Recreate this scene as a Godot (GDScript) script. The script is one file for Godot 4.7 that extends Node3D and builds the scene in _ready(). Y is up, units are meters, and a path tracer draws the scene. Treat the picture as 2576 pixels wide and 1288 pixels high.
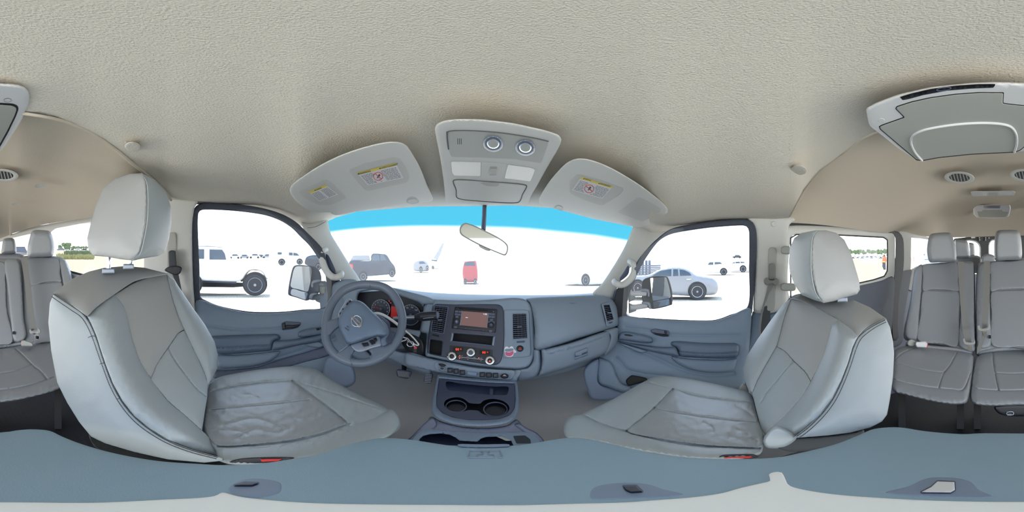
extends Node3D
# A van cabin seen from its centre console. The eye stands 1.7 m above the ground, looks along -z.
const F := 1500.0
const EYE := 1.7
var M := {}
var rng := RandomNumberGenerator.new()
var wob := FastNoiseLite.new()
# crops of the photograph that points were read from: origin and scale
const CROPS := {
	"O": [0, 0, 1.0], "A": [0, 400, 1.652], "B": [480, 480, 2.683], "C": [800, 680, 4.025], "D": [1020, 720, 5.368],
	"E": [1280, 680, 4.025], "F": [1400, 520, 1.952], "G": [1840, 540, 2.0125], "H": [2200, 400, 1.789], "I": [700, 280, 2.5255],
	"J": [2140, 180, 4.954], "K": [0, 180, 2.927], "L": [960, 920, 4.6], "M": [0, 1060, 2.0], "N": [1288, 1060, 2.0],
	"Q": [0, 540, 6.44], "R": [0, 700, 3.22], "S": [2260, 560, 8.05], "T": [1560, 560, 4.953], "U": [2090, 560, 7.154], "V": [500, 540, 4.6], "W": [820, 500, 3.1415],
}


func c(tag: String, a: Array) -> PackedVector2Array:
	var k: Array = CROPS[tag]
	var out := PackedVector2Array()
	for i in range(0, a.size(), 2):
		out.append(Vector2(k[0] + a[i] / float(k[2]), k[1] + a[i + 1] / float(k[2])))
	return out


func P(x: float, y: float, d: float) -> Vector3:
	return Vector3((x - 1288.0) / F * d, EYE + (644.0 - y) / F * d, -d)


# --- depth of a face: nearness (1/depth) as a plane or a quadric fitted through points x, y, depth
class Dep:
	var k := [0.0, 0.0, 0.0, 0.0, 0.0, 0.0]
	var lift := 0.0
	func at(x: float, y: float) -> float:
		var u := (x - 1288.0) * 0.001
		var v := (y - 644.0) * 0.001
		return 1.0 / maxf(0.002, k[0] + k[1] * u + k[2] * v + k[3] * u * u + k[4] * u * v + k[5] * v * v) - lift


func D(a: Array, quad := false) -> Dep:
	var n := 6 if quad else 3
	if a.size() == 3 or a.size() == 1:
		n = 1
	var A := []
	for i in n:
		A.append([])
		for j in n + 1:
			A[i].append(0.0)
		A[i][i] = 1e-9
	for p in range(0, a.size(), 3):
		var u: float = 0.0 if a.size() == 1 else (a[p] - 1288.0) * 0.001
		var v: float = 0.0 if a.size() == 1 else (a[p + 1] - 644.0) * 0.001
		var f := [1.0, u, v, u * u, u * v, v * v]
		var t: float = 1.0 / (a[0] if a.size() == 1 else a[p + 2])
		for i in n:
			for j in n:
				A[i][j] += f[i] * f[j]
			A[i][n] += f[i] * t
	for i in n:
		var best := i
		for r in range(i, n):
			if absf(A[r][i]) > absf(A[best][i]):
				best = r
		var sw = A[i]
		A[i] = A[best]
		A[best] = sw
		for r in n:
			if r != i:
				var q: float = A[r][i] / A[i][i]
				for j in range(i, n + 1):
					A[r][j] -= q * A[i][j]
	var o := Dep.new()
	for i in n:
		o.k[i] = A[i][n] / A[i][i]
	return o


# the same face, brought nearer
func shift(dep: Dep, by: float) -> Dep:
	var o := Dep.new()
	o.k = dep.k
	o.lift = dep.lift + by
	return o


# a level face, this far under (or over) the eye
func level(under: float) -> Dep:
	var o := Dep.new()
	o.k[2] = 1000.0 / (F * under)
	return o


# --- outlines
func area2(a: PackedVector2Array) -> float:
	var s := 0.0
	for i in a.size():
		s += a[i].cross(a[(i + 1) % a.size()])
	return s * 0.5


func perim(a: PackedVector2Array) -> float:
	var s := 0.0
	for i in a.size():
		s += a[i].distance_to(a[(i + 1) % a.size()])
	return s


func curve_closed(a: PackedVector2Array, spacing: float) -> PackedVector2Array:
	var out := PackedVector2Array()
	var n := a.size()
	for i in n:
		var p0 := a[(i + n - 1) % n]
		var p1 := a[i]
		var p2 := a[(i + 1) % n]
		var p3 := a[(i + 2) % n]
		var l := p1.distance_to(p2)
		var k := maxi(2 if l > 6.0 else 1, int(round(l / spacing)))
		# tangents kept no longer than this edge, so that uneven points do not overshoot
		var m1 := (p2 - p0).normalized() * minf(l, (p2 - p0).length() * 0.5)
		var m2 := (p3 - p1).normalized() * minf(l, (p3 - p1).length() * 0.5)
		for j in k:
			var t := j / float(k)
			var t2 := t * t
			var t3 := t2 * t
			out.append(p1 * (2 * t3 - 3 * t2 + 1) + m1 * (t3 - 2 * t2 + t) + p2 * (-2 * t3 + 3 * t2) + m2 * (t3 - t2))
	return out


func curve_open(a: PackedVector2Array, spacing: float) -> PackedVector2Array:
	var out := PackedVector2Array()
	var n := a.size()
	for i in n - 1:
		var p0 := a[maxi(i - 1, 0)]
		var p3 := a[mini(i + 2, n - 1)]
		var k := maxi(1, int(round(a[i].distance_to(a[i + 1]) / spacing)))
		for j in k:
			out.append(a[i].cubic_interpolate(a[i + 1], p0, p3, j / float(k)))
	out.append(a[n - 1])
	return out


func fillet(a: PackedVector2Array, rc: float, spacing: float) -> PackedVector2Array:
	var out := PackedVector2Array()
	var n := a.size()
	for i in n:
		var p := a[i]
		var q := a[(i + n - 1) % n]
		var r := a[(i + 1) % n]
		var cut := minf(rc, minf(p.distance_to(q), p.distance_to(r)) * 0.48)
		var s := p + (q - p).normalized() * cut
		var e := p + (r - p).normalized() * cut
		if rc <= 0.0:
			out.append(p)
			e = p
		else:
			for j in 5:
				var t := j / 4.0
				out.append(s.lerp(p, t).lerp(p.lerp(e, t), t))
		var cut2 := minf(rc, minf(r.distance_to(p), r.distance_to(a[(i + 2) % n])) * 0.48) if rc > 0.0 else 0.0
		var e2 := r + (p - r).normalized() * cut2
		var k := int(e.distance_to(e2) / spacing)
		for j in range(1, k):
			out.append(e.lerp(e2, j / float(k)))
	return out


func oval(x: float, y: float, rx: float, ry: float, turn := 0.0, n := 20) -> PackedVector2Array:
	var out := PackedVector2Array()
	for i in n:
		var a := TAU * i / n
		out.append(Vector2(x, y) + Vector2(cos(a) * rx, sin(a) * ry).rotated(turn))
	return out


func quadp(x0: float, y0: float, x1: float, y1: float) -> PackedVector2Array:
	return PackedVector2Array([Vector2(x0, y0), Vector2(x1, y0), Vector2(x1, y1), Vector2(x0, y1)])


func grown(a: PackedVector2Array, by: float) -> PackedVector2Array:
	var r := Geometry2D.offset_polygon(a, by, Geometry2D.JOIN_ROUND)
	return r[0] if r.size() else a


# --- meshes
class Acc:
	var v := PackedVector3Array()
	var n := PackedVector3Array()
	var u := PackedVector2Array()
	var ix := PackedInt32Array()
	# a smooth piece of surface; triangles run clockwise seen from outside
	func add(vs: PackedVector3Array, tris: PackedInt32Array, us := PackedVector2Array()) -> void:
		var at := v.size()
		var nn := PackedVector3Array()
		nn.resize(vs.size())
		for t in range(0, tris.size(), 3):
			var a := vs[tris[t]]
			var q := (vs[tris[t + 2]] - a).cross(vs[tris[t + 1]] - a)
			for j in 3:
				nn[tris[t + j]] += q
		for i in vs.size():
			nn[i] = nn[i].normalized() if nn[i].length_squared() > 0.0 else Vector3.UP
		v.append_array(vs)
		n.append_array(nn)
		if us.size() < vs.size():
			us = PackedVector2Array()
			us.resize(vs.size())
		u.append_array(us)
		for t in tris:
			ix.append(at + t)
	func quad(a: Vector3, b: Vector3, e: Vector3, f: Vector3) -> void:
		add(PackedVector3Array([a, b, e, f]), PackedInt32Array([0, 1, 2, 0, 2, 3]), PackedVector2Array([Vector2(0, 0), Vector2(1, 0), Vector2(1, 1), Vector2(0, 1)]))


func base(n: Node) -> Vector3:
	var p := Vector3.ZERO
	while n != self and n != null:
		p += (n as Node3D).position
		n = n.get_parent()
	return p


func commit(par: Node, nm: String, ac: Acc, m: Material) -> MeshInstance3D:
	var o := MeshInstance3D.new()
	o.name = nm
	par.add_child(o, true)
	put(o, ac, m)
	return o


func put(o: MeshInstance3D, ac: Acc, m: Material) -> void:
	var off := base(o)
	var arr := []
	arr.resize(Mesh.ARRAY_MAX)
	var vs := ac.v.duplicate()
	if off != Vector3.ZERO:
		for i in vs.size():
			vs[i] -= off
	arr[Mesh.ARRAY_VERTEX] = vs
	arr[Mesh.ARRAY_NORMAL] = ac.n
	arr[Mesh.ARRAY_TEX_UV] = ac.u
	arr[Mesh.ARRAY_INDEX] = ac.ix
	var me := ArrayMesh.new()
	me.add_surface_from_arrays(Mesh.PRIMITIVE_TRIANGLES, arr)
	me.surface_set_material(0, m)
	o.mesh = me
	o.cast_shadow = GeometryInstance3D.SHADOW_CASTING_SETTING_ON


func tag(o: Node, label: String, cat := "", group := "", kind := "") -> Node:
	if label:
		o.set_meta("label", label)
	if cat:
		o.set_meta("category", cat)
	if group:
		o.set_meta("group", group)
	if kind:
		o.set_meta("kind", kind)
	return o


var taken := {}


func numbered(nm: String) -> String:
	var k: int = taken.get(nm, 0)
	taken[nm] = k + 1
	return nm if k == 0 else "%s_%03d" % [nm, k]


func thing(nm: String, label: String, cat: String, at: Vector3, group := "", kind := "") -> Node3D:
	var o := Node3D.new()
	o.name = numbered(nm)
	add_child(o)
	o.position = at
	tag(o, label, cat, group, kind)
	return o


# the body of every upholstered or moulded piece: an outline with its own depth, a rounded rim, a crown, seams pressed in, and a back
func pad(par: Node, nm: String, m: Material, pts: PackedVector2Array, dep: Dep, o := {}) -> MeshInstance3D:
	var ac := Acc.new()
	pad_into(ac, pts, dep, o)
	return commit(par, nm if par != self else numbered(nm), ac, m)


func pad_into(ac: Acc, pts: PackedVector2Array, dep: Dep, o := {}) -> void:
	var bulge: float = o.get("b", 0.0)
	var r: float = o.get("r", 6.0)
	var th: float = o.get("th", 0.02)
	var off: float = o.get("off", 0.0)
	var crown: float = o.get("crown", 0.0)
	var creases: Array = o.get("cr", [])
	var wr: float = o.get("wr", 0.0)
	var per := perim(pts)
	var sp: float = o.get("sp", clampf(per / 84.0, 1.0, 9.0))
	var ol := curve_closed(pts, sp) if o.get("sm", true) else fillet(pts, o.get("rc", 3.0), sp)
	if area2(ol) < 0.0:
		ol.reverse()
	var loops: Array[PackedVector2Array] = [ol]
	for h in o.get("holes", []):
		var hl := curve_closed(h, sp) if o.get("hsm", false) else fillet(h, o.get("hrc", 2.0), sp)
		if area2(hl) > 0.0:
			hl.reverse()
		loops.append(hl)
	var sa := PackedVector2Array()
	var sb := PackedVector2Array()
	var all := PackedVector2Array()
	for l in loops:
		for i in l.size():
			all.append(l[i])
			sa.append(l[i])
			sb.append(l[(i + 1) % l.size()])
	var n_rim := all.size()
	var fine: bool = bulge != 0.0 or crown != 0.0 or wr != 0.0 or creases.size() > 0 or loops.size() > 1 or o.has("g")
	var ds := PackedFloat32Array()
	ds.resize(n_rim)
	var tris := PackedInt32Array()
	var lo := ol[0]
	var hi := ol[0]
	for p in ol:
		lo = lo.min(p)
		hi = hi.max(p)
	if fine:
		var ext := hi - lo
		var g: float = o.get("g", maxf(maxf(ext.x, ext.y) / 16.0, minf(ext.x, ext.y) / 5.0))
		var cand := []
		if bulge != 0.0:
			for l in loops:
				for t in [0.1, 0.32, 0.62, 1.0]:
					for i in l.size():
						if l.size() > 60 and t > 0.5 and i % 2:
							continue
						var tn := (l[(i + 1) % l.size()] - l[(i + l.size() - 1) % l.size()]).normalized()
						cand.append([l[i] + Vector2(-tn.y, tn.x) * r * t, 0.85 * r * t])
		var ca := []
		for cr in creases:
			var line := curve_open(cr[0], maxf(3.0, g * 0.5))
			ca.append(line)
			for i in line.size():
				var tn := (line[mini(i + 1, line.size() - 1)] - line[maxi(i - 1, 0)]).normalized()
				for s in [0.0, -0.5, 0.5, -1.1, 1.1, -2.2, 2.2]:
					cand.append([line[i] + Vector2(-tn.y, tn.x) * cr[1] * s, minf(2.0, r * 0.3)])
		var rowk := 0
		var y := lo.y + g * 0.5
		while y < hi.y:
			var x := lo.x + g * (0.5 if rowk % 2 else 0.0)
			while x < hi.x:
				cand.append([Vector2(x, y), maxf(r * 1.12 if bulge != 0.0 else 0.0, minf(g, sp) * 0.7)])
				x += g
			y += g * 0.866
			rowk += 1
		var cell := {}
		for q in cand:
			var p: Vector2 = q[0]
			if not inside(p, loops):
				continue
			var key := Vector2i((p * 1.6).floor())
			if cell.has(key):
				continue
			var dd := near(p, sa, sb)
			if dd < q[1]:
				continue
			cell[key] = 1
			all.append(p)
			ds.append(dd)
		tris = Geometry2D.triangulate_delaunay(all)
		var keep := PackedInt32Array()
		for t in range(0, tris.size(), 3):
			var a := all[tris[t]]
			var b := all[tris[t + 1]]
			var e := all[tris[t + 2]]
			var cr2 := (b - a).cross(e - a)
			if absf(cr2) < 1e-4 or not inside((a + b + e) / 3.0, loops):
				continue
			if cr2 > 0:
				keep.append_array(PackedInt32Array([tris[t], tris[t + 1], tris[t + 2]]))
			else:
				keep.append_array(PackedInt32Array([tris[t], tris[t + 2], tris[t + 1]]))
		tris = keep
		var dmax := 0.001
		for q in ds:
			dmax = maxf(dmax, q)
		var vs := PackedVector3Array()
		var us := PackedVector2Array()
		for i in all.size():
			var p := all[i]
			var t := minf(ds[i] / maxf(r, 0.01), 1.0)
			var h := bulge * sqrt(maxf(0.0, 1.0 - (1.0 - t) * (1.0 - t)))
			if crown != 0.0:
				var k := ds[i] / dmax
				h += crown * k * (2.0 - k)
			if wr != 0.0:
				h += wr * wob.get_noise_2d(p.x * o.get("wf", 1.0), p.y * o.get("wg", o.get("wf", 1.0))) * minf(1.0, ds[i] / 12.0)
			for j in ca.size():
				var w: float = creases[j][1]
				var line: PackedVector2Array = ca[j]
				var best := 1e9
				for s in line.size() - 1:
					best = minf(best, Geometry2D.get_closest_point_to_segment(p, line[s], line[s + 1]).distance_squared_to(p))
				h -= float(creases[j][2]) * exp(-best / (w * w))
			vs.append(P(p.x, p.y, dep.at(p.x, p.y) - off - h))
			us.append((p - lo) / (hi - lo))
		ac.add(vs, tris, us)
	else:
		tris = Geometry2D.triangulate_polygon(ol)
		var vs := PackedVector3Array()
		var us := PackedVector2Array()
		for p in ol:
			vs.append(P(p.x, p.y, dep.at(p.x, p.y) - off))
			us.append((p - lo) / (hi - lo))
		for t in range(0, tris.size(), 3):
			if (all[tris[t + 1]] - all[tris[t]]).cross(all[tris[t + 2]] - all[tris[t]]) < 0:
				var s := tris[t + 1]
				tris[t + 1] = tris[t + 2]
				tris[t + 2] = s
		ac.add(vs, tris, us)
	if th > 0.0:
		var bk := PackedVector3Array()
		for k in n_rim:
			bk.append(P(all[k].x, all[k].y, dep.at(all[k].x, all[k].y) - off + th))
		var at := 0
		for l in loops:
			var n := l.size()
			var vs := PackedVector3Array()
			var w := PackedInt32Array()
			for i in n:
				vs.append(P(l[i].x, l[i].y, dep.at(l[i].x, l[i].y) - off))
				vs.append(bk[at + i])
				var j := (i + 1) % n
				w.append_array(PackedInt32Array([i * 2, i * 2 + 1, j * 2, j * 2, i * 2 + 1, j * 2 + 1]))
			ac.add(vs, w)
			at += n
		if loops.size() == 1:
			var bt := Geometry2D.triangulate_polygon(ol)
			for t in range(0, bt.size(), 3):
				if (ol[bt[t + 1]] - ol[bt[t]]).cross(ol[bt[t + 2]] - ol[bt[t]]) > 0:
					var s := bt[t + 1]
					bt[t + 1] = bt[t + 2]
					bt[t + 2] = s
			ac.add(bk, bt)
		else:
			var bt := PackedInt32Array()
			for t in range(0, tris.size(), 3):
				if tris[t] < n_rim and tris[t + 1] < n_rim and tris[t + 2] < n_rim:
					bt.append_array(PackedInt32Array([tris[t], tris[t + 2], tris[t + 1]]))
			if bt.size():
				ac.add(bk, bt)


func inside(p: Vector2, loops: Array[PackedVector2Array]) -> bool:
	if not Geometry2D.is_point_in_polygon(p, loops[0]):
		return false
	for i in range(1, loops.size()):
		if Geometry2D.is_point_in_polygon(p, loops[i]):
			return false
	return true


func near(p: Vector2, sa: PackedVector2Array, sb: PackedVector2Array) -> float:
	var best := 1e12
	for i in sa.size():
		best = minf(best, Geometry2D.get_closest_point_to_segment(p, sa[i], sb[i]).distance_squared_to(p))
	return sqrt(best)


# a pressed sheet through rows of control points (x, y, depth), top row first, left to right, with thickness
func sheet(par: Node, nm: String, m: Material, rows: Array, nu := 6, nv := 6, th := 0.03) -> MeshInstance3D:
	var ac := Acc.new()
	var g := []
	for row in rows:
		var pr := []
		for i in range(0, row.size(), 3):
			pr.append(P(row[i], row[i + 1], row[i + 2]))
		var line := []
		for i in pr.size() - 1:
			for j in nu:
				line.append(pr[i].cubic_interpolate(pr[i + 1], pr[maxi(i - 1, 0)], pr[mini(i + 2, pr.size() - 1)], j / float(nu)))
		line.append(pr[-1])
		g.append(line)
	var full := []
	for i in g.size() - 1:
		for j in nv:
			var line := []
			for k in g[0].size():
				line.append(g[i][k].cubic_interpolate(g[i + 1][k], g[maxi(i - 1, 0)][k], g[mini(i + 2, g.size() - 1)][k], j / float(nv)))
			full.append(line)
	full.append(g[-1])
	skin(ac, full, th)
	return commit(par, nm if par != self else numbered(nm), ac, m)


func skin(ac: Acc, full: Array, th: float) -> void:
	var R := full.size()
	var C: int = full[0].size()
	var vs := PackedVector3Array()
	var us := PackedVector2Array()
	var tr := PackedInt32Array()
	for i in R:
		for k in C:
			vs.append(full[i][k])
			us.append(Vector2(k / float(C - 1), i / float(R - 1)))
	for i in R - 1:
		for k in C - 1:
			var a := i * C + k
			tr.append_array(PackedInt32Array([a, a + 1, a + C + 1, a, a + C + 1, a + C]))
	var at := ac.v.size()
	ac.add(vs, tr, us)
	if th <= 0.0:
		return
	var bk := PackedVector3Array()
	for i in vs.size():
		bk.append(vs[i] - ac.n[at + i] * th)
	var rt := PackedInt32Array()
	for t in range(0, tr.size(), 3):
		rt.append_array(PackedInt32Array([tr[t], tr[t + 2], tr[t + 1]]))
	ac.add(bk, rt)
	var rim := []
	for k in C:
		rim.append(k)
	for i in range(1, R):
		rim.append(i * C + C - 1)
	for k in range(C - 2, -1, -1):
		rim.append((R - 1) * C + k)
	for i in range(R - 2, 0, -1):
		rim.append(i * C)
	for i in rim.size():
		var a: int = rim[i]
		var b: int = rim[(i + 1) % rim.size()]
		ac.quad(vs[a], bk[a], bk[b], vs[b])


# a round bar along world points
func tube_into(ac: Acc, p: Array, rad: float, closed := false, sides := 8, flat := 1.0, taper := 1.0) -> void:
	var n := p.size()
	var vs := PackedVector3Array()
	var tr := PackedInt32Array()
	var side := Vector3.ZERO
	for i in n:
		var t: Vector3 = (p[(i + 1) % n] - p[(i + n - 1) % n]) if closed else (p[mini(i + 1, n - 1)] - p[maxi(i - 1, 0)])
		t = t.normalized()
		if side == Vector3.ZERO:
			side = t.cross(Vector3(0.13, 0.21, 0.97).normalized())
			if side.length() < 0.3:
				side = t.cross(Vector3.RIGHT)
		var s := (side - t * side.dot(t)).normalized()
		side = s
		var q := s.cross(t)
		var rr := rad * lerpf(1.0, taper, i / float(maxi(1, n - 1)))
		for k in sides:
			var a := TAU * k / sides
			vs.append(p[i] + s * cos(a) * rr + q * sin(a) * rr * flat)
	for i in (n if closed else n - 1):
		var j := (i + 1) % n
		for k in sides:
			var l := (k + 1) % sides
			tr.append_array(PackedInt32Array([i * sides + k, i * sides + l, j * sides + k, i * sides + l, j * sides + l, j * sides + k]))
	ac.add(vs, tr)
	if not closed:
		for e in [0, n - 1]:
			var cap := PackedVector3Array([p[e]])
			var ct := PackedInt32Array()
			for k in sides:
				cap.append(vs[e * sides + k])
				var l := (k + 1) % sides
				ct.append_array(PackedInt32Array([0, 1 + l, 1 + k] if e == 0 else [0, 1 + k, 1 + l]))
			ac.add(cap, ct)


func smooth3(p: Array, k := 5, closed := false) -> Array:
	var out := []
	var n := p.size()
	for i in (n if closed else n - 1):
		for j in k:
			var a = p[(i + n - 1) % n] if closed else p[maxi(i - 1, 0)]
			var d = p[(i + 2) % n] if closed else p[mini(i + 2, n - 1)]
			out.append(p[i].cubic_interpolate(p[(i + 1) % n], a, d, j / float(k)))
	if not closed:
		out.append(p[-1])
	return out


func tube(par: Node, nm: String, m: Material, p: Array, rad: float, closed := false, sides := 8, flat := 1.0, taper := 1.0) -> MeshInstance3D:
	var ac := Acc.new()
	tube_into(ac, p, rad, closed, sides, flat, taper)
	return commit(par, nm if par != self else numbered(nm), ac, m)


# photo points on a face, as world points
func on(pts: PackedVector2Array, dep: Dep, off := 0.0) -> Array:
	var out := []
	for p in pts:
		out.append(P(p.x, p.y, dep.at(p.x, p.y) - off))
	return out


func seam(par: Node, nm: String, m: Material, pts: PackedVector2Array, dep: Dep, rad: float, off := 0.0, closed := false, flat := 1.0) -> MeshInstance3D:
	var line := curve_closed(pts, 5.0) if closed else curve_open(pts, 5.0)
	return tube(par, nm, m, on(line, dep, off), rad, closed, 6, flat)


# lettering laid on a face; cap height in photo pixels, reading direction in degrees
func text(par: Node, nm: String, m: Material, s: String, x: float, y: float, dep: Dep, off: float, h: float, turn := 0.0, thick := 0.0006, mono := false) -> MeshInstance3D:
	var dir := Vector2.RIGHT.rotated(deg_to_rad(turn))
	var dn := Vector2(-dir.y, dir.x)
	var o3 := P(x, y, dep.at(x, y) - off)
	var ex := P(x + dir.x, y + dir.y, dep.at(x + dir.x, y + dir.y) - off) - o3
	var ey := -(P(x + dn.x, y + dn.y, dep.at(x + dn.x, y + dn.y) - off) - o3)
	var ez := ex.cross(ey).normalized()
	var t := TextMesh.new()
	var f := SystemFont.new()
	f.font_names = PackedStringArray(["Droid Sans Mono" if mono else "Droid Sans"])
	t.font = f
	t.text = s
	t.font_size = 24
	t.pixel_size = h / 24.0 / 0.72
	t.depth = thick
	t.curve_step = 2.0
	t.material = m
	var o := MeshInstance3D.new()
	o.name = nm
	o.mesh = t
	par.add_child(o, true)
	o.transform = Transform3D(Basis(ex, ey, ez), o3 - base(par))
	return o


func mat(nm: String, col: Color, rough := 0.6, o := {}) -> StandardMaterial3D:
	var m := StandardMaterial3D.new()
	m.resource_name = nm
	m.albedo_color = col
	m.roughness = rough
	m.metallic = o.get("metal", 0.0)
	m.metallic_specular = o.get("spec", 0.5)
	if o.has("tex"):
		m.albedo_texture = o.tex
	if o.has("nrm"):
		m.normal_enabled = true
		m.normal_texture = o.nrm
		m.normal_scale = o.get("ns", 1.0)
	if o.has("scale"):
		m.uv1_triplanar = true
		m.uv1_world_triplanar = true
		m.uv1_scale = Vector3.ONE * o.scale
	if o.has("emit"):
		m.emission_enabled = true
		m.emission = o.emit
		m.emission_energy_multiplier = o.get("e", 1.0)
	M[nm] = m
	return m


func noise_tex(freq: float, kind: int, seed_: int, normal := true, strength := 4.0, oct := 3, ramp: Gradient = null) -> NoiseTexture2D:
	var n := FastNoiseLite.new()
	n.noise_type = kind
	n.frequency = freq
	n.seed = seed_
	n.fractal_octaves = oct
	var t := NoiseTexture2D.new()
	t.width = 512
	t.height = 512
	t.seamless = true
	t.noise = n
	t.as_normal_map = normal
	t.bump_strength = strength
	if ramp:
		t.color_ramp = ramp
	return t


func ramp2(a: Color, b: Color, e := 0.0, f := 1.0) -> Gradient:
	var g := Gradient.new()
	g.offsets = PackedFloat32Array([e, f])
	g.colors = PackedColorArray([a, b])
	return g


func rgb(r: int, g: int, b: int) -> Color:
	return Color8(r, g, b)


func _ready() -> void:
	# camera
	var cam := Camera3D.new()
	cam.name = "camera"
	cam.position = Vector3(0, EYE, 0)
	cam.fov = rad_to_deg(2.0 * atan(644.0 / F))
	cam.near = 0.05
	cam.far = 2000.0
	cam.current = true
	add_child(cam)
	# sky
	var env := Environment.new()
	env.background_mode = Environment.BG_SKY
	var sky := Sky.new()
	var sm := ProceduralSkyMaterial.new()
	sm.sky_top_color = Color(0.74, 0.85, 0.98)
	sm.sky_horizon_color = Color(0.97, 0.98, 1.0)
	sm.sky_curve = 0.12
	sm.ground_bottom_color = Color(0.80, 0.80, 0.79)
	sm.ground_horizon_color = Color(0.90, 0.90, 0.88)
	sm.sun_angle_max = 1.0
	sky.sky_material = sm
	env.sky = sky
	env.background_energy_multiplier = 1.75
	env.tonemap_mode = Environment.TONE_MAPPER_LINEAR
	env.tonemap_exposure = 1.88
	env.sdfgi_enabled = true
	env.ssao_enabled = true
	env.ssil_enabled = true
	var we := WorldEnvironment.new()
	we.name = "surroundings"
	we.environment = env
	add_child(we)
	# sun: high, ahead and a little to the left
	var sun := DirectionalLight3D.new()
	sun.name = "sun"
	sun.light_color = Color(1.0, 0.97, 0.92)
	sun.light_energy = 2.2
	sun.light_angular_distance = 1.2
	sun.shadow_enabled = true
	sun.sky_mode = DirectionalLight3D.SKY_MODE_LIGHT_ONLY
	add_child(sun)
	sun.look_at_from_position(Vector3(-3, 22, -11.0), Vector3(0, 0, 0))

	rng.seed = 7
	wob.seed = 3
	wob.frequency = 0.012
	wob.fractal_octaves = 3
	make_materials()
	build_ground()
	build_shell()
	build_openings()
	build_doors()
	build_dash()
	build_wheel()
	build_console()
	build_front_seats()
	build_rear()
	build_overhead()
	build_outside()
	build_details()


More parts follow.
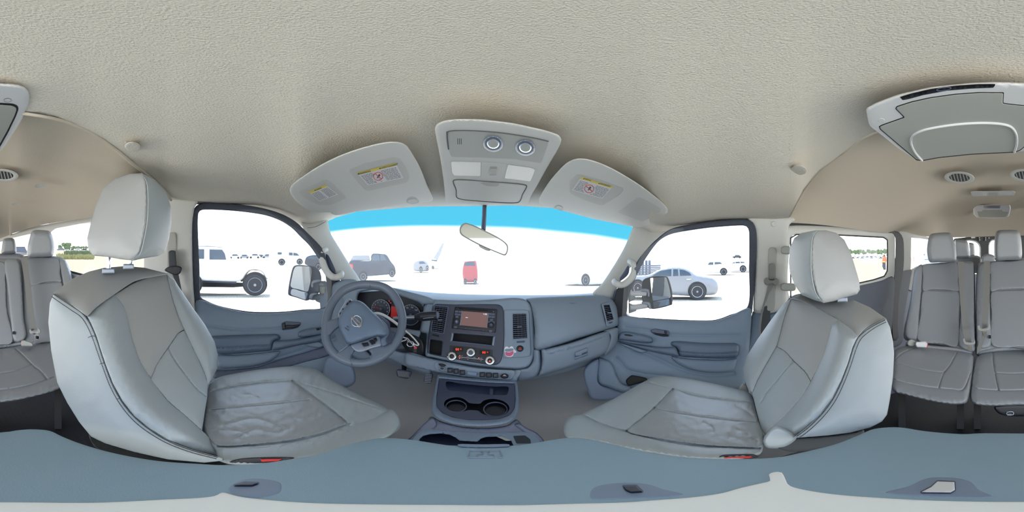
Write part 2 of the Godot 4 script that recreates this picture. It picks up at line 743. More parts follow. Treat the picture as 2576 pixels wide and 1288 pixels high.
func make_materials() -> void:
	var S := FastNoiseLite.TYPE_SIMPLEX_SMOOTH
	var C := FastNoiseLite.TYPE_CELLULAR
	var grain := noise_tex(0.035, S, 11, true, 5.0, 4)
	var hide := noise_tex(0.07, C, 5, true, 3.0, 2)
	var fleck := noise_tex(0.05, S, 21, true, 6.0, 3)
	var pile := noise_tex(0.16, S, 9, true, 9.0, 2)
	var gravel := noise_tex(0.03, S, 14, false, 1.0, 4, ramp2(Color(0.72, 0.71, 0.68), Color(1, 1, 1), 0.25, 0.7))
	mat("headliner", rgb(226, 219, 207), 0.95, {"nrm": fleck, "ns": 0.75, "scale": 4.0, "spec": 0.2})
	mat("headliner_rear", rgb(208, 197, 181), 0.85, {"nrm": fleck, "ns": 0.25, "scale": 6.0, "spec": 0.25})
	mat("trim_light", rgb(214, 214, 210), 0.55, {"nrm": grain, "ns": 0.12, "scale": 9.0})
	mat("trim_shade", rgb(188, 186, 181), 0.6)
	mat("visor_panel", rgb(202, 201, 197), 0.6)
	mat("leather", rgb(170, 178, 183), 0.4, {"nrm": hide, "ns": 0.25, "scale": 7.0, "spec": 0.5})
	mat("leather_worn", rgb(156, 160, 164), 0.34, {"nrm": hide, "ns": 0.3, "scale": 7.0})
	mat("leather_warm", rgb(174, 176, 177), 0.42, {"nrm": hide, "ns": 0.2, "scale": 7.0, "spec": 0.5})
	mat("leather_rear", rgb(153, 157, 162), 0.4, {"nrm": hide, "ns": 0.2, "scale": 8.0})
	mat("leather_gap", rgb(88, 90, 94), 0.8)
	mat("thread", rgb(92, 94, 98), 0.8)
	mat("piping", rgb(196, 199, 200), 0.5)
	mat("dash", rgb(138, 152, 168), 0.62, {"nrm": grain, "ns": 0.25, "scale": 9.0, "spec": 0.35})
	mat("dash_top", rgb(150, 167, 184), 0.6, {"nrm": grain, "ns": 0.25, "scale": 9.0, "spec": 0.4})
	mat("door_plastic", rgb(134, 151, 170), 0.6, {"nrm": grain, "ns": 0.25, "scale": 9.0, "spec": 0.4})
	mat("arm_vinyl", rgb(102, 119, 141), 0.5, {"nrm": grain, "ns": 0.2, "scale": 9.0})
	mat("plastic_dark", rgb(86, 95, 118), 0.5, {"nrm": grain, "ns": 0.15, "scale": 9.0})
	mat("stack_dark", rgb(66, 71, 88), 0.45, {"nrm": grain, "ns": 0.15, "scale": 9.0})
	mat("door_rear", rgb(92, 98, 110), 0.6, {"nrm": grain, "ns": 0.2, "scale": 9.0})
	mat("tail_panel", rgb(64, 65, 70), 0.6)
	mat("plastic_black", rgb(34, 36, 44), 0.45)
	mat("black", rgb(14, 14, 17), 0.6)
	mat("rubber", rgb(38, 40, 48), 0.6)
	mat("seal", rgb(66, 72, 86), 0.6)
	mat("gloss_black", rgb(22, 23, 28), 0.15)
	mat("lid", rgb(146, 172, 190), 0.6, {"nrm": hide, "ns": 0.5, "scale": 6.0, "spec": 0.4})
	mat("console", rgb(126, 142, 166), 0.55, {"nrm": grain, "ns": 0.2, "scale": 9.0})
	mat("console_dark", rgb(70, 78, 104), 0.45)
	mat("paper", rgb(250, 252, 252), 0.8)
	mat("wheel_leather", rgb(104, 114, 130), 0.38, {"nrm": hide, "ns": 0.25, "scale": 10.0})
	mat("hub", rgb(104, 120, 142), 0.5, {"nrm": grain, "ns": 0.25, "scale": 10.0})
	mat("silver", rgb(150, 160, 176), 0.35, {"metal": 0.3})
	mat("chrome", rgb(225, 228, 232), 0.12, {"metal": 1.0})
	mat("metal", rgb(170, 172, 176), 0.3, {"metal": 0.9})
	mat("mirror", rgb(235, 238, 240), 0.02, {"metal": 1.0})
	mat("white_plastic", rgb(226, 226, 228), 0.4)
	mat("grey_plastic", rgb(176, 178, 172), 0.5, {"nrm": grain, "ns": 0.1, "scale": 9.0})
	mat("mark", rgb(206, 212, 224), 0.6)
	mat("mark_dim", rgb(130, 140, 158), 0.6)
	mat("carpet", rgb(200, 201, 204), 1.0, {"nrm": pile, "ns": 1.0, "scale": 7.0, "spec": 0.1})
	mat("belt", rgb(138, 138, 136), 0.8, {"nrm": grain, "ns": 0.2, "scale": 12.0})
	mat("belt_dark", rgb(70, 74, 80), 0.7)
	mat("red", rgb(214, 52, 48), 0.5)
	mat("yellow", rgb(238, 214, 72), 0.6)
	mat("print", rgb(70, 70, 76), 0.8)
	mat("label_white", rgb(232, 232, 234), 0.6)
	mat("pink", rgb(206, 92, 130), 0.5)
	mat("lens", rgb(196, 198, 202), 0.25, {"nrm": noise_tex(0.12, C, 31, true, 6.0, 1), "ns": 0.5, "scale": 16.0})
	mat("screen_glow", rgb(60, 50, 52), 0.3, {"emit": rgb(150, 112, 108), "e": 0.27})
	mat("red_glow", rgb(120, 20, 20), 0.4, {"emit": rgb(190, 50, 52), "e": 0.16})
	mat("digit_glow", rgb(200, 40, 20), 0.4, {"emit": rgb(255, 78, 40), "e": 1.0})
	mat("white_glow", rgb(220, 225, 240), 0.4, {"emit": rgb(200, 210, 235), "e": 0.7})
	mat("gauge", rgb(44, 50, 66), 0.4)
	mat("ground", rgb(214, 208, 196), 1.0, {"tex": gravel, "scale": 0.9, "spec": 0.1})
	mat("ground_dimmed", rgb(150, 141, 127), 1.0, {"tex": gravel, "scale": 0.35, "spec": 0.1})
	mat("paint_white", rgb(216, 217, 219), 0.25)
	mat("paint_silver", rgb(136, 140, 147), 0.25, {"metal": 0.2})
	mat("paint_dark", rgb(44, 50, 62), 0.2)
	mat("paint_grey", rgb(130, 136, 144), 0.25)
	mat("paint_red", rgb(150, 46, 58), 0.25)
	mat("paint_blue", rgb(70, 84, 110), 0.25)
	mat("car_glass", rgb(58, 76, 92), 0.08)
	mat("tyre", rgb(46, 46, 50), 0.9)
	mat("alloy", rgb(214, 216, 220), 0.3, {"metal": 0.4})
	mat("leaf", rgb(86, 104, 66), 0.9)
	mat("leaf_dry", rgb(150, 146, 92), 0.9)
	mat("bark", rgb(92, 80, 66), 0.95)
	mat("vest", rgb(255, 108, 52), 0.7)
	mat("hi_vis", rgb(232, 224, 90), 0.6)
	mat("trousers", rgb(58, 58, 72), 0.9)
	mat("skin", rgb(150, 104, 84), 0.7)
	mat("wood_wall", rgb(96, 104, 118), 0.9)
	# coin rubber of the rear floor
	var im := Image.create(64, 64, false, Image.FORMAT_RGB8)
	for y in 64:
		for x in 64:
			var p := Vector2(x % 32 - 16, y % 32 - 16)
			var q := Vector2((x + 16) % 32 - 16, (y + 16) % 32 - 16)
			var h := 1.0 if p.length() < 9.0 else 0.0
			im.set_pixel(x, y, Color(h, h, h))
	im.bump_map_to_normal_map(4.0)
	im.generate_mipmaps()
	var mm := mat("coin_rubber", rgb(30, 31, 35), 0.55, {"scale": 14.0})
	mm.normal_enabled = true
	mm.normal_texture = ImageTexture.create_from_image(im)
	# glass
	for g in [["pane", Color(0.9, 0.95, 1.0, 0.04)], ["pane_dark", Color(0.25, 0.3, 0.34, 0.16)]]:
		var w := mat(g[0], g[1], 0.0)
		w.transparency = BaseMaterial3D.TRANSPARENCY_ALPHA
		w.metallic_specular = 0.2
	M.pane_glare = M.pane.duplicate()
	M.pane_glare.backlight_enabled = true
	M.pane_glare.backlight = Color(0.2, 0.2, 0.2)  # translucent white veil stands in for glare over the windscreen
	var tint := mat("shade_band", Color(1, 1, 1, 0.0), 0.0)
	tint.refraction_enabled = true
	tint.refraction_scale = 0.001
	tint.transparency = BaseMaterial3D.TRANSPARENCY_ALPHA
	var gi := Image.create(4, 128, false, Image.FORMAT_RGB8)
	for y in 128:
		var t := smoothstep(0.76, 1.0, y / 127.0)
		for x in 4:
			gi.set_pixel(x, y, Color(0.02, 0.26, 0.34).lerp(Color(1, 1, 1), t))
	tint.albedo_texture = ImageTexture.create_from_image(gi)
	tint.texture_repeat = false


# --- the lot outside, tilted as it lies
func horizon(x: float) -> float:
	var k := [[-2000.0, 622.0], [230.0, 622.0], [560.0, 638.0], [1000.0, 640.0], [1500.0, 641.0], [2100.0, 640.0], [4600.0, 640.0]]
	for i in k.size() - 1:
		if x < k[i + 1][0]:
			return lerpf(k[i][1], k[i + 1][1], smoothstep(0.0, 1.0, clampf((x - k[i][0]) / (k[i + 1][0] - k[i][0]), 0.0, 1.0)))
	return 644.0


# depth of a spot of ground seen at x, y
func gd(x: float, y: float) -> float:
	return EYE * F / maxf(1.5, y - horizon(x))


func build_ground() -> void:
	var full := []
	for d in [420.0, 260.0, 160.0, 100.0, 70.0, 50.0, 36.0, 26.0, 18.0, 12.0, 7.0, 3.0, -6.0, -40.0]:
		var line := []
		for i in 241:
			var x := -2300.0 + i * 30.0
			var w: float = (x - 1288.0) / F * maxf(d, 12.0)
			line.append(Vector3(w, maxf(d, 0.0) * (644.0 - horizon(x)) / F, -d))
		full.append(line)
	var ac := Acc.new()
	skin(ac, full, 0.0)
	tag(commit(self, "ground", ac, M.ground), "pale sunlit gravel lot outside the windows", "", "", "structure")
	for e in [[-600.0, 430.0, 631.0, "gravel beyond the left rear windows, painted darker and tan for lower exposure"], [2000.0, 2480.0, 651.0, "gravel beyond the sliding door window, painted darker and tan for lower exposure"]]:
		var g2 := []
		for i in 9:
			var line := []
			for k in 13:
				var x := lerpf(e[0], e[1], k / 12.0)
				var d := 1.0 / lerpf(1.0 / gd(x, e[2]), 1.0 / 10.0, i / 8.0)
				var p := P(x, horizon(x) + EYE * F / d, d)
				line.append(p + Vector3(0, 0.03 + d * 0.001, 0))
			g2.append(line)
		var a2 := Acc.new()
		skin(a2, g2, 0.0)
		structure(commit(self, numbered("ground_dimmed_patch"), a2, M.ground_dimmed), e[3])  # darker copy of the same lot, standing in for weaker exposure here


# rows between two rows of points (x, y, depth), straight in space
func loft2(a: Array, b: Array, n: int) -> Array:
	var rows := []
	for i in n + 1:
		var t := i / float(n)
		var row := []
		for k in range(0, a.size(), 3):
			row.append_array([lerpf(a[k], b[k], t), lerpf(a[k + 1], b[k + 1], t), 1.0 / lerpf(1.0 / a[k + 2], 1.0 / b[k + 2], t)])
		rows.append(row)
	return rows


func structure(o: Node, label: String) -> Node:
	return tag(o, label, "", "", "structure")


const ROOF := [-1500, 275, 0.42, -200, 275, 0.42, 75, 283, 0.40, 180, 308, 0.40, 260, 350, 0.38, 330, 405, 0.34, 400, 462, 0.31, 430, 506, 0.266, 490, 514, 0.254, 560, 518, 0.252,
	640, 527, 0.246, 700, 548, 0.216, 740, 563, 0.184, 778, 575, 0.163, 822, 558, 0.203, 845, 547, 0.225, 900, 532, 0.25, 1050, 520, 0.275, 1290, 517, 0.28, 1450, 527, 0.26, 1600, 574, 0.166, 1640, 584, 0.132, 1690, 580, 0.135, 1750, 567, 0.156, 1810, 560, 0.168,
	1880, 557, 0.17, 1985, 548, 0.175, 2020, 480, 0.27, 2060, 430, 0.32, 2120, 385, 0.36, 2200, 330, 0.40, 2400, 292, 0.42, 2800, 285, 0.42, 4100, 285, 0.42]


func build_shell() -> void:
	# the front headliner, from over the eye down to the window heads
	var full := []
	for z in [0.55, 0.1, -0.45]:
		var line := []
		for k in range(0, ROOF.size(), 3):
			line.append(Vector3((ROOF[k] - 1288.0) / F * 1.6, EYE + 0.485, z))
		full.append(line)
	for i in 19:
		var t := i / 18.0
		var line := []
		for k in range(0, ROOF.size(), 3):
			var y := lerpf(-90.0, ROOF[k + 1], t)
			var h := lerpf(0.475, ROOF[k + 2], pow(t, 2.4))
			line.append(P(ROOF[k], y, h * F / (644.0 - y)))
		full.append(line)
	var ac := Acc.new()
	skin(ac, full, 0.03)
	structure(commit(self, "ceiling", ac, M.headliner), "grained beige headliner over the front seats, from visors to rear seam")
	# the rear headliners either side, running back to the tail of the van
	structure(sheet(self, "ceiling_001", M.headliner_rear, loft2(
		[-500, 256, 1.83, -60, 260, 1.76, 75, 265, 1.69, 180, 290, 1.82, 260, 332, 1.98, 330, 387, 2.18, 400, 446, 2.6, 434, 488, 2.86],
		[-500, 650, 14, -60, 616, 9.5, 30, 588, 6.6, 100, 567, 5.2, 200, 551, 4.0, 290, 537, 3.4, 370, 524, 3.08, 434, 510, 2.92], 6), 4, 2, 0.03), "smooth tan rear headliner left of the driver's headrest")
	structure(sheet(self, "ceiling_002", M.headliner_rear, loft2(
		[1983, 530, 2.76, 2020, 464, 2.53, 2060, 413, 2.3, 2120, 367, 2.13, 2200, 312, 1.96, 2400, 274, 1.85, 2620, 266, 1.82, 3100, 264, 1.82],
		[1984, 560, 2.82, 2060, 565, 3.0, 2150, 576, 3.5, 2262, 590, 4.6, 2345, 596, 5.8, 2420, 597, 8.6, 2620, 592, 9.2, 3100, 592, 9.4], 6), 4, 2, 0.03), "smooth tan rear headliner behind the passenger's headrest")
	# unseen roof slabs, added over the headliners to keep sun patches out
	var roof := []
	for d in [-0.6, 1.5, 3.8, 3.81, 6.0, 10.0]:
		roof.append([Vector3(-10.0, EYE + 0.56, -d), Vector3(-0.57 * d - 0.1 if d > 3.8 else 0.0, EYE + 0.56, -d), Vector3(0.46 * d + 0.1 if d > 3.8 else 0.0, EYE + 0.56, -d), Vector3(10.0, EYE + 0.56, -d)])
	var rc := Acc.new()
	skin(rc, [[roof[2][0], roof[2][3]], [roof[1][0], roof[1][3]], [roof[0][0], roof[0][3]]], 0.02)
	skin(rc, [[roof[5][0], roof[5][1]], [roof[4][0], roof[4][1]], [roof[3][0], roof[3][1]]], 0.02)
	skin(rc, [[roof[5][2], roof[5][3]], [roof[4][2], roof[4][3]], [roof[3][2], roof[3][3]]], 0.02)
	structure(commit(self, "roof", rc, M.paint_white), "unseen white van roof added over the headliners to keep the sun out")
	# seams where the headliners meet, a soft pale edge roll with a dark gap over it
	for e in [["headliner_seam", [-40, 278, 1.74, 75, 283, 1.66, 180, 308, 1.79, 260, 350, 1.94, 330, 405, 2.13, 400, 462, 2.54, 430, 500, 2.8], "ceiling_001"],
			["headliner_seam", [1988, 540, 2.7, 2020, 479, 2.48, 2060, 430, 2.26, 2120, 385, 2.1, 2200, 330, 1.92, 2400, 292, 1.82, 2620, 284, 1.8], "ceiling_002"]]:
		var p := []
		var q := []
		for k in range(0, e[1].size(), 3):
			p.append(P(e[1][k], e[1][k + 1] + 3.5, e[1][k + 2]))
			q.append(P(e[1][k], e[1][k + 1] - 0.5, e[1][k + 2] - 0.004))
		var t := get_node(e[2])
		tube(t, "edge_roll", M.headliner_rear, smooth3(p, 5), 0.006)
		tube(t, "gap", M.leather_gap, smooth3(q, 5), 0.0016)
	# floors
	structure(sheet(self, "floor", M.carpet, [[560, 880, 3.5, 900, 890, 3.5, 1290, 892, 3.5, 1700, 890, 3.5, 1990, 880, 3.5], [540, 1000, 3.05, 900, 1000, 3.05, 1290, 1000, 3.05, 1700, 1000, 3.05, 2000, 1000, 3.05],
		[520, 1120, 2.75, 900, 1120, 2.75, 1290, 1120, 2.75, 1700, 1120, 2.75, 2020, 1120, 2.75], [440, 1500, 1.9, 800, 1500, 1.9, 1290, 1500, 1.9, 1800, 1500, 1.9, 2080, 1500, 1.9]], 5, 5, 0.03), "worn grey carpet of the front footwells, rising under the dashboard")
	var mat_dep := level(1.05)
	for e in [[[-700, 640], "black studded rubber floor mat before the left rear bench"], [[1960, 3300], "black studded rubber floor mat behind the passenger seat"]]:
		var a := []
		var b := []
		for i in 5:
			var x := lerpf(e[0][0], e[0][1], i / 4.0)
			a.append_array([x, 800.0, mat_dep.at(x, 800)])
			b.append_array([x, 1330.0, mat_dep.at(x, 1330)])
		structure(sheet(self, numbered("floor_mat"), M.coin_rubber, loft2(a, b, 6), 2, 1, 0.02), e[1])
	# the sheet metal under the windows
	var sill := [-700, 700, 12.0, -300, 700, 9.0, 60, 690, 5.6, 180, 693, 4.35, 300, 706, 3.7, 440, 762, 3.12, 700, 806, 3.25, 860, 792, 3.55, 960, 745, 3.75, 1290, 748, 3.85, 1500, 748, 3.75, 1600, 815, 3.5, 1700, 820, 3.35, 1890, 806, 3.1, 2000, 745, 3.45, 2150, 727, 4.0, 2235, 709, 4.5, 2300, 700, 5.1, 2420, 690, 8.8, 3000, 690, 9.6]
	var low := []
	for k in range(0, sill.size(), 3):
		low.append_array([sill[k], 644.0 + F * 1.12 / sill[k + 2], sill[k + 2]])
	structure(sheet(self, "wall_front", M.plastic_dark, loft2(sill, low, 3), 3, 1, 0.04), "body side and bulkhead below the windows all round the cabin")


func glass(nm: String, label: String, m: Material, pts: PackedVector2Array, dep: Dep, sm := true) -> void:
	structure(pad(self, nm, m, pts, dep, {"th": 0.004, "sm": sm, "rc": 4.0}), label)


func build_openings() -> void:
	var dl := D([490, 700, 2.86, 860, 700, 3.06, 490, 520, 2.86, 860, 930, 3.0])
	var dr := D([1890, 700, 2.82, 1570, 700, 3.02, 1890, 560, 2.82, 1570, 930, 2.98])
	# driver's door window
	var win := c("B", [52, 150, 78, 129, 200, 130, 350, 142, 500, 165, 600, 200, 680, 250, 740, 310, 800, 370, 850, 440, 890, 505, 907, 560, 916, 640, 914, 778, 750, 802, 600, 816, 420, 816, 300, 800, 180, 772, 100, 738, 66, 715, 58, 500, 48, 250])
	var seal := c("B", [4, 230, 10, 150, 35, 102, 90, 80, 200, 84, 400, 101, 540, 131, 640, 168, 722, 220, 792, 288, 848, 343, 893, 398, 940, 520, 985, 560, 1020, 640, 1022, 700, 985, 760, 945, 800, 750, 826, 600, 838, 420, 838, 300, 822, 180, 792, 80, 755, 45, 745, 40, 810, 18, 810, 12, 500])
	structure(pad(self, "trim_1", M.seal, seal, dl, {"holes": [win], "hsm": true, "b": 0.012, "r": 5.0, "th": 0.05, "off": 0.0}), "dark rubber surround of the driver's door window")
	structure(pad(self, "trim_2", M.rubber, c("B", [922, 572, 960, 590, 1000, 612, 1018, 650, 1012, 700, 985, 745, 925, 790, 926, 680]), dl, {"b": 0.01, "r": 4.0, "off": 0.014, "th": 0.02}), "black corner panel behind the driver's door mirror")
	glass("window_1", "glass of the driver's door window", M.pane, c("B", [40, 110, 500, 130, 760, 280, 950, 560, 950, 800, 500, 840, 100, 770, 40, 700]), D([2.92, 0, 0].slice(0, 1)), false)
	# the strip of B pillar and door edge beside the driver's window
	structure(pad(self, "trim_3", M.trim_light, c("O", [372, 506, 430, 497, 498, 505, 490, 521, 484, 560, 484, 640, 487, 730, 492, 800, 470, 830, 372, 800]), D([430, 600, 2.86, 490, 600, 2.84, 430, 780, 2.84]), {"b": 0.02, "r": 10.0, "th": 0.1}), "pale pillar trim between driver's headrest and door window")
	structure(pad(self, "trim_4", M.trim_shade, c("O", [424, 590, 441, 588, 444, 640, 446, 690, 444, 705, 422, 700]), D([2.83]), {"b": 0.004, "r": 3.0, "th": 0.012}), "raised belt guide plate on the driver's pillar")
	# left A pillar
	structure(pad(self, "trim_5", M.trim_light, c("B", [745, 215, 830, 190, 905, 160, 925, 205, 945, 287, 1000, 380, 1062, 480, 1148, 618, 1100, 645, 1042, 645, 1010, 600, 968, 545, 928, 480, 880, 415, 842, 362, 795, 305]), D([780, 545, 3.42, 900, 720, 3.2, 850, 560, 3.48, 840, 660, 3.14]), {"b": 0.03, "r": 14.0, "th": 0.1}), "pale left windscreen pillar beside the steering wheel")
	seam(self, "pillar_joint", M.leather_gap, c("B", [788, 250, 840, 243, 912, 207]), D([780, 545, 3.37, 900, 720, 3.15, 850, 560, 3.43, 840, 660, 3.09]), 0.0012).set_meta("kind", "structure")
	get_node("pillar_joint").set_meta("label", "thin joint line across the left windscreen pillar trim")
	# windscreen, with its blue shade band
	var ws := D([3.85])
	glass("window_2", "windscreen glass over the dashboard", M.pane_glare, c("O", [800, 560, 900, 512, 1100, 500, 1290, 498, 1480, 510, 1640, 560, 1600, 640, 1510, 752, 1290, 752, 1050, 752, 880, 735, 830, 640]), ws)
	var band := []
	for e in [[[812, 532, 900, 520, 1000, 510, 1100, 506, 1290, 504, 1400, 510, 1500, 522, 1620, 556], 3.62], [[822, 592, 900, 583, 1000, 578, 1100, 577, 1290, 582, 1400, 592, 1500, 602, 1608, 618], 3.66]]:
		var row := []
		for k in range(0, e[0].size(), 2):
			row.append_array([e[0][k], e[0][k + 1], e[1]])
		band.append(row)
	structure(sheet(self, "shade_band", M.shade_band, [band[0], band[1]], 3, 6, 0.0), "clear blue shade band across the top of the windscreen")
	# right A pillar
	structure(pad(self, "trim_6", M.trim_light, c("F", [700, 70, 640, 98, 580, 118, 508, 162, 452, 214, 402, 266, 352, 310, 305, 385, 280, 440, 262, 462, 230, 446, 176, 428, 225, 375, 290, 275, 335, 195, 372, 108, 400, 50, 520, 40]), D([1600, 560, 3.42, 1500, 735, 3.24, 1540, 700, 3.14, 1690, 570, 3.36]), {"b": 0.03, "r": 16.0, "th": 0.1}), "pale right windscreen pillar beside the passenger window")
	# passenger's door window
	var winr := c("F", [346, 532, 352, 450, 372, 392, 412, 300, 450, 236, 504, 168, 566, 134, 700, 110, 800, 99, 900, 93, 932, 97, 945, 122, 945, 300, 939, 488, 850, 531, 780, 555, 700, 558, 560, 553, 450, 546])
	var sealr := c("F", [272, 540, 270, 470, 285, 410, 322, 392, 400, 262, 440, 212, 482, 168, 560, 110, 680, 82, 800, 67, 920, 60, 965, 78, 982, 130, 978, 300, 962, 505, 955, 530, 850, 548, 780, 572, 700, 575, 560, 570, 450, 562, 350, 552])
	structure(pad(self, "trim_7", M.seal, sealr, dr, {"holes": [winr], "hsm": true, "b": 0.012, "r": 5.0, "th": 0.05}), "dark rubber surround of the passenger's door window")
	structure(pad(self, "trim_8", M.rubber, c("F", [285, 430, 300, 400, 345, 388, 348, 450, 340, 532, 290, 538, 278, 480]), dr, {"b": 0.01, "r": 4.0, "off": 0.014, "th": 0.02}), "black corner panel behind the passenger's door mirror")
	glass("window_3", "glass of the passenger's door window", M.pane, c("F", [320, 560, 330, 400, 430, 220, 560, 110, 960, 70, 970, 500, 800, 580]), D([2.92]), false)
	# right B pillar
	var bp := D([1900, 600, 2.84, 1975, 600, 2.8, 1900, 780, 2.82])
	structure(pad(self, "trim_9", M.trim_light, c("G", [84, 14, 180, 6, 296, 10, 322, 26, 296, 48, 284, 90, 280, 240, 278, 400, 272, 462, 228, 492, 150, 502, 112, 492, 119, 300, 120, 130, 108, 66]), bp, {"b": 0.02, "r": 9.0, "th": 0.1}), "pale pillar trim between passenger's window and headrest")
	structure(pad(self, "trim_10", M.grey_plastic, c("G", [188, 175, 196, 166, 218, 166, 228, 176, 228, 250, 222, 400, 215, 480, 178, 480, 184, 300]), bp, {"off": 0.022, "b": 0.003, "r": 3.0, "th": 0.006}), "belt guide plate on the passenger's pillar")
	structure(pad(self, "trim_11", M.trim_light, oval(1947, 563.5, 7.5, 7.5), bp, {"off": 0.022, "b": 0.004, "r": 2.5, "th": 0.004}), "round screw cap on top of the passenger's pillar")
	structure(pad(self, "trim_12", M.door_plastic, c("G", [108, 490, 150, 503, 230, 492, 285, 450, 290, 600, 160, 700, 80, 800, 60, 760, 90, 620]), D([1900, 800, 2.86, 1975, 780, 2.84, 1890, 900, 2.86]), {"b": 0.015, "r": 6.0, "th": 0.08}), "blue grey lower pillar trim beside the passenger's backrest")
	# sliding door behind the passenger's seat
	var sd := D([1990, 640, 3.3, 2250, 640, 4.35, 1990, 800, 3.3])
	var swin := c("G", [300, 118, 330, 100, 500, 101, 640, 108, 770, 115, 789, 128, 791, 200, 789, 285, 774, 312, 720, 330, 640, 348, 500, 385, 300, 430])
	structure(pad(self, "door_3", M.trim_light, c("G", [283, 62, 330, 46, 500, 52, 700, 74, 800, 88, 826, 96, 828, 200, 824, 316, 760, 342, 640, 372, 500, 410, 284, 470]), sd, {"holes": [swin], "hsm": true, "b": 0.02, "r": 8.0, "th": 0.08}), "pale framed sliding side door behind the passenger's headrest")
	var d3 := get_node("door_3")
	pad(d3, "window_seal", M.black, grown(swin, 1.5), sd, {"holes": [grown(swin, -1.8)], "sm": false, "hsm": false, "off": 0.012, "b": 0.003, "r": 1.0, "th": 0.02})
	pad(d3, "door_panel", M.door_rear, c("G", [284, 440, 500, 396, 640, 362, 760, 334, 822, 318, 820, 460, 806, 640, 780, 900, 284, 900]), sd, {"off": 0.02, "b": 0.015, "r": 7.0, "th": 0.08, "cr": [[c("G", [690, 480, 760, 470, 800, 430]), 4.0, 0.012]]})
	pad(d3, "hinge_cover", M.grey_plastic, c("G", [252, 168, 262, 161, 295, 162, 296, 198, 262, 199, 252, 192]), bp, {"off": 0.03, "b": 0.012, "r": 3.0, "th": 0.03})
	pad(d3, "hinge_cover", M.grey_plastic, c("G", [250, 356, 262, 348, 318, 350, 320, 384, 262, 385, 250, 378]), bp, {"off": 0.03, "b": 0.012, "r": 3.0, "th": 0.03})
	glass("window_5", "glass of the sliding side door window", M.pane, c("G", [284, 90, 800, 100, 805, 330, 284, 440]), D([1990, 640, 3.36, 2250, 640, 4.42, 1990, 800, 3.36]), false)
	structure(pad(self, "trim_13", M.rubber, c("G", [286, 56, 300, 36, 500, 42, 700, 62, 836, 84, 862, 104, 872, 140, 872, 260, 850, 420, 842, 560, 846, 620, 820, 640, 812, 560, 822, 330, 830, 200, 828, 110, 800, 94, 700, 80, 500, 60, 330, 54]), D([1990, 640, 3.26, 2260, 640, 4.4, 2260, 800, 4.4]), {"b": 0.012, "r": 4.0, "th": 0.06}), "dark ribbed seal round the sliding side door")
	# the pillar behind the sliding door and the quarter window
	var cp := D([2266, 640, 4.5, 2296, 640, 4.7, 2266, 700, 4.5])
	structure(pad(self, "trim_14", M.trim_light, c("U", [1225, 165, 1300, 160, 1400, 180, 1480, 215, 1450, 280, 1445, 500, 1432, 840, 1350, 862, 1262, 872, 1256, 600, 1262, 320, 1245, 220]), cp, {"b": 0.02, "r": 6.0, "th": 0.1}), "pale pillar trim behind the sliding side door")
	structure(pad(self, "trim_15", M.door_rear, c("O", [2262, 684, 2292, 678, 2291, 700, 2284, 740, 2274, 800, 2270, 860, 2240, 870, 2246, 780, 2252, 720]), cp, {"off": -0.01, "b": 0.02, "r": 5.0, "th": 0.1}), "dark lower pillar trim left of the right rear seats")
	structure(pad(self, "trim_16", M.trim_light, c("U", [1450, 205, 1600, 232, 1760, 262, 1900, 290, 1900, 330, 1740, 306, 1600, 284, 1450, 268]), D([2292, 595, 4.8, 2340, 600, 5.6, 2292, 620, 4.8]), {"b": 0.015, "r": 3.0, "th": 0.05}), "pale head trim over the quarter window beside the rear seats")
	structure(pad(self, "trim_17", M.trim_shade, c("O", [2290, 681, 2320, 672, 2360, 662, 2400, 655, 2400, 720, 2288, 730]), D([2292, 700, 4.85, 2340, 690, 5.8, 2292, 720, 4.85]), {"b": 0.015, "r": 3.0, "th": 0.05}), "sill under the quarter window beside the rear seats")
	glass("window_6", "glass of the quarter window beside the right rear seats", M.pane, c("O", [2286, 590, 2400, 604, 2400, 664, 2286, 690]), D([2292, 640, 4.95, 2390, 640, 6.9, 2292, 700, 4.95]), false)
	# left rear windows
	var lw := D([20, 620, 7.2, 230, 620, 3.85, 430, 620, 3.0, 230, 690, 3.85])
	structure(pad(self, "trim_18", M.trim_light, c("O", [-60, 618, 0, 600, 82, 570, 130, 562, 235, 545, 432, 508, 432, 533, 330, 545, 235, 557, 140, 575, 128, 584, 126, 660, 82, 660, 80, 588, 22, 601, -60, 622]), lw, {"sm": false, "rc": 4.0, "b": 0.015, "r": 3.0, "th": 0.05}), "pale window frame along the left rear side windows")
	structure(pad(self, "trim_19", M.black, c("O", [120, 662, 178, 681, 218, 691.5, 300, 714, 432, 745, 432, 750, 300, 720, 217, 697, 176, 687, 120, 668]), lw, {"sm": false, "rc": 0.5, "off": 0.01, "th": 0.03, "b": 0.004, "r": 1.5}), "black seal along the sill of the left rear window")
	structure(pad(self, "trim_20", M.trim_light, c("O", [110, 664, 178, 687, 218, 697, 300, 720, 432, 750, 432, 800, 300, 770, 180, 730, 110, 710]), lw, {"sm": false, "rc": 2.0, "off": 0.02, "th": 0.08, "b": 0.02, "r": 5.0}), "pale sill trim under the left rear window")
	glass("window_4", "glass of the left rear side windows", M.pane, c("O", [-60, 612, 80, 580, 432, 515, 432, 755, 218, 700, -60, 670]), D([20, 620, 7.4, 230, 620, 3.92, 430, 620, 3.05, 230, 690, 3.92]), false)
	structure(pad(self, "wall_left", M.plastic_dark, c("O", [-60, 650, 110, 660, 120, 760, -60, 800]), D([5.4]), {"sm": false, "th": 0.05}), "body side below the left rear windows")
	# back doors at the tail
	var bd := D([9.3])
	var w1 := c("S", [1380, 380, 1480, 375, 1560, 395, 1620, 450, 1640, 520, 1640, 650, 1640, 720, 1380, 720])
	var w2 := c("S", [1845, 640, 1842, 480, 1855, 420, 1900, 370, 2100, 350, 2300, 380, 2300, 640, 2200, 720, 1880, 720])
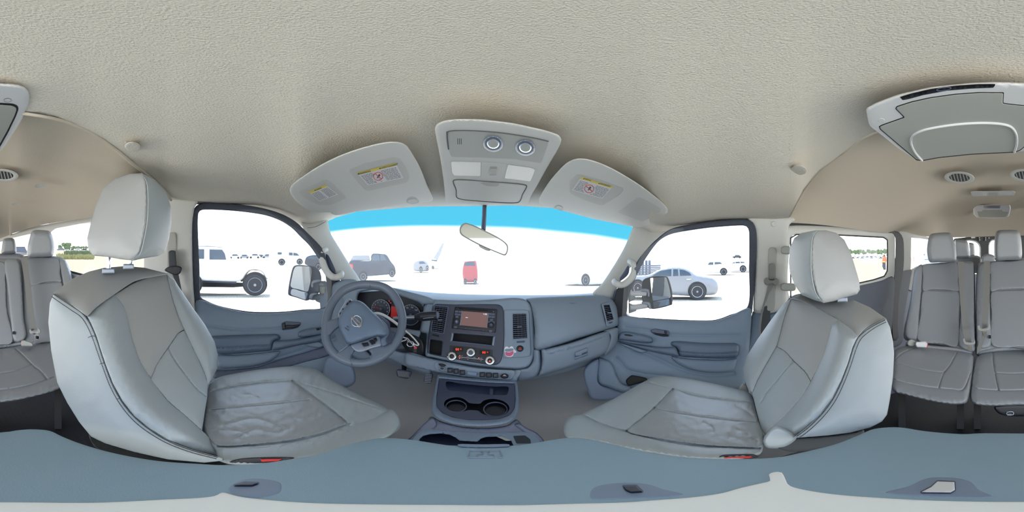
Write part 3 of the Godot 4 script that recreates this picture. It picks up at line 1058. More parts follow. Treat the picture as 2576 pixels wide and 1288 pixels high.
	structure(pad(self, "door_4", M.tail_panel, c("S", [1120, 325, 1420, 290, 1560, 265, 1720, 258, 2544, 258, 2700, 300, 2700, 900, 1120, 900]), bd, {"sm": false, "rc": 4.0, "holes": [w1, w2], "hsm": true, "b": 0.02, "r": 2.0, "th": 0.08}), "dark back doors with two windows at the far tail of the van")
	var d4 := get_node("door_4")
	for w in [w1, w2]:
		tube(d4, "window_frame", M.trim_light, on(curve_closed(grown(w, 2.2), 3.0), bd, 0.02), 0.008, true, 6)
	for q in [[1640, 310], [1648, 350], [1768, 310], [1768, 350], [1835, 312]]:
		pad(d4, "latch_fitting", M.trim_shade, quadp(2260 + (q[0] - 12) / 8.05, 560 + (q[1] - 14) / 8.05, 2260 + (q[0] + 12) / 8.05, 560 + (q[1] + 14) / 8.05), bd, {"sm": false, "rc": 1.0, "off": 0.04, "th": 0.03})
	pad(d4, "brake_light", M.white_plastic, c("S", [1465, 292, 1550, 284, 1560, 312, 1480, 320]), bd, {"sm": false, "rc": 1.0, "off": 0.05, "th": 0.03})


func build_doors() -> void:
	# driver's door
	var dl := D([490, 700, 2.84, 860, 700, 3.04, 490, 900, 2.78, 860, 930, 2.98])
	var d1 := thing("door_1", "blue grey driver's door with armrest, left of the steering wheel", "", P(680, 930, 2.9), "", "structure")
	pad(d1, "door_panel", M.door_plastic, c("B", [36, 742, 80, 738, 180, 774, 300, 806, 420, 824, 600, 824, 750, 808, 910, 790, 1010, 770, 1060, 830, 1080, 1000, 1080, 1180, 900, 1250, 500, 1280, 150, 1290, 100, 1050, 60, 880, 30, 800]), dl, {"b": 0.03, "r": 9.0, "th": 0.1, "g": 9.0, "cr": [[c("B", [80, 905, 300, 935, 500, 935, 620, 925]), 3.5, 0.008], [c("B", [180, 1215, 420, 1175, 620, 1120, 900, 1030, 980, 990]), 5.0, 0.014]]})
	pad(d1, "armrest", M.arm_vinyl, c("B", [128, 985, 160, 978, 300, 972, 560, 965, 598, 972, 606, 1000, 575, 1012, 556, 1030, 546, 1076, 440, 1090, 300, 1102, 180, 1100, 140, 1060]), dl, {"off": 0.02, "b": 0.045, "r": 8.0, "th": 0.06, "cr": [[c("B", [150, 1055, 300, 1056, 540, 1042]), 2.0, 0.006]]})
	pad(d1, "armrest_grip", M.arm_vinyl, c("B", [560, 1018, 580, 1012, 700, 1002, 820, 980, 895, 962, 930, 955, 930, 990, 860, 1018, 720, 1045, 600, 1072, 548, 1077, 546, 1060]), dl, {"off": 0.05, "b": 0.03, "r": 6.0, "th": 0.06})
	pad(d1, "map_pocket", M.door_plastic, c("B", [175, 1106, 300, 1106, 450, 1094, 605, 1078, 590, 1110, 540, 1150, 440, 1182, 300, 1196, 185, 1192, 165, 1150]), dl, {"off": 0.02, "b": 0.03, "r": 7.0, "th": 0.05})
	var sp := pad(d1, "switch_panel", M.arm_vinyl, c("B", [724, 962, 735, 948, 780, 932, 890, 917, 930, 910, 930, 962, 880, 972, 760, 988, 728, 985]), dl, {"off": 0.06, "b": 0.02, "r": 5.0, "th": 0.05})
	for k in 2:
		pad(sp, "window_switch", M.black, c("B", [845 + k * 26, 928 - k * 4, 866 + k * 26, 924 - k * 4, 870 + k * 26, 938 - k * 4, 850 + k * 26, 943 - k * 4]), dl, {"sm": false, "rc": 1.0, "off": 0.082, "th": 0.02, "b": 0.004, "r": 1.5})
	pad(d1, "lower_shade_band", M.plastic_dark, c("B", [160, 1218, 300, 1206, 450, 1186, 620, 1132, 760, 1092, 900, 1052, 945, 1060, 940, 1110, 760, 1160, 600, 1205, 420, 1240, 200, 1275, 150, 1260]), dl, {"off": 0.026, "b": 0.012, "r": 6.0, "th": 0.04})  # dark strip painted where the gap beside the seat lies in shade
	pad(d1, "handle_recess", M.plastic_dark, c("B", [611, 893, 640, 880, 742, 888, 742, 905, 720, 925, 690, 934, 615, 942]), dl, {"sm": false, "rc": 4.0, "off": 0.034, "b": 0.006, "r": 2.0, "th": 0.02})
	pad(d1, "inner_handle", M.plastic_black, c("B", [640, 905, 700, 905, 738, 900, 730, 915, 695, 928, 630, 932]), dl, {"sm": false, "rc": 4.0, "off": 0.042, "b": 0.012, "r": 2.5, "th": 0.02})
	pad(d1, "handle_lock", M.plastic_black, c("B", [614, 896, 638, 888, 640, 934, 618, 938]), dl, {"sm": false, "rc": 2.0, "off": 0.042, "b": 0.01, "r": 2.0, "th": 0.02})
	pad(d1, "speaker_cover", M.door_plastic, c("B", [770, 1035, 860, 1015, 900, 1040, 870, 1060, 800, 1052]), dl, {"off": 0.03, "b": 0.02, "r": 4.0, "th": 0.03})
	# grab handle on the left pillar
	grab("driver", c("B", [908, 398, 886, 408, 880, 432, 888, 472, 908, 528, 936, 566, 968, 584, 1004, 578, 1014, 558]), c("B", [912, 428, 930, 436, 978, 540, 962, 556, 940, 530, 915, 460]), D([810, 650, 3.08, 850, 690, 3.02, 810, 690, 3.06]), "pale grab handle on the left windscreen pillar")
	# passenger's door
	var dr := D([1890, 700, 2.8, 1570, 700, 3.0, 1890, 900, 2.76, 1570, 930, 2.96])
	var d2 := thing("door_2", "blue grey passenger's door with armrest and map pocket", "", P(1710, 940, 2.88), "", "structure")
	pad(d2, "door_panel", M.door_plastic, c("F", [296, 545, 345, 536, 450, 550, 560, 557, 700, 562, 780, 559, 850, 536, 945, 494, 958, 520, 945, 700, 925, 850, 915, 900, 700, 905, 400, 890, 180, 920, 170, 760, 200, 690, 270, 640, 296, 600]), dr, {"b": 0.03, "r": 9.0, "th": 0.1, "g": 9.0, "cr": [[c("E", [1180, 580, 1420, 605, 1640, 650, 2000, 660, 2330, 655]), 3.5, 0.007], [c("E", [1250, 800, 1480, 880, 1700, 985, 1900, 1045, 2100, 1065, 2290, 1040]), 4.5, 0.01], [c("E", [1080, 890, 1140, 940, 1200, 1010, 1400, 1055, 1640, 1075]), 4.5, 0.012]]})
	pad(d2, "armrest", M.arm_vinyl, c("E", [1640, 760, 1645, 722, 1720, 714, 2000, 733, 2290, 735, 2332, 760, 2332, 830, 2300, 885, 2180, 895, 2000, 893, 1850, 885, 1728, 871, 1705, 800, 1680, 775]), dr, {"off": 0.02, "b": 0.045, "r": 8.0, "th": 0.06, "cr": [[c("E", [1720, 825, 2000, 850, 2310, 835]), 2.0, 0.006]]})
	pad(d2, "armrest_grip", M.arm_vinyl, c("E", [1108, 716, 1200, 735, 1400, 762, 1560, 778, 1680, 778, 1700, 800, 1722, 870, 1640, 864, 1540, 846, 1400, 812, 1250, 765, 1108, 724]), dr, {"off": 0.05, "b": 0.03, "r": 6.0, "th": 0.06})
	pad(d2, "pull_cup", M.door_plastic, c("E", [1120, 732, 1250, 768, 1400, 815, 1360, 835, 1320, 834, 1240, 800, 1150, 760]), dr, {"off": 0.045, "b": 0.015, "r": 4.0, "th": 0.04})
	var sp2 := pad(d2, "switch_panel", M.arm_vinyl, c("E", [1108, 680, 1125, 640, 1180, 620, 1300, 640, 1400, 665, 1452, 690, 1456, 730, 1390, 738, 1300, 728, 1200, 712, 1108, 700]), dr, {"off": 0.06, "b": 0.02, "r": 5.0, "th": 0.05})
	pad(sp2, "window_switch", M.plastic_black, c("E", [1165, 646, 1220, 648, 1262, 664, 1225, 668, 1175, 660]), dr, {"sm": false, "rc": 1.5, "off": 0.084, "th": 0.01, "b": 0.004, "r": 1.5})
	pad(d2, "map_pocket", M.door_plastic, c("E", [1640, 868, 1728, 880, 1850, 893, 2000, 900, 2180, 902, 2310, 890, 2305, 940, 2285, 1005, 2240, 1030, 2050, 1040, 1850, 1010, 1730, 962, 1670, 920]), dr, {"off": 0.02, "b": 0.03, "r": 7.0, "th": 0.05})
	pad(d2, "handle_recess", M.plastic_dark, c("E", [1432, 606, 1480, 590, 1580, 605, 1622, 612, 1622, 672, 1560, 674, 1480, 655, 1445, 630]), dr, {"sm": false, "rc": 4.0, "off": 0.034, "b": 0.006, "r": 2.0, "th": 0.02})
	pad(d2, "inner_handle", M.plastic_black, c("E", [1448, 625, 1520, 640, 1590, 646, 1618, 650, 1618, 668, 1560, 668, 1490, 652]), dr, {"sm": false, "rc": 3.0, "off": 0.042, "b": 0.012, "r": 2.5, "th": 0.02})
	pad(d2, "handle_lock", M.plastic_black, c("E", [1572, 610, 1592, 608, 1604, 640, 1580, 642]), dr, {"sm": false, "rc": 2.0, "off": 0.042, "b": 0.01, "r": 2.0, "th": 0.02})
	pad(d2, "speaker_housing", M.door_plastic, c("E", [905, 890, 970, 898, 1030, 930, 1060, 975, 1078, 1030, 1105, 1095, 1150, 1150, 1230, 1180, 1180, 1240, 1020, 1190, 905, 1130]), dr, {"off": 0.04, "b": 0.03, "r": 8.0, "th": 0.08})
	pad(d2, "door_bin", M.black, c("E", [1185, 1120, 1215, 1082, 1250, 1062, 1390, 1090, 1400, 1120, 1300, 1150, 1215, 1168]), dr, {"off": 0.05, "b": 0.008, "r": 3.0, "th": 0.03})
	grab("passenger", c("F", [362, 270, 378, 280, 384, 304, 376, 338, 352, 366, 322, 384, 296, 380, 286, 368]), c("F", [350, 290, 358, 305, 350, 335, 318, 362, 310, 352, 332, 318]), D([1590, 660, 3.06, 1550, 700, 3.02, 1590, 700, 3.04]), "pale grab handle on the right windscreen pillar")
	# lower side trims of the footwells
	structure(pad(self, "trim_21", M.console, c("B", [930, 1120, 1000, 1130, 1090, 1180, 1110, 1290, 1030, 1330, 900, 1290, 900, 1180]), D([2.86]), {"b": 0.03, "r": 8.0, "th": 0.06}), "kick panel of the footwell under the steering wheel")
	structure(pad(self, "trim_22", M.console, c("E", [760, 1010, 905, 900, 905, 1130, 1020, 1190, 1180, 1240, 1100, 1300, 860, 1310, 800, 1220]), D([2.94]), {"b": 0.02, "r": 6.0, "th": 0.06}), "dark kick panel of the footwell beside the glovebox")


func grab(_who: String, pts: PackedVector2Array, core: PackedVector2Array, dep: Dep, label: String) -> void:
	var t := thing("grab_handle", label, "handle", P(pts[5].x, pts[5].y, dep.at(pts[5].x, pts[5].y)), "grab handles on the windscreen pillars")
	var line := on(pts, dep, 0.05)
	line[0] = P(pts[0].x, pts[0].y, dep.at(pts[0].x, pts[0].y) + 0.03)
	line[-1] = P(pts[-1].x, pts[-1].y, dep.at(pts[-1].x, pts[-1].y) + 0.03)
	tube(t, "grip", M.trim_light, smooth3(line, 6), 0.017, false, 10)
	pad(t, "mount", M.plastic_dark, core, dep, {"off": 0.012, "b": 0.006, "r": 2.0, "th": 0.04})


# an air vent: a frame with slats across, thin upright vanes behind and a tab
func vent(par: Node, tl: Vector2, tr: Vector2, br: Vector2, bl: Vector2, dep: Dep, n: int, nv: int, tab: Vector2, grow: float, frame_m: Material) -> void:
	var hole := PackedVector2Array([tl, tr, br, bl])
	var v := pad(par, "vent", frame_m, grown(hole, grow), dep, {"sm": false, "rc": 3.0, "holes": [hole], "hrc": 1.0, "off": 0.01, "b": 0.004, "r": grow * 0.6, "th": 0.03})
	pad(v, "duct", M.black, hole, dep, {"sm": false, "rc": 1.0, "off": -0.03, "th": 0.01})
	for i in nv:
		var t := (i + 0.5) / nv
		seam(v, "vane", M.plastic_black, PackedVector2Array([tl.lerp(tr, t), bl.lerp(br, t)]), dep, 0.0022, -0.012)
	for i in n:
		var t := (i + 0.5) / n
		var a := tl.lerp(bl, t)
		var b := tr.lerp(br, t)
		var w := tl.distance_to(bl) / n * 0.17
		pad(v, "slat", M.plastic_dark, PackedVector2Array([a + Vector2(0, -w), b + Vector2(0, -w), b + Vector2(0, w), a + Vector2(0, w)]), dep, {"sm": false, "rc": 0.0, "off": 0.002, "th": 0.014})
	pad(v, "tab", M.console, PackedVector2Array([tab + Vector2(-6, -1.3), tab + Vector2(6, -1.8), tab + Vector2(6, 1.2), tab + Vector2(-6, 1.8)]), dep, {"sm": false, "rc": 1.0, "off": 0.012, "b": 0.004, "r": 1.0, "th": 0.012})


func knob(par: Node, nm: String, x: float, y: float, rx: float, ry: float, dep: Dep, off: float, ring: Material, core: Material) -> MeshInstance3D:
	var k := pad(par, nm, ring, oval(x, y, rx, ry), dep, {"off": off + 0.012, "b": 0.006, "r": rx * 0.22, "th": 0.02, "sp": rx * 0.25, "g": rx * 0.4})
	pad(k, "dial", M.plastic_black, oval(x, y, rx * 0.74, ry * 0.74), dep, {"off": off + 0.019, "b": -0.004, "r": rx * 0.2, "th": 0.004, "sp": rx * 0.22, "g": rx * 0.4})
	pad(k, "cap", core, oval(x, y, rx * 0.5, ry * 0.5), dep, {"off": off + 0.019, "b": 0.005, "r": rx * 0.2, "th": 0.006, "sp": rx * 0.18, "g": rx * 0.3})
	return k


func build_dash() -> void:
	var t := thing("dashboard", "wide blue grey dashboard with centre stack, vents and glovebox under the windscreen", "dashboard", P(1290, 950, 2.9))
	# top pad, from the windscreen to the brow
	sheet(t, "top_pad", M.dash_top, [
		[800, 728, 3.6, 850, 712, 3.8, 930, 718, 3.84, 1050, 732, 3.84, 1150, 738, 3.84, 1290, 741, 3.84, 1420, 741, 3.84, 1500, 740, 3.84, 1566, 744, 3.6],
		[800, 722, 3.3, 850, 706, 3.3, 930, 716, 3.4, 1050, 730, 3.58, 1150, 736, 3.62, 1290, 739, 3.64, 1420, 739, 3.6, 1500, 737, 3.5, 1560, 740, 3.3],
		[802, 732, 3.22, 850, 714, 3.2, 930, 723, 3.25, 1050, 738, 3.3, 1150, 745, 3.28, 1290, 748, 3.25, 1420, 750, 3.2, 1500, 750, 3.15, 1556, 758, 3.08],
		[804, 745, 3.12, 856, 722, 3.1, 930, 730, 3.05, 1050, 748, 2.98, 1150, 757, 2.9, 1290, 762, 2.86, 1420, 768, 2.86, 1500, 768, 2.97, 1556, 774, 3.04],
		[806, 790, 3.08, 862, 745, 3.04, 930, 742, 2.98, 1050, 760, 2.9, 1150, 770, 2.84, 1290, 778, 2.8, 1420, 790, 2.86, 1500, 788, 2.99, 1556, 792, 3.06]], 6, 6, 0.03)
	var body := D([870, 780, 2.98, 1060, 780, 2.9, 1290, 780, 2.84, 1540, 800, 2.92, 1060, 930, 2.84, 1290, 930, 2.78, 1400, 930, 2.78, 900, 900, 2.9], true)
	# the mass behind everything
	pad(t, "carrier", M.dash, c("O", [862, 730, 930, 738, 1050, 755, 1150, 765, 1290, 772, 1420, 785, 1540, 780, 1556, 830, 1550, 900, 1480, 920, 1300, 960, 1100, 950, 960, 905, 880, 860, 860, 800]), body, {"off": -0.2, "th": 0.15, "g": 30.0, "b": 0.01, "r": 10.0})
	pad(t, "left_end", M.dash, c("O", [836, 720, 850, 708, 875, 702, 900, 708, 905, 740, 890, 800, 900, 860, 940, 900, 900, 905, 850, 860, 836, 800]), D([3.0]), {"b": 0.03, "r": 7.0, "th": 0.12})
	# brow over the instruments and the cluster
	var cl := D([900, 740, 2.92, 1060, 760, 2.84, 920, 830, 2.9, 1040, 850, 2.84])
	pad(t, "instrument_hood", M.dash, c("C", [240, 250, 330, 190, 420, 166, 560, 150, 700, 165, 900, 212, 1050, 250, 1165, 292, 1170, 345, 1075, 345, 1060, 400, 1045, 480, 1040, 640, 960, 760, 840, 800, 700, 780, 420, 560, 300, 420]), cl, {"b": 0.03, "r": 8.0, "th": 0.1, "holes": [c("C", [405, 250, 440, 215, 560, 200, 700, 222, 860, 270, 1000, 320, 1062, 370, 1050, 480, 1040, 600, 900, 590, 640, 560, 450, 470, 400, 350])], "hsm": true})
	pad(t, "cluster_face", M.plastic_black, c("C", [380, 230, 700, 200, 1090, 340, 1060, 640, 640, 600, 380, 400]), cl, {"sm": false, "off": -0.05, "th": 0.01})
	pad(t, "hood_edge", M.console, c("C", [318, 330, 340, 250, 385, 212, 420, 210, 392, 250, 372, 330, 360, 400, 335, 380]), cl, {"off": 0.02, "b": 0.008, "r": 3.0, "th": 0.03})
	for q in [[635, 392, 92, 96, "gauge"], [935, 452, 98, 104, "gauge"]]:
		var ctr := c("C", [q[0], q[1]])[0]
		var g := pad(t, "gauge", M.gauge, oval(ctr.x, ctr.y, q[2] / 4.025, q[3] / 4.025, 0, 28), cl, {"off": -0.035, "th": 0.02, "b": 0.0})
		seam(g, "gauge_ring", M.silver, oval(ctr.x, ctr.y, q[2] / 4.025, q[3] / 4.025, 0, 28), cl, 0.0018, -0.033, true)
		var nums: Array = ["0", "1", "2", "3", "4", "5", "6", "7", "8"] if q[0] < 700 else ["20", "40", "60", "80", "100", "120"]
		for i in nums.size():
			var a: float = deg_to_rad(165.0 + i * 27.0) if q[0] < 700 else deg_to_rad(170.0 + i * 38.0)
			text(g, "numeral", M.mark, nums[i], ctr.x + cos(a) * q[2] / 4.025 * 0.76, ctr.y + sin(a) * q[3] / 4.025 * 0.76, cl, -0.032, 3.6, 8.0)
		for i in 33:
			var a: float = deg_to_rad(160.0 + i * 7.4)
			var dirv := Vector2(cos(a) * q[2], sin(a) * q[3]) / 4.025
			if i % 2 == 0:
				seam(g, "tick", M.mark, PackedVector2Array([ctr + dirv * 0.9, ctr + dirv * 0.99]), cl, 0.0009, -0.0335)
		seam(g, "needle", M.red_glow, PackedVector2Array([ctr, ctr + Vector2(-70, -26) / 4.025]) if q[0] < 700 else PackedVector2Array([ctr + Vector2(-8, 3), ctr + Vector2(-12, 4)]), cl, 0.0014, -0.031)
		pad(g, "needle_hub", M.plastic_dark, oval(ctr.x, ctr.y, 3.6, 3.6), cl, {"off": -0.03, "th": 0.006, "b": 0.003, "r": 1.5})
	text(t, "gauge_caption", M.mark_dim, "x1000r/min", 958.5, 769, cl, -0.032, 1.6, 8.0)
	text(t, "gauge_caption", M.mark_dim, "MPH", 1030.5, 778, cl, -0.032, 1.6, 8.0)
	pad(t, "trip_display", M.red_glow, c("C", [742, 362, 800, 372, 800, 482, 735, 474]), cl, {"sm": false, "rc": 1.0, "off": -0.034, "th": 0.01})
	for q in [[720, 312], [735, 330]]:
		var w := c("C", [q[0], q[1]])[0]
		pad(t, "warning_lamp", M.red_glow, oval(w.x, w.y, 2.4, 1.8), cl, {"off": -0.035, "th": 0.004})
	# lower trim under the column
	pad(t, "column_panel", M.dash, c("C", [740, 800, 860, 830, 960, 830, 1100, 880, 1140, 900, 1140, 1045, 1000, 1015, 860, 960, 700, 890, 600, 880, 560, 840]), body, {"off": 0.0, "b": 0.03, "r": 7.0, "th": 0.08})
	pad(t, "ignition_surround", M.plastic_black, c("C", [890, 640, 960, 650, 1050, 700, 1075, 780, 1060, 850, 960, 840, 880, 790, 850, 720]), body, {"off": 0.01, "b": 0.015, "r": 5.0, "th": 0.05})
	# centre stack
	var st := D([1080, 760, 2.86, 1330, 755, 2.8, 1080, 900, 2.78, 1330, 930, 2.72])
	var slot := c("D", [655, 640, 1195, 685, 1175, 800, 632, 740])
	var bin := c("D", [338, 722, 492, 746, 480, 936, 326, 902])
	var vl := c("D", [400, 272, 568, 286, 508, 632, 352, 604])
	var vr := c("D", [1450, 376, 1628, 373, 1643, 698, 1456, 710])
	pad(t, "stack_bezel", M.dash, c("D", [276, 170, 420, 178, 620, 186, 900, 190, 1200, 176, 1400, 158, 1520, 158, 1620, 184, 1690, 250, 1722, 340, 1742, 600, 1752, 800, 1746, 930, 1722, 1010, 1670, 1080, 1580, 1112, 1450, 1118, 1200, 1100, 900, 1068, 600, 1015, 380, 965, 270, 930, 285, 650, 220, 630, 195, 610, 230, 400, 240, 270, 270, 240]), st, {"b": 0.03, "r": 7.0, "th": 0.14, "sp": 3.4, "holes": [slot, bin, vl, vr], "hrc": 2.0})
	pad(t, "stack_seam", M.black, c("D", [372, 184, 376, 184, 292, 925, 288, 925]), st, {"sm": false, "rc": 0.0, "off": 0.031, "th": 0.004})
	pad(t, "stack_panel", M.stack_dark, c("D", [390, 236, 660, 246, 1000, 240, 1240, 243, 1300, 262, 1326, 320, 1330, 500, 1330, 720, 1316, 900, 1300, 985, 1270, 1042, 1220, 1066, 1130, 1062, 800, 1012, 480, 950, 292, 908, 298, 760, 310, 640, 345, 420]), st, {"sm": false, "rc": 9.0, "off": 0.03, "b": 0.008, "r": 3.0, "th": 0.05, "holes": [slot, bin, vl], "hrc": 2.0, "sp": 3.0})
	for e in [[slot, 0.07], [bin, 0.06]]:
		pad(t, "cubby_back", M.black, e[0], st, {"sm": false, "rc": 1.0, "off": 0.03 - e[1], "th": 0.01})
	pad(t, "cubby_cheek", M.dash, c("D", [622, 625, 652, 640, 636, 736, 600, 748]), st, {"sm": false, "rc": 1.0, "off": 0.038, "b": 0.006, "r": 2.0, "th": 0.03})
	pad(t, "cubby_cheek", M.dash, c("D", [1182, 688, 1214, 672, 1196, 812, 1164, 800]), st, {"sm": false, "rc": 1.0, "off": 0.038, "b": 0.006, "r": 2.0, "th": 0.03})
	pad(t, "cubby_lip", M.plastic_dark, c("D", [600, 742, 640, 738, 1170, 796, 1195, 815, 1170, 812, 640, 758]), st, {"sm": false, "rc": 1.0, "off": 0.036, "b": 0.004, "r": 1.5, "th": 0.03})
	vent(t, vl[0], vl[1], vl[2], vl[3], shift(st, 0.028), 13, 4, c("D", [468, 456])[0], 3.5, M.plastic_dark)
	pad(t, "vent_panel", M.dash, c("D", [1330, 316, 1480, 318, 1640, 318, 1670, 340, 1676, 500, 1694, 900, 1680, 945, 1600, 960, 1318, 972, 1328, 800, 1340, 600]), st, {"sm": false, "rc": 6.0, "off": 0.034, "b": 0.006, "r": 3.0, "th": 0.02, "holes": [vr], "hrc": 1.5, "sp": 3.0})
	vent(t, vr[0], vr[1], vr[2], vr[3], shift(st, 0.03), 12, 4, c("D", [1540, 550])[0], 2.0, M.dash)
	pad(t, "vent_wheel", M.plastic_black, c("D", [366, 644, 455, 664, 448, 684, 360, 662]), st, {"sm": false, "rc": 2.0, "off": 0.042, "b": 0.005, "r": 1.5, "th": 0.01})
	pad(t, "vent_wheel", M.plastic_dark, c("D", [1500, 742, 1610, 736, 1610, 760, 1502, 766]), st, {"sm": false, "rc": 2.0, "off": 0.044, "b": 0.006, "r": 1.5, "th": 0.01})
	# radio
	var rd := pad(t, "radio", M.plastic_black, c("D", [668, 276, 1240, 310, 1216, 626, 622, 570]), st, {"sm": false, "rc": 2.5, "off": 0.04, "b": 0.006, "r": 2.0, "th": 0.02})
	pad(rd, "screen", M.screen_glow, c("D", [768, 336, 1114, 362, 1094, 562, 744, 526]), st, {"sm": false, "rc": 0.5, "off": 0.048, "th": 0.004})
	seam(rd, "screen_edge", M.silver, c("D", [762, 332, 738, 528]), st, 0.0018, 0.05)
	seam(rd, "screen_edge", M.silver, c("D", [1119, 362, 1099, 566]), st, 0.0018, 0.05)
	text(rd, "clock", M.white_glow, "1:26", 1020 + 1074 / 5.368, 720 + 377 / 5.368, st, 0.05, 3.6, 4.0)
	text(rd, "track_name", M.white_glow, "Bass", 1020 + 828 / 5.368, 720 + 423 / 5.368, st, 0.05, 2.0, 4.0)
	seam(rd, "disc_slot", M.black, c("D", [725, 300, 1120, 330]), st, 0.0022, 0.047)
	pad(rd, "eject_mark", M.mark_dim, c("D", [1188, 332, 1197, 346, 1179, 346]), st, {"sm": false, "rc": 0.0, "off": 0.05, "th": 0.002})
	for q in [[690, 342, "FM AM"], [738, 346, "CD"], [686, 378, "DISP"], [726, 384, "SCAN"], [696, 414, "TUNE"], [1144, 376, "MAP"], [1186, 380, "SRC"], [1140, 412, "SETUP"], [1184, 416, "INFO"], [1162, 455, "BACK"], [1136, 486, ""], [1182, 490, ""], [676, 552, "AUX"], [1150, 606, "AUDIO"]]:
		var w := c("D", [q[0], q[1]])[0]
		pad(rd, "radio_button", M.plastic_dark, quadp(w.x - 4.0, w.y - 2.6, w.x + 4.0, w.y + 2.6), st, {"sm": false, "rc": 0.7, "off": 0.05, "th": 0.004})
		if q[2]:
			text(rd, "button_legend", M.mark_dim, q[2], w.x, w.y, st, 0.051, 1.5, 4.0)
	for i in 6:
		var w := c("D", [748 + i * 61, 562 + i * 6.2])[0]
		text(rd, "preset_mark", M.mark_dim, str(i + 1), w.x, w.y, st, 0.05, 1.7, 4.0)
	var k1 := c("D", [689, 478])[0]
	knob(rd, "volume_knob", k1.x, k1.y, 5.6, 5.8, st, 0.04, M.plastic_dark, M.silver)
	var k2 := c("D", [1156, 521])[0]
	knob(rd, "tuning_knob", k2.x, k2.y, 7.4, 7.6, st, 0.04, M.plastic_black, M.plastic_dark)
	# climate panel
	var hv := pad(t, "climate_panel", M.plastic_black, c("D", [598, 796, 800, 812, 1180, 858, 1172, 1000, 1150, 1050, 960, 1030, 592, 960]), st, {"sm": false, "rc": 3.0, "off": 0.039, "th": 0.01})
	for q in [[708, 852], [1068, 894]]:
		var w := c("D", q)[0]
		pad(hv, "temperature_display", M.black, quadp(w.x - 13, w.y - 5.5, w.x + 13, w.y + 5.5), st, {"sm": false, "rc": 1.0, "off": 0.042, "th": 0.004})
		text(hv, "temperature_reading", M.digit_glow, "60", w.x - 1.6, w.y, st, 0.044, 5.6, 3.0, 0.0006, true)
		text(hv, "temperature_unit", M.digit_glow, "°F", w.x + 7.2, w.y, st, 0.044, 3.2, 3.0)
	for q in [[624, 946, 12.4, "temperature_knob", "plastic_black"], [880, 894, 11.8, "mode_knob", "plastic_dark"], [1138, 1004, 12.6, "fan_knob", "plastic_black"]]:
		var w := c("D", [q[0], q[1]])[0]
		knob(hv, q[3], w.x, w.y, q[2], q[2] * 0.96, st, 0.04, M.chrome, M[q[4]])
	pad(hv, "knob_light", M.digit_glow, oval(c("D", [1138, 1012])[0].x, c("D", [1138, 1012])[0].y, 2.0, 1.4), st, {"off": 0.066, "th": 0.002})
	seam(hv, "divider_line", M.mark, c("D", [714, 955, 880, 972, 1050, 991]), st, 0.0012, 0.041)
	for q in [[733, 938], [731, 973], [990, 968]]:
		var w := c("D", q)[0]
		pad(hv, "indicator_lamp", M.digit_glow, oval(w.x, w.y, 1.6, 1.1), st, {"off": 0.041, "th": 0.003})
	for q in [[764, 940, "A/C"], [760, 976, "on"], [842, 952, "AUTO"], [932, 961, "REAR"], [1022, 970, "dual"], [812, 996, "-"], [842, 988, "fan"], [926, 998, "~"], [1020, 1006, "off"]]:
		var w := c("D", [q[0], q[1]])[0]
		text(hv, "climate_legend", M.mark, q[2], w.x, w.y, st, 0.041, 1.9, 5.0)
	# hazard switch and the sticker
	var hz := c("D", [1546, 842])[0]
	var hb := pad(t, "hazard_switch", M.plastic_black, oval(hz.x, hz.y, 9.0, 8.0), st, {"off": 0.042, "b": 0.01, "r": 3.5, "th": 0.02})
	pad(hb, "hazard_mark", M.red, PackedVector2Array([hz + Vector2(0, -3.4), hz + Vector2(4.2, 3.2), hz + Vector2(-4.2, 3.2)]), st, {"sm": false, "rc": 0.4, "off": 0.055, "th": 0.003, "holes": [PackedVector2Array([hz + Vector2(0, -1.2), hz + Vector2(2.0, 2.1), hz + Vector2(-2.0, 2.1)])], "hrc": 0.2})
	# switch strip under the bezel
	pad(t, "lower_trim", M.dash, c("D", [0, 900, 120, 920, 270, 960, 420, 990, 620, 1030, 900, 1085, 1200, 1118, 1450, 1134, 1580, 1125, 1520, 1240, 1490, 1290, 1200, 1275, 900, 1245, 560, 1190, 330, 1140, 160, 1100, 0, 1060]), st, {"off": 0.0, "b": 0.03, "r": 6.0, "th": 0.14})
	var sw := D([1100, 920, 2.77, 1300, 950, 2.7, 1100, 940, 2.76])
	var strip := pad(t, "switch_strip", M.dash, c("D", [392, 1040, 410, 1026, 480, 1034, 700, 1072, 1000, 1112, 1250, 1128, 1440, 1132, 1476, 1145, 1482, 1180, 1440, 1250, 1400, 1266, 1200, 1254, 1000, 1232, 600, 1166, 410, 1130, 390, 1090]), st, {"sm": false, "rc": 4.0, "off": 0.036, "b": 0.004, "r": 2.0, "th": 0.02})
	var so := c("D", [494, 1114])[0]
	var sk := pad(strip, "power_socket", M.silver, oval(so.x, so.y, 7.6, 5.6), sw, {"off": 0.045, "b": 0.006, "r": 2.0, "th": 0.02})
	pad(sk, "socket_hole", M.plastic_black, oval(so.x, so.y - 0.4, 4.8, 3.2), sw, {"off": 0.054, "th": 0.004})
	pad(strip, "socket_cap", M.plastic_black, c("D", [445, 1048, 500, 1045, 548, 1068, 520, 1085, 470, 1078]), sw, {"off": 0.046, "b": 0.008, "r": 2.0, "th": 0.02})
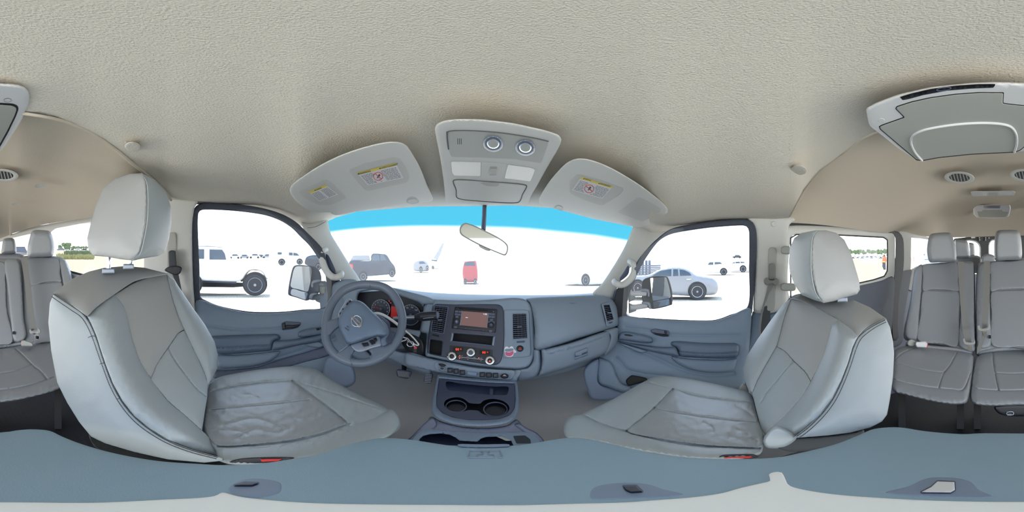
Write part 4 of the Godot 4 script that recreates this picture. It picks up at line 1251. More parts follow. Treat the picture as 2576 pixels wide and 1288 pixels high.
	for q in [[600, 1134, "✓"], [684, 1146, "≡"], [768, 1164, "OFF"], [1036, 1194, "×"], [1126, 1199, ""], [1216, 1204, "✓"]]:
		var w := c("D", [q[0], q[1]])[0]
		var b := pad(strip, "push_switch", M.plastic_black, quadp(w.x - 6.6, w.y - 6.2, w.x + 6.6, w.y + 6.2), sw, {"sm": false, "rc": 1.2, "off": 0.05, "b": 0.006, "r": 2.0, "th": 0.02})
		if q[2] == "OFF":
			text(b, "switch_mark", M.mark_dim, "OFF", w.x, w.y, sw, 0.058, 2.6, 5.0)
		elif q[2]:
			for e in [[-2.4, -0.4, -0.4, 2.0], [-0.4, 2.0, 2.6, -2.4]] if q[2] != "≡" else [[-2.6, -2.6, 2.6, -2.4], [-2.6, 0.0, 2.6, 0.2], [-2.6, 2.6, 2.6, 2.8]]:
				tube(b, "switch_mark", M.mark_dim, on(PackedVector2Array([w + Vector2(e[0], e[1]), w + Vector2(e[2], e[3])]), sw, 0.057), 0.0009, false, 5)
	pad(strip, "blank_cover", M.console, c("D", [834, 1150, 964, 1166, 960, 1212, 830, 1192]), sw, {"sm": false, "rc": 1.0, "off": 0.046, "b": 0.003, "r": 1.2, "th": 0.01})
	var kd := c("D", [1338, 1213])[0]
	var sel := pad(strip, "mirror_selector", M.plastic_black, oval(kd.x, kd.y, 10.0, 6.4), sw, {"off": 0.05, "b": 0.01, "r": 3.5, "th": 0.02})
	pad(sel, "selector_mark", M.mark, c("D", [1320, 1210, 1330, 1196, 1348, 1200, 1356, 1214, 1338, 1206]), sw, {"off": 0.061, "th": 0.002})
	# passenger's side
	var pd := D([1340, 790, 2.74, 1540, 790, 2.92, 1340, 880, 2.7, 1540, 850, 2.9, 1440, 830, 2.72, 1440, 900, 2.72, 1440, 780, 2.82], true)
	var ve := c("E", [960, 352, 1018, 350, 1060, 496, 996, 516])
	pad(t, "airbag_panel", M.dash, c("E", [170, 290, 300, 275, 600, 262, 900, 250, 990, 268, 1050, 300, 1085, 350, 1100, 430, 1108, 520, 1100, 560, 960, 610, 700, 690, 450, 770, 272, 802, 262, 600, 240, 420, 210, 330]), pd, {"b": 0.05, "r": 12.0, "th": 0.12, "g": 9.0, "holes": [ve]})
	text(t, "airbag_legend", M.mark_dim, "SRS AIRBAG", 1280 + 640 / 4.025, 680 + 333 / 4.025, pd, 0.055, 2.4, -2.0)
	pad(t, "vent_panel", M.dash, c("E", [935, 340, 1020, 318, 1060, 350, 1085, 500, 1070, 550, 990, 572, 978, 500]), pd, {"sm": false, "rc": 3.0, "off": 0.052, "b": 0.006, "r": 2.0, "th": 0.03, "holes": [ve], "hrc": 0.5})
	vent(t, ve[0], ve[1], ve[2], ve[3], shift(pd, 0.045), 9, 3, c("E", [1020, 430])[0], 2.0, M.dash)
	pad(t, "vent_wheel", M.plastic_dark, c("E", [1018, 526, 1050, 516, 1054, 530, 1020, 542]), pd, {"sm": false, "rc": 1.0, "off": 0.066, "b": 0.004, "r": 1.0, "th": 0.01})
	pad(t, "side_end", M.dash, c("E", [960, 612, 1060, 580, 1105, 590, 1108, 660, 1090, 740, 1020, 830, 960, 870, 1020, 700, 1010, 640]), pd, {"off": 0.0, "b": 0.04, "r": 8.0, "th": 0.1})
	pad(t, "lower_end", M.dash, c("E", [250, 810, 310, 806, 322, 900, 318, 1000, 280, 1075, 180, 1110, 90, 1118, 100, 1010, 200, 980, 250, 900]), pd, {"off": 0.0, "b": 0.04, "r": 7.0, "th": 0.1})
	var gb := pad(t, "glovebox", M.dash, c("E", [330, 800, 375, 795, 620, 735, 1005, 610, 1022, 660, 1028, 720, 1010, 800, 960, 850, 800, 915, 560, 1000, 300, 1072, 325, 1000, 335, 900]), pd, {"off": 0.01, "b": 0.045, "r": 8.0, "th": 0.1, "cr": [[c("E", [372, 800, 392, 845, 420, 848, 700, 770, 970, 670, 968, 630]), 1.6, 0.008]]})
	pad(gb, "latch_recess", M.plastic_dark, c("E", [668, 830, 800, 778, 800, 862, 668, 912]), pd, {"sm": false, "rc": 1.5, "off": 0.052, "b": 0.003, "r": 1.0, "th": 0.01})
	pad(gb, "latch", M.dash, c("E", [670, 834, 797, 783, 795, 822, 740, 846, 735, 866, 672, 868]), pd, {"sm": false, "rc": 1.5, "off": 0.06, "b": 0.008, "r": 2.0, "th": 0.02})
	pad(gb, "latch_lip", M.console, c("E", [668, 880, 740, 858, 798, 836, 798, 858, 668, 908]), pd, {"sm": false, "rc": 1.5, "off": 0.058, "b": 0.005, "r": 1.5, "th": 0.02})
	# sticker: white outlined shape with a pink lower half
	var dk := D([1080, 760, 2.82, 1330, 755, 2.76, 1080, 900, 2.74, 1330, 930, 2.68])
	var stk := thing("sticker", "white edged pink sticker on the dash right of the climate knobs", "sticker", P(1283, 899, 2.69))
	pad(stk, "backing", M.label_white, c("D", [1335, 850, 1350, 820, 1375, 815, 1400, 832, 1425, 812, 1450, 818, 1466, 850, 1496, 880, 1492, 898, 1468, 900, 1450, 940, 1410, 956, 1362, 945, 1340, 900]), dk, {"off": 0.004, "th": 0.004})
	pad(stk, "pink_patch", M.pink, c("D", [1350, 888, 1400, 894, 1452, 876, 1458, 905, 1436, 934, 1408, 946, 1366, 938, 1350, 915]), dk, {"off": 0.006, "th": 0.002})
	pad(stk, "grey_patch", M.mark_dim, c("D", [1348, 850, 1400, 842, 1450, 842, 1458, 866, 1400, 884, 1348, 878]), dk, {"off": 0.006, "th": 0.002})


func build_wheel() -> void:
	var wd := D([815, 810, 2.36, 1018, 810, 2.44, 917, 712, 2.5, 917, 920, 2.28])
	var t := thing("steering_wheel", "grey leather steering wheel with ringed emblem and spoke buttons", "steering wheel", P(905, 860, 2.5))
	var rim := c("C", [530, 146, 650, 166, 740, 222, 812, 330, 852, 470, 846, 585, 806, 700, 730, 806, 625, 886, 500, 934, 390, 940, 280, 915, 185, 862, 118, 785, 82, 690, 80, 570, 100, 440, 152, 320, 230, 225, 330, 170, 430, 146])
	var line := on(curve_closed(rim, 5.0), wd)
	tube(t, "rim", M.wheel_leather, line, 0.0175, true, 14, 0.95)
	for q in [[c("C", [523, 112, 526, 182])], [c("C", [848, 470, 886, 468])], [c("C", [48, 545, 112, 570])], [c("C", [330, 906, 345, 976])]]:
		seam(t, "rim_seam", M.thread, q[0], wd, 0.0012, 0.0145)
	pad(t, "column_cover", M.plastic_dark, c("C", [420, 400, 560, 420, 720, 520, 740, 620, 820, 660, 830, 780, 700, 800, 540, 760, 380, 720, 300, 600]), D([2.62]), {"b": 0.05, "r": 10.0, "th": 0.2})
	pad(t, "spoke", M.wheel_leather, c("C", [84, 520, 150, 490, 215, 476, 226, 560, 170, 610, 120, 660, 84, 650]), wd, {"off": 0.0, "b": 0.02, "r": 5.0, "th": 0.03})
	pad(t, "spoke", M.wheel_leather, c("C", [300, 760, 340, 752, 380, 800, 340, 870, 346, 940, 280, 920, 180, 862, 110, 800, 140, 828, 210, 822]), wd, {"off": 0.0, "b": 0.02, "r": 5.0, "th": 0.03})
	pad(t, "spoke", M.wheel_leather, c("C", [510, 800, 600, 760, 700, 750, 760, 720, 820, 690, 770, 780, 680, 860, 580, 905, 500, 935, 510, 900, 540, 850]), wd, {"off": 0.0, "b": 0.02, "r": 5.0, "th": 0.03})
	pad(t, "spoke_trim", M.silver, c("C", [335, 752, 480, 708, 600, 660, 640, 690, 650, 760, 560, 790, 500, 810, 440, 830, 380, 822]), wd, {"off": 0.015, "b": 0.014, "r": 4.0, "th": 0.03})
	pad(t, "spoke_trim", M.silver, c("C", [300, 288, 345, 305, 330, 360, 280, 420, 240, 480, 205, 476, 215, 420, 250, 360]), wd, {"off": 0.015, "b": 0.014, "r": 4.0, "th": 0.03})
	pad(t, "airbag_cover", M.hub, c("C", [330, 320, 372, 302, 420, 308, 470, 336, 560, 425, 640, 500, 690, 580, 708, 640, 690, 668, 600, 668, 470, 706, 340, 748, 292, 745, 245, 660, 208, 560, 212, 480, 250, 400]), wd, {"off": 0.03, "b": 0.04, "r": 7.0, "th": 0.07, "crown": 0.012})
	pad(t, "hub_side", M.hub, c("C", [640, 500, 700, 560, 720, 640, 690, 700, 700, 750, 650, 770, 630, 700, 680, 640]), wd, {"off": 0.02, "b": 0.02, "r": 4.0, "th": 0.05})
	# emblem: ring, bar and word
	var e := pad(t, "emblem", M.chrome, oval(800 + 390 / 4.025, 680 + 512 / 4.025, 14.8, 15.2, 0, 28), wd, {"off": 0.085, "b": 0.003, "r": 1.5, "th": 0.012, "holes": [oval(800 + 390 / 4.025, 680 + 512 / 4.025, 11.4, 11.8, 0, 24)], "hsm": true})
	pad(e, "emblem_bar", M.chrome, c("C", [330, 474, 358, 462, 446, 540, 438, 566, 412, 580]), wd, {"sm": false, "rc": 1.5, "off": 0.088, "b": 0.003, "r": 1.5, "th": 0.012})
	text(e, "emblem_word", M.plastic_dark, "NISSAN", 800 + 388 / 4.025, 680 + 516 / 4.025, wd, 0.0925, 4.4, 42.0)
	text(t, "airbag_legend", M.gauge, "SRS", 800 + 302 / 4.025, 680 + 570 / 4.025, wd, 0.086, 2.8, 38.0)
	text(t, "airbag_legend", M.gauge, "AIRBAG", 800 + 292 / 4.025, 680 + 594 / 4.025, wd, 0.084, 2.8, 38.0)
	for q in [c("C", [440, 738, 505, 728, 520, 762, 462, 774]), c("C", [515, 712, 555, 698, 585, 740, 545, 756]), c("C", [560, 690, 588, 680, 602, 706, 584, 730]), c("C", [308, 308, 340, 306, 345, 328, 318, 334]), c("C", [282, 345, 302, 318, 308, 336, 300, 364]), c("C", [215, 430, 238, 420, 244, 440, 222, 470]), c("C", [244, 388, 262, 380, 262, 408, 248, 420])]:
		pad(t, "spoke_button", M.plastic_black, q, wd, {"sm": false, "rc": 1.2, "off": 0.034, "b": 0.005, "r": 1.6, "th": 0.012})
	# column stalk with shift knob, right of the rim
	var sd := D([2.62])
	var s := thing("column_shift_lever", "black ended shift lever pointing right from the steering column", "lever", P(1040, 800, 2.6))
	tube(s, "shaft", M.metal, on(c("C", [760, 490, 885, 480, 1000, 474]), sd, 0.0), 0.008)
	tube(s, "collar", M.plastic_black, on(c("C", [980, 478, 1045, 470]), sd, 0.0), 0.012, false, 10, 1.0, 1.75)
	tube(s, "grip", M.plastic_black, on(c("C", [1040, 470, 1130, 462, 1205, 455]), sd, 0.0), 0.0205, false, 12)
	var kp := c("C", [1208, 455])[0]
	pad(s, "end_button", M.plastic_dark, oval(kp.x, kp.y, 5.6, 9.2), sd, {"off": 0.012, "b": 0.006, "r": 3.0, "th": 0.02})
	seam(s, "wiper_mark", M.mark_dim, c("C", [1065, 490, 1080, 486, 1170, 476]), D([2.595]), 0.002)
	# keys, tag and tie hanging at the ignition
	var kd := D([2.66])
	var k := thing("key_ring", "keys with white tie loop and black fob hanging at the ignition", "keys", P(1042, 870, 2.66))
	tube(k, "tie_loop", M.white_plastic, smooth3(on(c("C", [884, 612, 930, 650, 975, 695, 1010, 738, 1018, 752, 1005, 760, 975, 748, 940, 730, 905, 712]), kd), 4), 0.0038, false, 6)
	tube(k, "tie_tail", M.white_plastic, smooth3(on(c("C", [690, 750, 800, 730, 870, 712, 905, 692, 880, 684, 860, 678]), kd), 4), 0.003, false, 6)
	tube(k, "ring", M.chrome, on(oval(800 + 935 / 4.025, 680 + 745 / 4.025, 8.6, 6.8, 0, 18), kd, 0.006), 0.0025, true, 6)
	pad(k, "fob", M.plastic_black, c("C", [960, 780, 1000, 776, 1008, 838, 962, 840]), kd, {"sm": false, "rc": 2.0, "off": 0.01, "b": 0.008, "r": 2.0, "th": 0.012})
	pad(k, "fob_tag", M.red, c("C", [970, 778, 1000, 774, 1002, 794, 974, 798]), kd, {"sm": false, "rc": 0.5, "off": 0.02, "th": 0.006})
	tube(k, "key", M.metal, on(c("C", [905, 690, 950, 740, 985, 780]), kd, 0.004), 0.004)
	# a white cord looping over the column cover
	tube(self, "cord", M.white_plastic, smooth3(on(c("C", [560, 440, 610, 436, 680, 462, 760, 515, 800, 545, 850, 590]), D([2.5])), 5), 0.006, false, 6).set_meta("label", "white cable tie strap arching over the steering column")
	get_node("cord").set_meta("category", "strap")


func build_console() -> void:
	# floor console with two tray levels between the seats
	var t := thing("floor_console", "blue grey floor console with tray and two cup holders below the dashboard", "console", P(1198, 1060, 2.6))
	var tp := D([1200, 960, 2.62, 1100, 1060, 2.26, 1300, 1060, 2.26])
	var tray := c("L", [752, 185, 900, 205, 1100, 225, 1290, 240, 1462, 245, 1455, 325, 1430, 340, 1280, 335, 1100, 320, 900, 296, 770, 282])
	var cups := c("L", [722, 440, 745, 400, 800, 375, 870, 366, 940, 380, 985, 410, 1010, 432, 1140, 440, 1180, 405, 1250, 386, 1330, 388, 1410, 412, 1460, 450, 1478, 495, 1455, 540, 1400, 572, 1310, 585, 1220, 575, 1160, 552, 1120, 520, 1010, 512, 960, 525, 880, 532, 800, 520, 745, 490])
	pad(t, "shell", M.console, c("L", [648, 100, 700, 105, 1000, 140, 1300, 165, 1565, 172, 1580, 260, 1590, 420, 1585, 530, 1560, 600, 1480, 660, 1350, 690, 1180, 705, 1000, 700, 800, 670, 680, 625, 600, 580, 572, 530, 580, 440, 610, 300]), tp, {"sm": false, "rc": 9.0, "b": 0.035, "r": 7.0, "th": 0.2, "holes": [grown(c("L", [668, 152, 900, 175, 1200, 200, 1540, 215, 1545, 400, 1530, 500, 1480, 570, 1360, 612, 1180, 625, 1000, 622, 820, 592, 700, 540, 640, 470, 640, 350]), 0.5)], "hrc": 8.0, "sp": 4.0})
	pad(t, "tray_insert", M.console_dark, c("L", [664, 150, 900, 172, 1200, 198, 1542, 212, 1550, 400, 1534, 502, 1482, 574, 1360, 616, 1180, 630, 1000, 626, 818, 596, 696, 543, 636, 472, 636, 350]), tp, {"sm": false, "rc": 8.0, "off": 0.012, "b": 0.006, "r": 3.0, "th": 0.06, "holes": [tray, cups], "hsm": true, "sp": 3.5})
	pad(t, "tray_floor", M.console_dark, tray, tp, {"off": -0.045, "th": 0.01})
	pad(t, "cup_floor", M.black, cups, tp, {"off": -0.045, "th": 0.01})
	for q in [[862, 448, 30, 17.5], [1318, 484, 34.5, 21]]:
		var w := c("L", [q[0], q[1]])[0]
		var cup := tube(t, "cup_ring", M.plastic_dark, on(oval(w.x, w.y + 5, q[2] * 0.86, q[3] * 0.86, 0, 26), tp, -0.02), 0.003, true, 6)
		pad(cup, "cup_mat", M.plastic_black, oval(w.x, w.y + 10, q[2] * 0.74, q[3] * 0.62, 0, 22), tp, {"off": -0.03, "th": 0.006})
	pad(t, "tray_divider", M.console_dark, c("L", [1252, 268, 1290, 272, 1286, 342, 1250, 338]), tp, {"sm": false, "rc": 1.0, "off": 0.01, "th": 0.05})
	pad(t, "pedestal", M.plastic_dark, c("L", [560, 590, 680, 640, 900, 700, 1180, 720, 1450, 690, 1560, 620, 1640, 700, 1720, 790, 1200, 800, 700, 790, 520, 760]), D([2.3]), {"off": -0.03, "b": 0.02, "r": 6.0, "th": 0.2})
	pad(t, "foot_panel", M.plastic_dark, c("L", [590, 600, 470, 690, 330, 830, 200, 910, 400, 910, 560, 760, 640, 690]), D([2.3]), {"off": 0.0, "b": 0.015, "r": 4.0, "th": 0.1})
	pad(t, "foot_panel", M.plastic_dark, c("L", [1540, 690, 1600, 670, 1680, 720, 1800, 780, 1880, 880, 1760, 880, 1660, 780]), D([2.3]), {"off": 0.0, "b": 0.015, "r": 4.0, "th": 0.1})
	# rear holders, half under the lid
	var hp := D([1100, 1085, 1.98, 1340, 1085, 1.98, 1200, 1120, 1.86])
	var lh := c("L", [440, 850, 480, 815, 560, 795, 680, 786, 790, 800, 860, 835, 900, 870, 1110, 882, 1150, 845, 1220, 825, 1320, 822, 1420, 835, 1500, 870, 1540, 960, 430, 960])
	pad(t, "holder_top", M.console, c("L", [360, 850, 420, 780, 480, 745, 540, 732, 800, 755, 1000, 768, 1300, 772, 1690, 768, 1740, 790, 1830, 860, 1840, 970, 340, 970]), hp, {"sm": false, "rc": 8.0, "b": 0.02, "r": 5.0, "th": 0.12, "holes": [lh], "hrc": 3.0})
	pad(t, "holder_floor", M.console_dark, lh, hp, {"sm": false, "off": -0.09, "th": 0.01})
	pad(t, "coin_slot", M.black, c("L", [1520, 812, 1660, 806, 1720, 850, 1730, 900, 1560, 900]), hp, {"sm": false, "rc": 3.0, "off": 0.021, "th": 0.01})
	pad(t, "holder_paper", M.grey_plastic, c("L", [1330, 820, 1530, 815, 1548, 865, 1440, 870]), hp, {"sm": false, "rc": 1.0, "off": 0.012, "th": 0.01})
	# the wide console lid that the view stands over
	var lv := level(0.516)
	var lid := PackedVector2Array()
	var rim := c("O", [-500, 1110, -200, 1098, 0, 1088, 40, 1083, 80, 1080, 125, 1084, 160, 1100, 220, 1122, 300, 1143, 400, 1160, 500, 1167, 560, 1170, 640, 1168, 720, 1157, 800, 1143, 880, 1118, 940, 1104, 980, 1102, 1040, 1107, 1110, 1118, 1150, 1121, 1290, 1121, 1340, 1115, 1400, 1105, 1440, 1101, 1490, 1106, 1560, 1122, 1640, 1140, 1720, 1150, 1800, 1154, 1880, 1155, 1960, 1150, 2020, 1138, 2100, 1118, 2160, 1095, 2200, 1079, 2260, 1075, 2330, 1085, 2420, 1092, 2500, 1090, 2800, 1096, 3100, 1120])
	lid = curve_open(rim, 12.0)
	lid.append_array(c("O", [3100, 1200, 3100, 1400, 2600, 1440, 1900, 1440, 1288, 1440, 600, 1440, 0, 1440, -500, 1400, -500, 1200]))
	var o := thing("console_lid", "broad blue grey grained console lid in the foreground, running edge to edge", "console lid", P(1288, 1200, 1.35))
	pad(o, "lid_top", M.lid, lid, lv, {"sm": false, "rc": 0.0, "b": 0.022, "r": 13.0, "th": 0.1, "g": 26.0, "sp": 14.0})
	pad(o, "lid_notch", M.console, c("L", [880, 912, 930, 905, 1180, 910, 1430, 905, 1480, 912, 1470, 935, 1180, 945, 900, 935]), lv, {"off": 0.02, "b": 0.01, "r": 2.5, "th": 0.02})
	var em := seam(o, "lid_symbol", M.mark_dim, c("L", [1005, 1062, 1022, 985]), lv, 0.0016, 0.026)
	for q in [[1022, 985, 1368, 985], [1368, 985, 1395, 1060], [1100, 1060, 1105, 1028, 1160, 1026, 1175, 1010, 1148, 1000, 1158, 988, 1230, 988, 1248, 1000, 1225, 1012, 1245, 1028, 1300, 1030, 1305, 1060], [1005, 1062, 1300, 1062], [1340, 1062, 1395, 1060]]:
		var pl := c("L", q)
		tube(em, "symbol_line", M.mark_dim, on(pl, lv, 0.026), 0.0016, false, 6)
	# camera mount reflections on the lid, modelled as solid patches
	for q in [[c("M", [1150, 340, 1180, 310, 1240, 290, 1330, 290, 1410, 310, 1405, 360, 1300, 385, 1180, 372]), c("M", [1180, 322, 1230, 308, 1300, 310, 1270, 322]), "lid catch left of the middle, mirrored camera mount built as a dark patch", "black"],
			[c("N", [400, 345, 450, 320, 560, 308, 680, 315, 760, 340, 860, 368, 700, 385, 540, 390, 400, 390]), c("N", [560, 325, 625, 324, 655, 352, 600, 356, 575, 345]), "lid catch right of the middle, mirrored camera mount built as a dark patch", "black"],
			[c("N", [1880, 360, 2000, 325, 2060, 295, 2120, 282, 2240, 285, 2310, 305, 2350, 345, 2420, 380, 2300, 386, 2100, 380]), c("N", [2140, 302, 2225, 305, 2228, 345, 2205, 358, 2060, 356, 2110, 330]), "lid catch at the far right, mirrored camera mount built with a pale inner patch", "white_plastic"]]:
		var k := thing("lid_reflection", q[2], "reflection", P(q[0][0].x, q[0][0].y, lv.at(q[0][0].x, q[0][0].y)), "camera mount reflections on the console lid")
		pad(k, "reflection_patch", M.console, q[0], lv, {"off": 0.021, "b": 0.006, "r": 9.0, "th": 0.012})
		pad(k, "dark_patch", M.console_dark, grown(q[1], 3.0), lv, {"sm": false, "rc": 2.0, "off": 0.029, "th": 0.006})
		pad(k, "inner_patch", M[q[3]] if q[3] != "black" else M.plastic_black, q[1], lv, {"sm": false, "rc": 1.0, "off": 0.034, "b": 0.004, "r": 2.0, "th": 0.006})
	# white paper along the near edge
	var wp := c("M", [-400, 412, 0, 407, 400, 410, 600, 405, 800, 395, 1000, 385, 1080, 375, 1120, 358, 1170, 370, 1250, 385, 1400, 400, 1600, 412, 1900, 418, 2200, 420, 2576, 422])
	wp.append_array(c("N", [300, 415, 560, 408, 700, 398, 900, 383, 1050, 362, 1150, 335, 1250, 312, 1298, 298, 1292, 268, 1320, 255, 1358, 258, 1375, 290, 1400, 325, 1500, 350, 1650, 370, 1850, 385, 2100, 398, 2400, 405, 2700, 406, 3000, 420]))
	var wb := curve_open(wp, 8.0)
	wb.append_array(c("O", [2900, 1420, 1288, 1430, -300, 1420]))
	tag(pad(self, "paper_sheet", M.paper, wb, lv, {"sm": false, "rc": 0.0, "off": 0.03, "b": 0.006, "r": 5.0, "th": 0.006, "g": 30.0, "sp": 9.0}), "white paper sheet lying along the near edge of the console lid", "paper")


# a front headrest on two posts, its face and its flank divided by a stitched seam
func headrest(t: Node3D, whole: PackedVector2Array, face: PackedVector2Array, flank: PackedVector2Array, fd: Dep, kd: Dep, stitch: PackedVector2Array) -> void:
	var h := pad(t, "headrest", M.leather, whole, D([2.37]), {"off": 0.0, "b": 0.03, "r": 14.0, "th": 0.1})
	pad(h, "headrest_face", M.leather_warm, grown(face, 0.8), fd, {"b": 0.016, "r": 7.0, "th": 0.16, "crown": 0.03, "g": 8.0})
	pad(h, "headrest_flank", M.leather, grown(flank, 0.8), kd, {"b": 0.014, "r": 6.0, "th": 0.14, "crown": 0.025, "g": 8.0})
	seam(h, "stitching", M.piping, stitch, fd, 0.0012, 0.012)


func build_front_seats() -> void:
	# driver's seat
	var side := D([123, 800, 2.05, 219, 793, 1.9, 557, 1152, 1.74, 140, 980, 2.0, 309, 1011, 1.85, 300, 1130, 1.82])
	var front := D([219, 793, 1.9, 557, 1150, 1.76, 548, 890, 2.36, 420, 690, 2.28, 375, 1078, 1.84, 380, 830, 2.1])
	var top := D([136, 740, 2.06, 219, 793, 1.9, 420, 690, 2.28, 300, 680, 2.24])
	var core := D([130, 760, 2.12, 420, 690, 2.36, 548, 890, 2.46, 557, 1150, 1.86, 300, 1120, 1.95, 200, 800, 2.04])
	var t := thing("driver_seat", "grey leather driver's seat with cracked stitched bolster, left of the steering wheel", "car seat", P(560, 1160, 2.0))
	var br := pad(t, "backrest", M.leather, c("A", [225, 565, 300, 505, 370, 475, 430, 459, 520, 450, 600, 458, 690, 482, 722, 502, 760, 562, 800, 622, 850, 692, 888, 760, 902, 820, 897, 870, 878, 912, 862, 965, 855, 1020, 850, 1120, 900, 1195, 922, 1238, 850, 1252, 700, 1240, 560, 1210, 440, 1175, 382, 1147, 333, 1088, 283, 1008, 243, 928, 218, 800, 207, 680, 212, 600]), core, {"off": -0.07, "b": 0.02, "r": 10.0, "th": 0.12})
	pad(br, "side_panel", M.leather, grown(c("A", [225, 562, 262, 586, 300, 610, 345, 640, 376, 682, 400, 738, 420, 800, 440, 860, 470, 938, 510, 1010, 560, 1070, 620, 1120, 700, 1170, 800, 1210, 922, 1243, 925, 1252, 850, 1260, 700, 1247, 560, 1217, 440, 1182, 380, 1152, 330, 1091, 280, 1010, 240, 930, 215, 800, 203, 680, 209, 600]), 1.3), side, {"b": 0.009, "r": 3.2, "th": 0.08, "crown": 0.02, "g": 13.0, "wr": 0.003, "wf": 1.5})
	pad(br, "shoulder_panel", M.leather_warm, grown(c("A", [225, 557, 300, 500, 370, 470, 430, 455, 520, 447, 600, 454, 697, 478, 625, 490, 560, 506, 490, 550, 430, 592, 392, 622, 364, 652, 338, 634, 290, 600]), 1.3), top, {"b": 0.009, "r": 3.2, "crown": 0.022, "th": 0.08, "g": 11.0})
	pad(br, "near_bolster", M.leather, grown(c("A", [365, 654, 395, 622, 432, 592, 474, 566, 505, 600, 526, 650, 536, 700, 551, 760, 575, 830, 610, 890, 652, 950, 700, 1010, 760, 1060, 842, 1134, 880, 1170, 922, 1222, 920, 1240, 800, 1206, 700, 1166, 620, 1116, 560, 1066, 512, 1006, 472, 934, 442, 856, 422, 796, 402, 734, 380, 682]), 1.3), front, {"b": 0.009, "r": 3.2, "crown": 0.038, "th": 0.08, "g": 7.0, "wr": 0.004, "wf": 8.0})
	pad(br, "center_panel", M.leather_warm, grown(c("A", [477, 566, 550, 521, 620, 491, 692, 481, 706, 530, 720, 590, 736, 640, 764, 708, 740, 722, 700, 780, 660, 840, 626, 912, 608, 885, 576, 828, 552, 758, 537, 700, 527, 650, 506, 600]), 1.3), front, {"off": -0.004, "b": 0.008, "r": 3.0, "th": 0.08, "crown": 0.012, "g": 11.0})
	pad(br, "lumbar_panel", M.leather, grown(c("A", [766, 714, 742, 726, 702, 784, 655, 852, 628, 916, 652, 948, 702, 1008, 762, 1058, 838, 1126, 848, 1060, 860, 985, 862, 930, 852, 898, 832, 850, 798, 780]), 1.3), front, {"off": 0.0, "b": 0.008, "r": 3.0, "th": 0.08, "crown": 0.016, "g": 9.0, "cr": [[c("A", [697, 782, 722, 830, 765, 890, 812, 950, 856, 985]), 1.6, 0.008]]})
	pad(br, "far_bolster", M.leather, grown(c("A", [694, 481, 720, 500, 760, 560, 800, 620, 850, 690, 890, 760, 905, 820, 900, 870, 880, 912, 864, 936, 855, 900, 834, 850, 800, 780, 767, 710, 738, 640, 722, 590, 706, 530]), 1.3), front, {"off": 0.0, "b": 0.009, "r": 3.2, "crown": 0.03, "th": 0.1, "g": 9.0})
	for q in [[c("A", [222, 562, 262, 588, 302, 614, 344, 644, 374, 686, 398, 740, 418, 802, 438, 862, 468, 940, 508, 1012, 558, 1072, 618, 1122, 698, 1172, 798, 1211, 905, 1240]), 0.004], [c("A", [215, 572, 255, 600, 296, 628, 336, 656, 362, 694, 386, 748, 406, 806, 428, 868, 458, 946, 498, 1018, 548, 1080, 608, 1130, 692, 1180, 794, 1219, 900, 1246]), 0.03]]:
		var line := curve_open(q[0], 4.2)
		var ac := Acc.new()
		for i in range(0, line.size() - 1, 1):
			var off := 0.03 if q[1] > 0.01 else 0.012
			tube_into(ac, on(PackedVector2Array([line[i], line[i].lerp(line[i + 1], 0.7)]), side, off), 0.0014, false, 5)
		tag(commit(br, "stitching", ac, M.thread), "", "", "", "stuff")
	for q in [[366, 742, 384, 735, 400, 738], [415, 852, 430, 848, 448, 853], [486, 998, 500, 994, 516, 999]]:
		seam(br, "loose_thread", M.leather_gap, c("A", q), side, 0.0011, 0.028)
	# cushion
	var cu := D([520, 1000, 2.16, 545, 1140, 1.88, 720, 921, 2.62, 800, 1130, 1.86, 1005, 1060, 2.05, 870, 990, 2.4])
	var cs := pad(t, "cushion", M.leather, c("O", [522, 972, 548, 950, 600, 938, 640, 931, 720, 922, 770, 923, 800, 931, 840, 958, 900, 990, 960, 1020, 995, 1044, 1008, 1064, 1002, 1082, 975, 1098, 930, 1116, 880, 1128, 800, 1150, 700, 1166, 600, 1170, 550, 1160, 545, 1140, 520, 1105, 510, 1080, 514, 1040]), cu, {"b": 0.05, "r": 13.0, "th": 0.18, "g": 8.0, "wr": 0.009, "wf": 2.6, "wg": 5.0,
		"cr": [[c("O", [532, 985, 600, 970, 680, 961, 735, 958]), 2.4, 0.014], [c("O", [735, 958, 790, 998, 840, 1036, 872, 1064]), 2.4, 0.016], [c("O", [545, 1030, 620, 1022, 700, 1015, 782, 1004]), 2.2, 0.012], [c("O", [547, 1123, 650, 1119, 740, 1108, 800, 1095, 880, 1066]), 2.6, 0.018], [c("O", [735, 958, 830, 985, 960, 1030]), 2.0, 0.006]]})
	pad(cs, "front_roll", M.leather, c("O", [548, 1128, 650, 1124, 740, 1114, 800, 1101, 870, 1075, 930, 1052, 985, 1030, 1004, 1052, 1006, 1070, 985, 1094, 940, 1113, 880, 1130, 800, 1152, 700, 1166, 600, 1170, 555, 1160]), cu, {"off": 0.025, "b": 0.035, "r": 12.0, "th": 0.14, "g": 9.0})
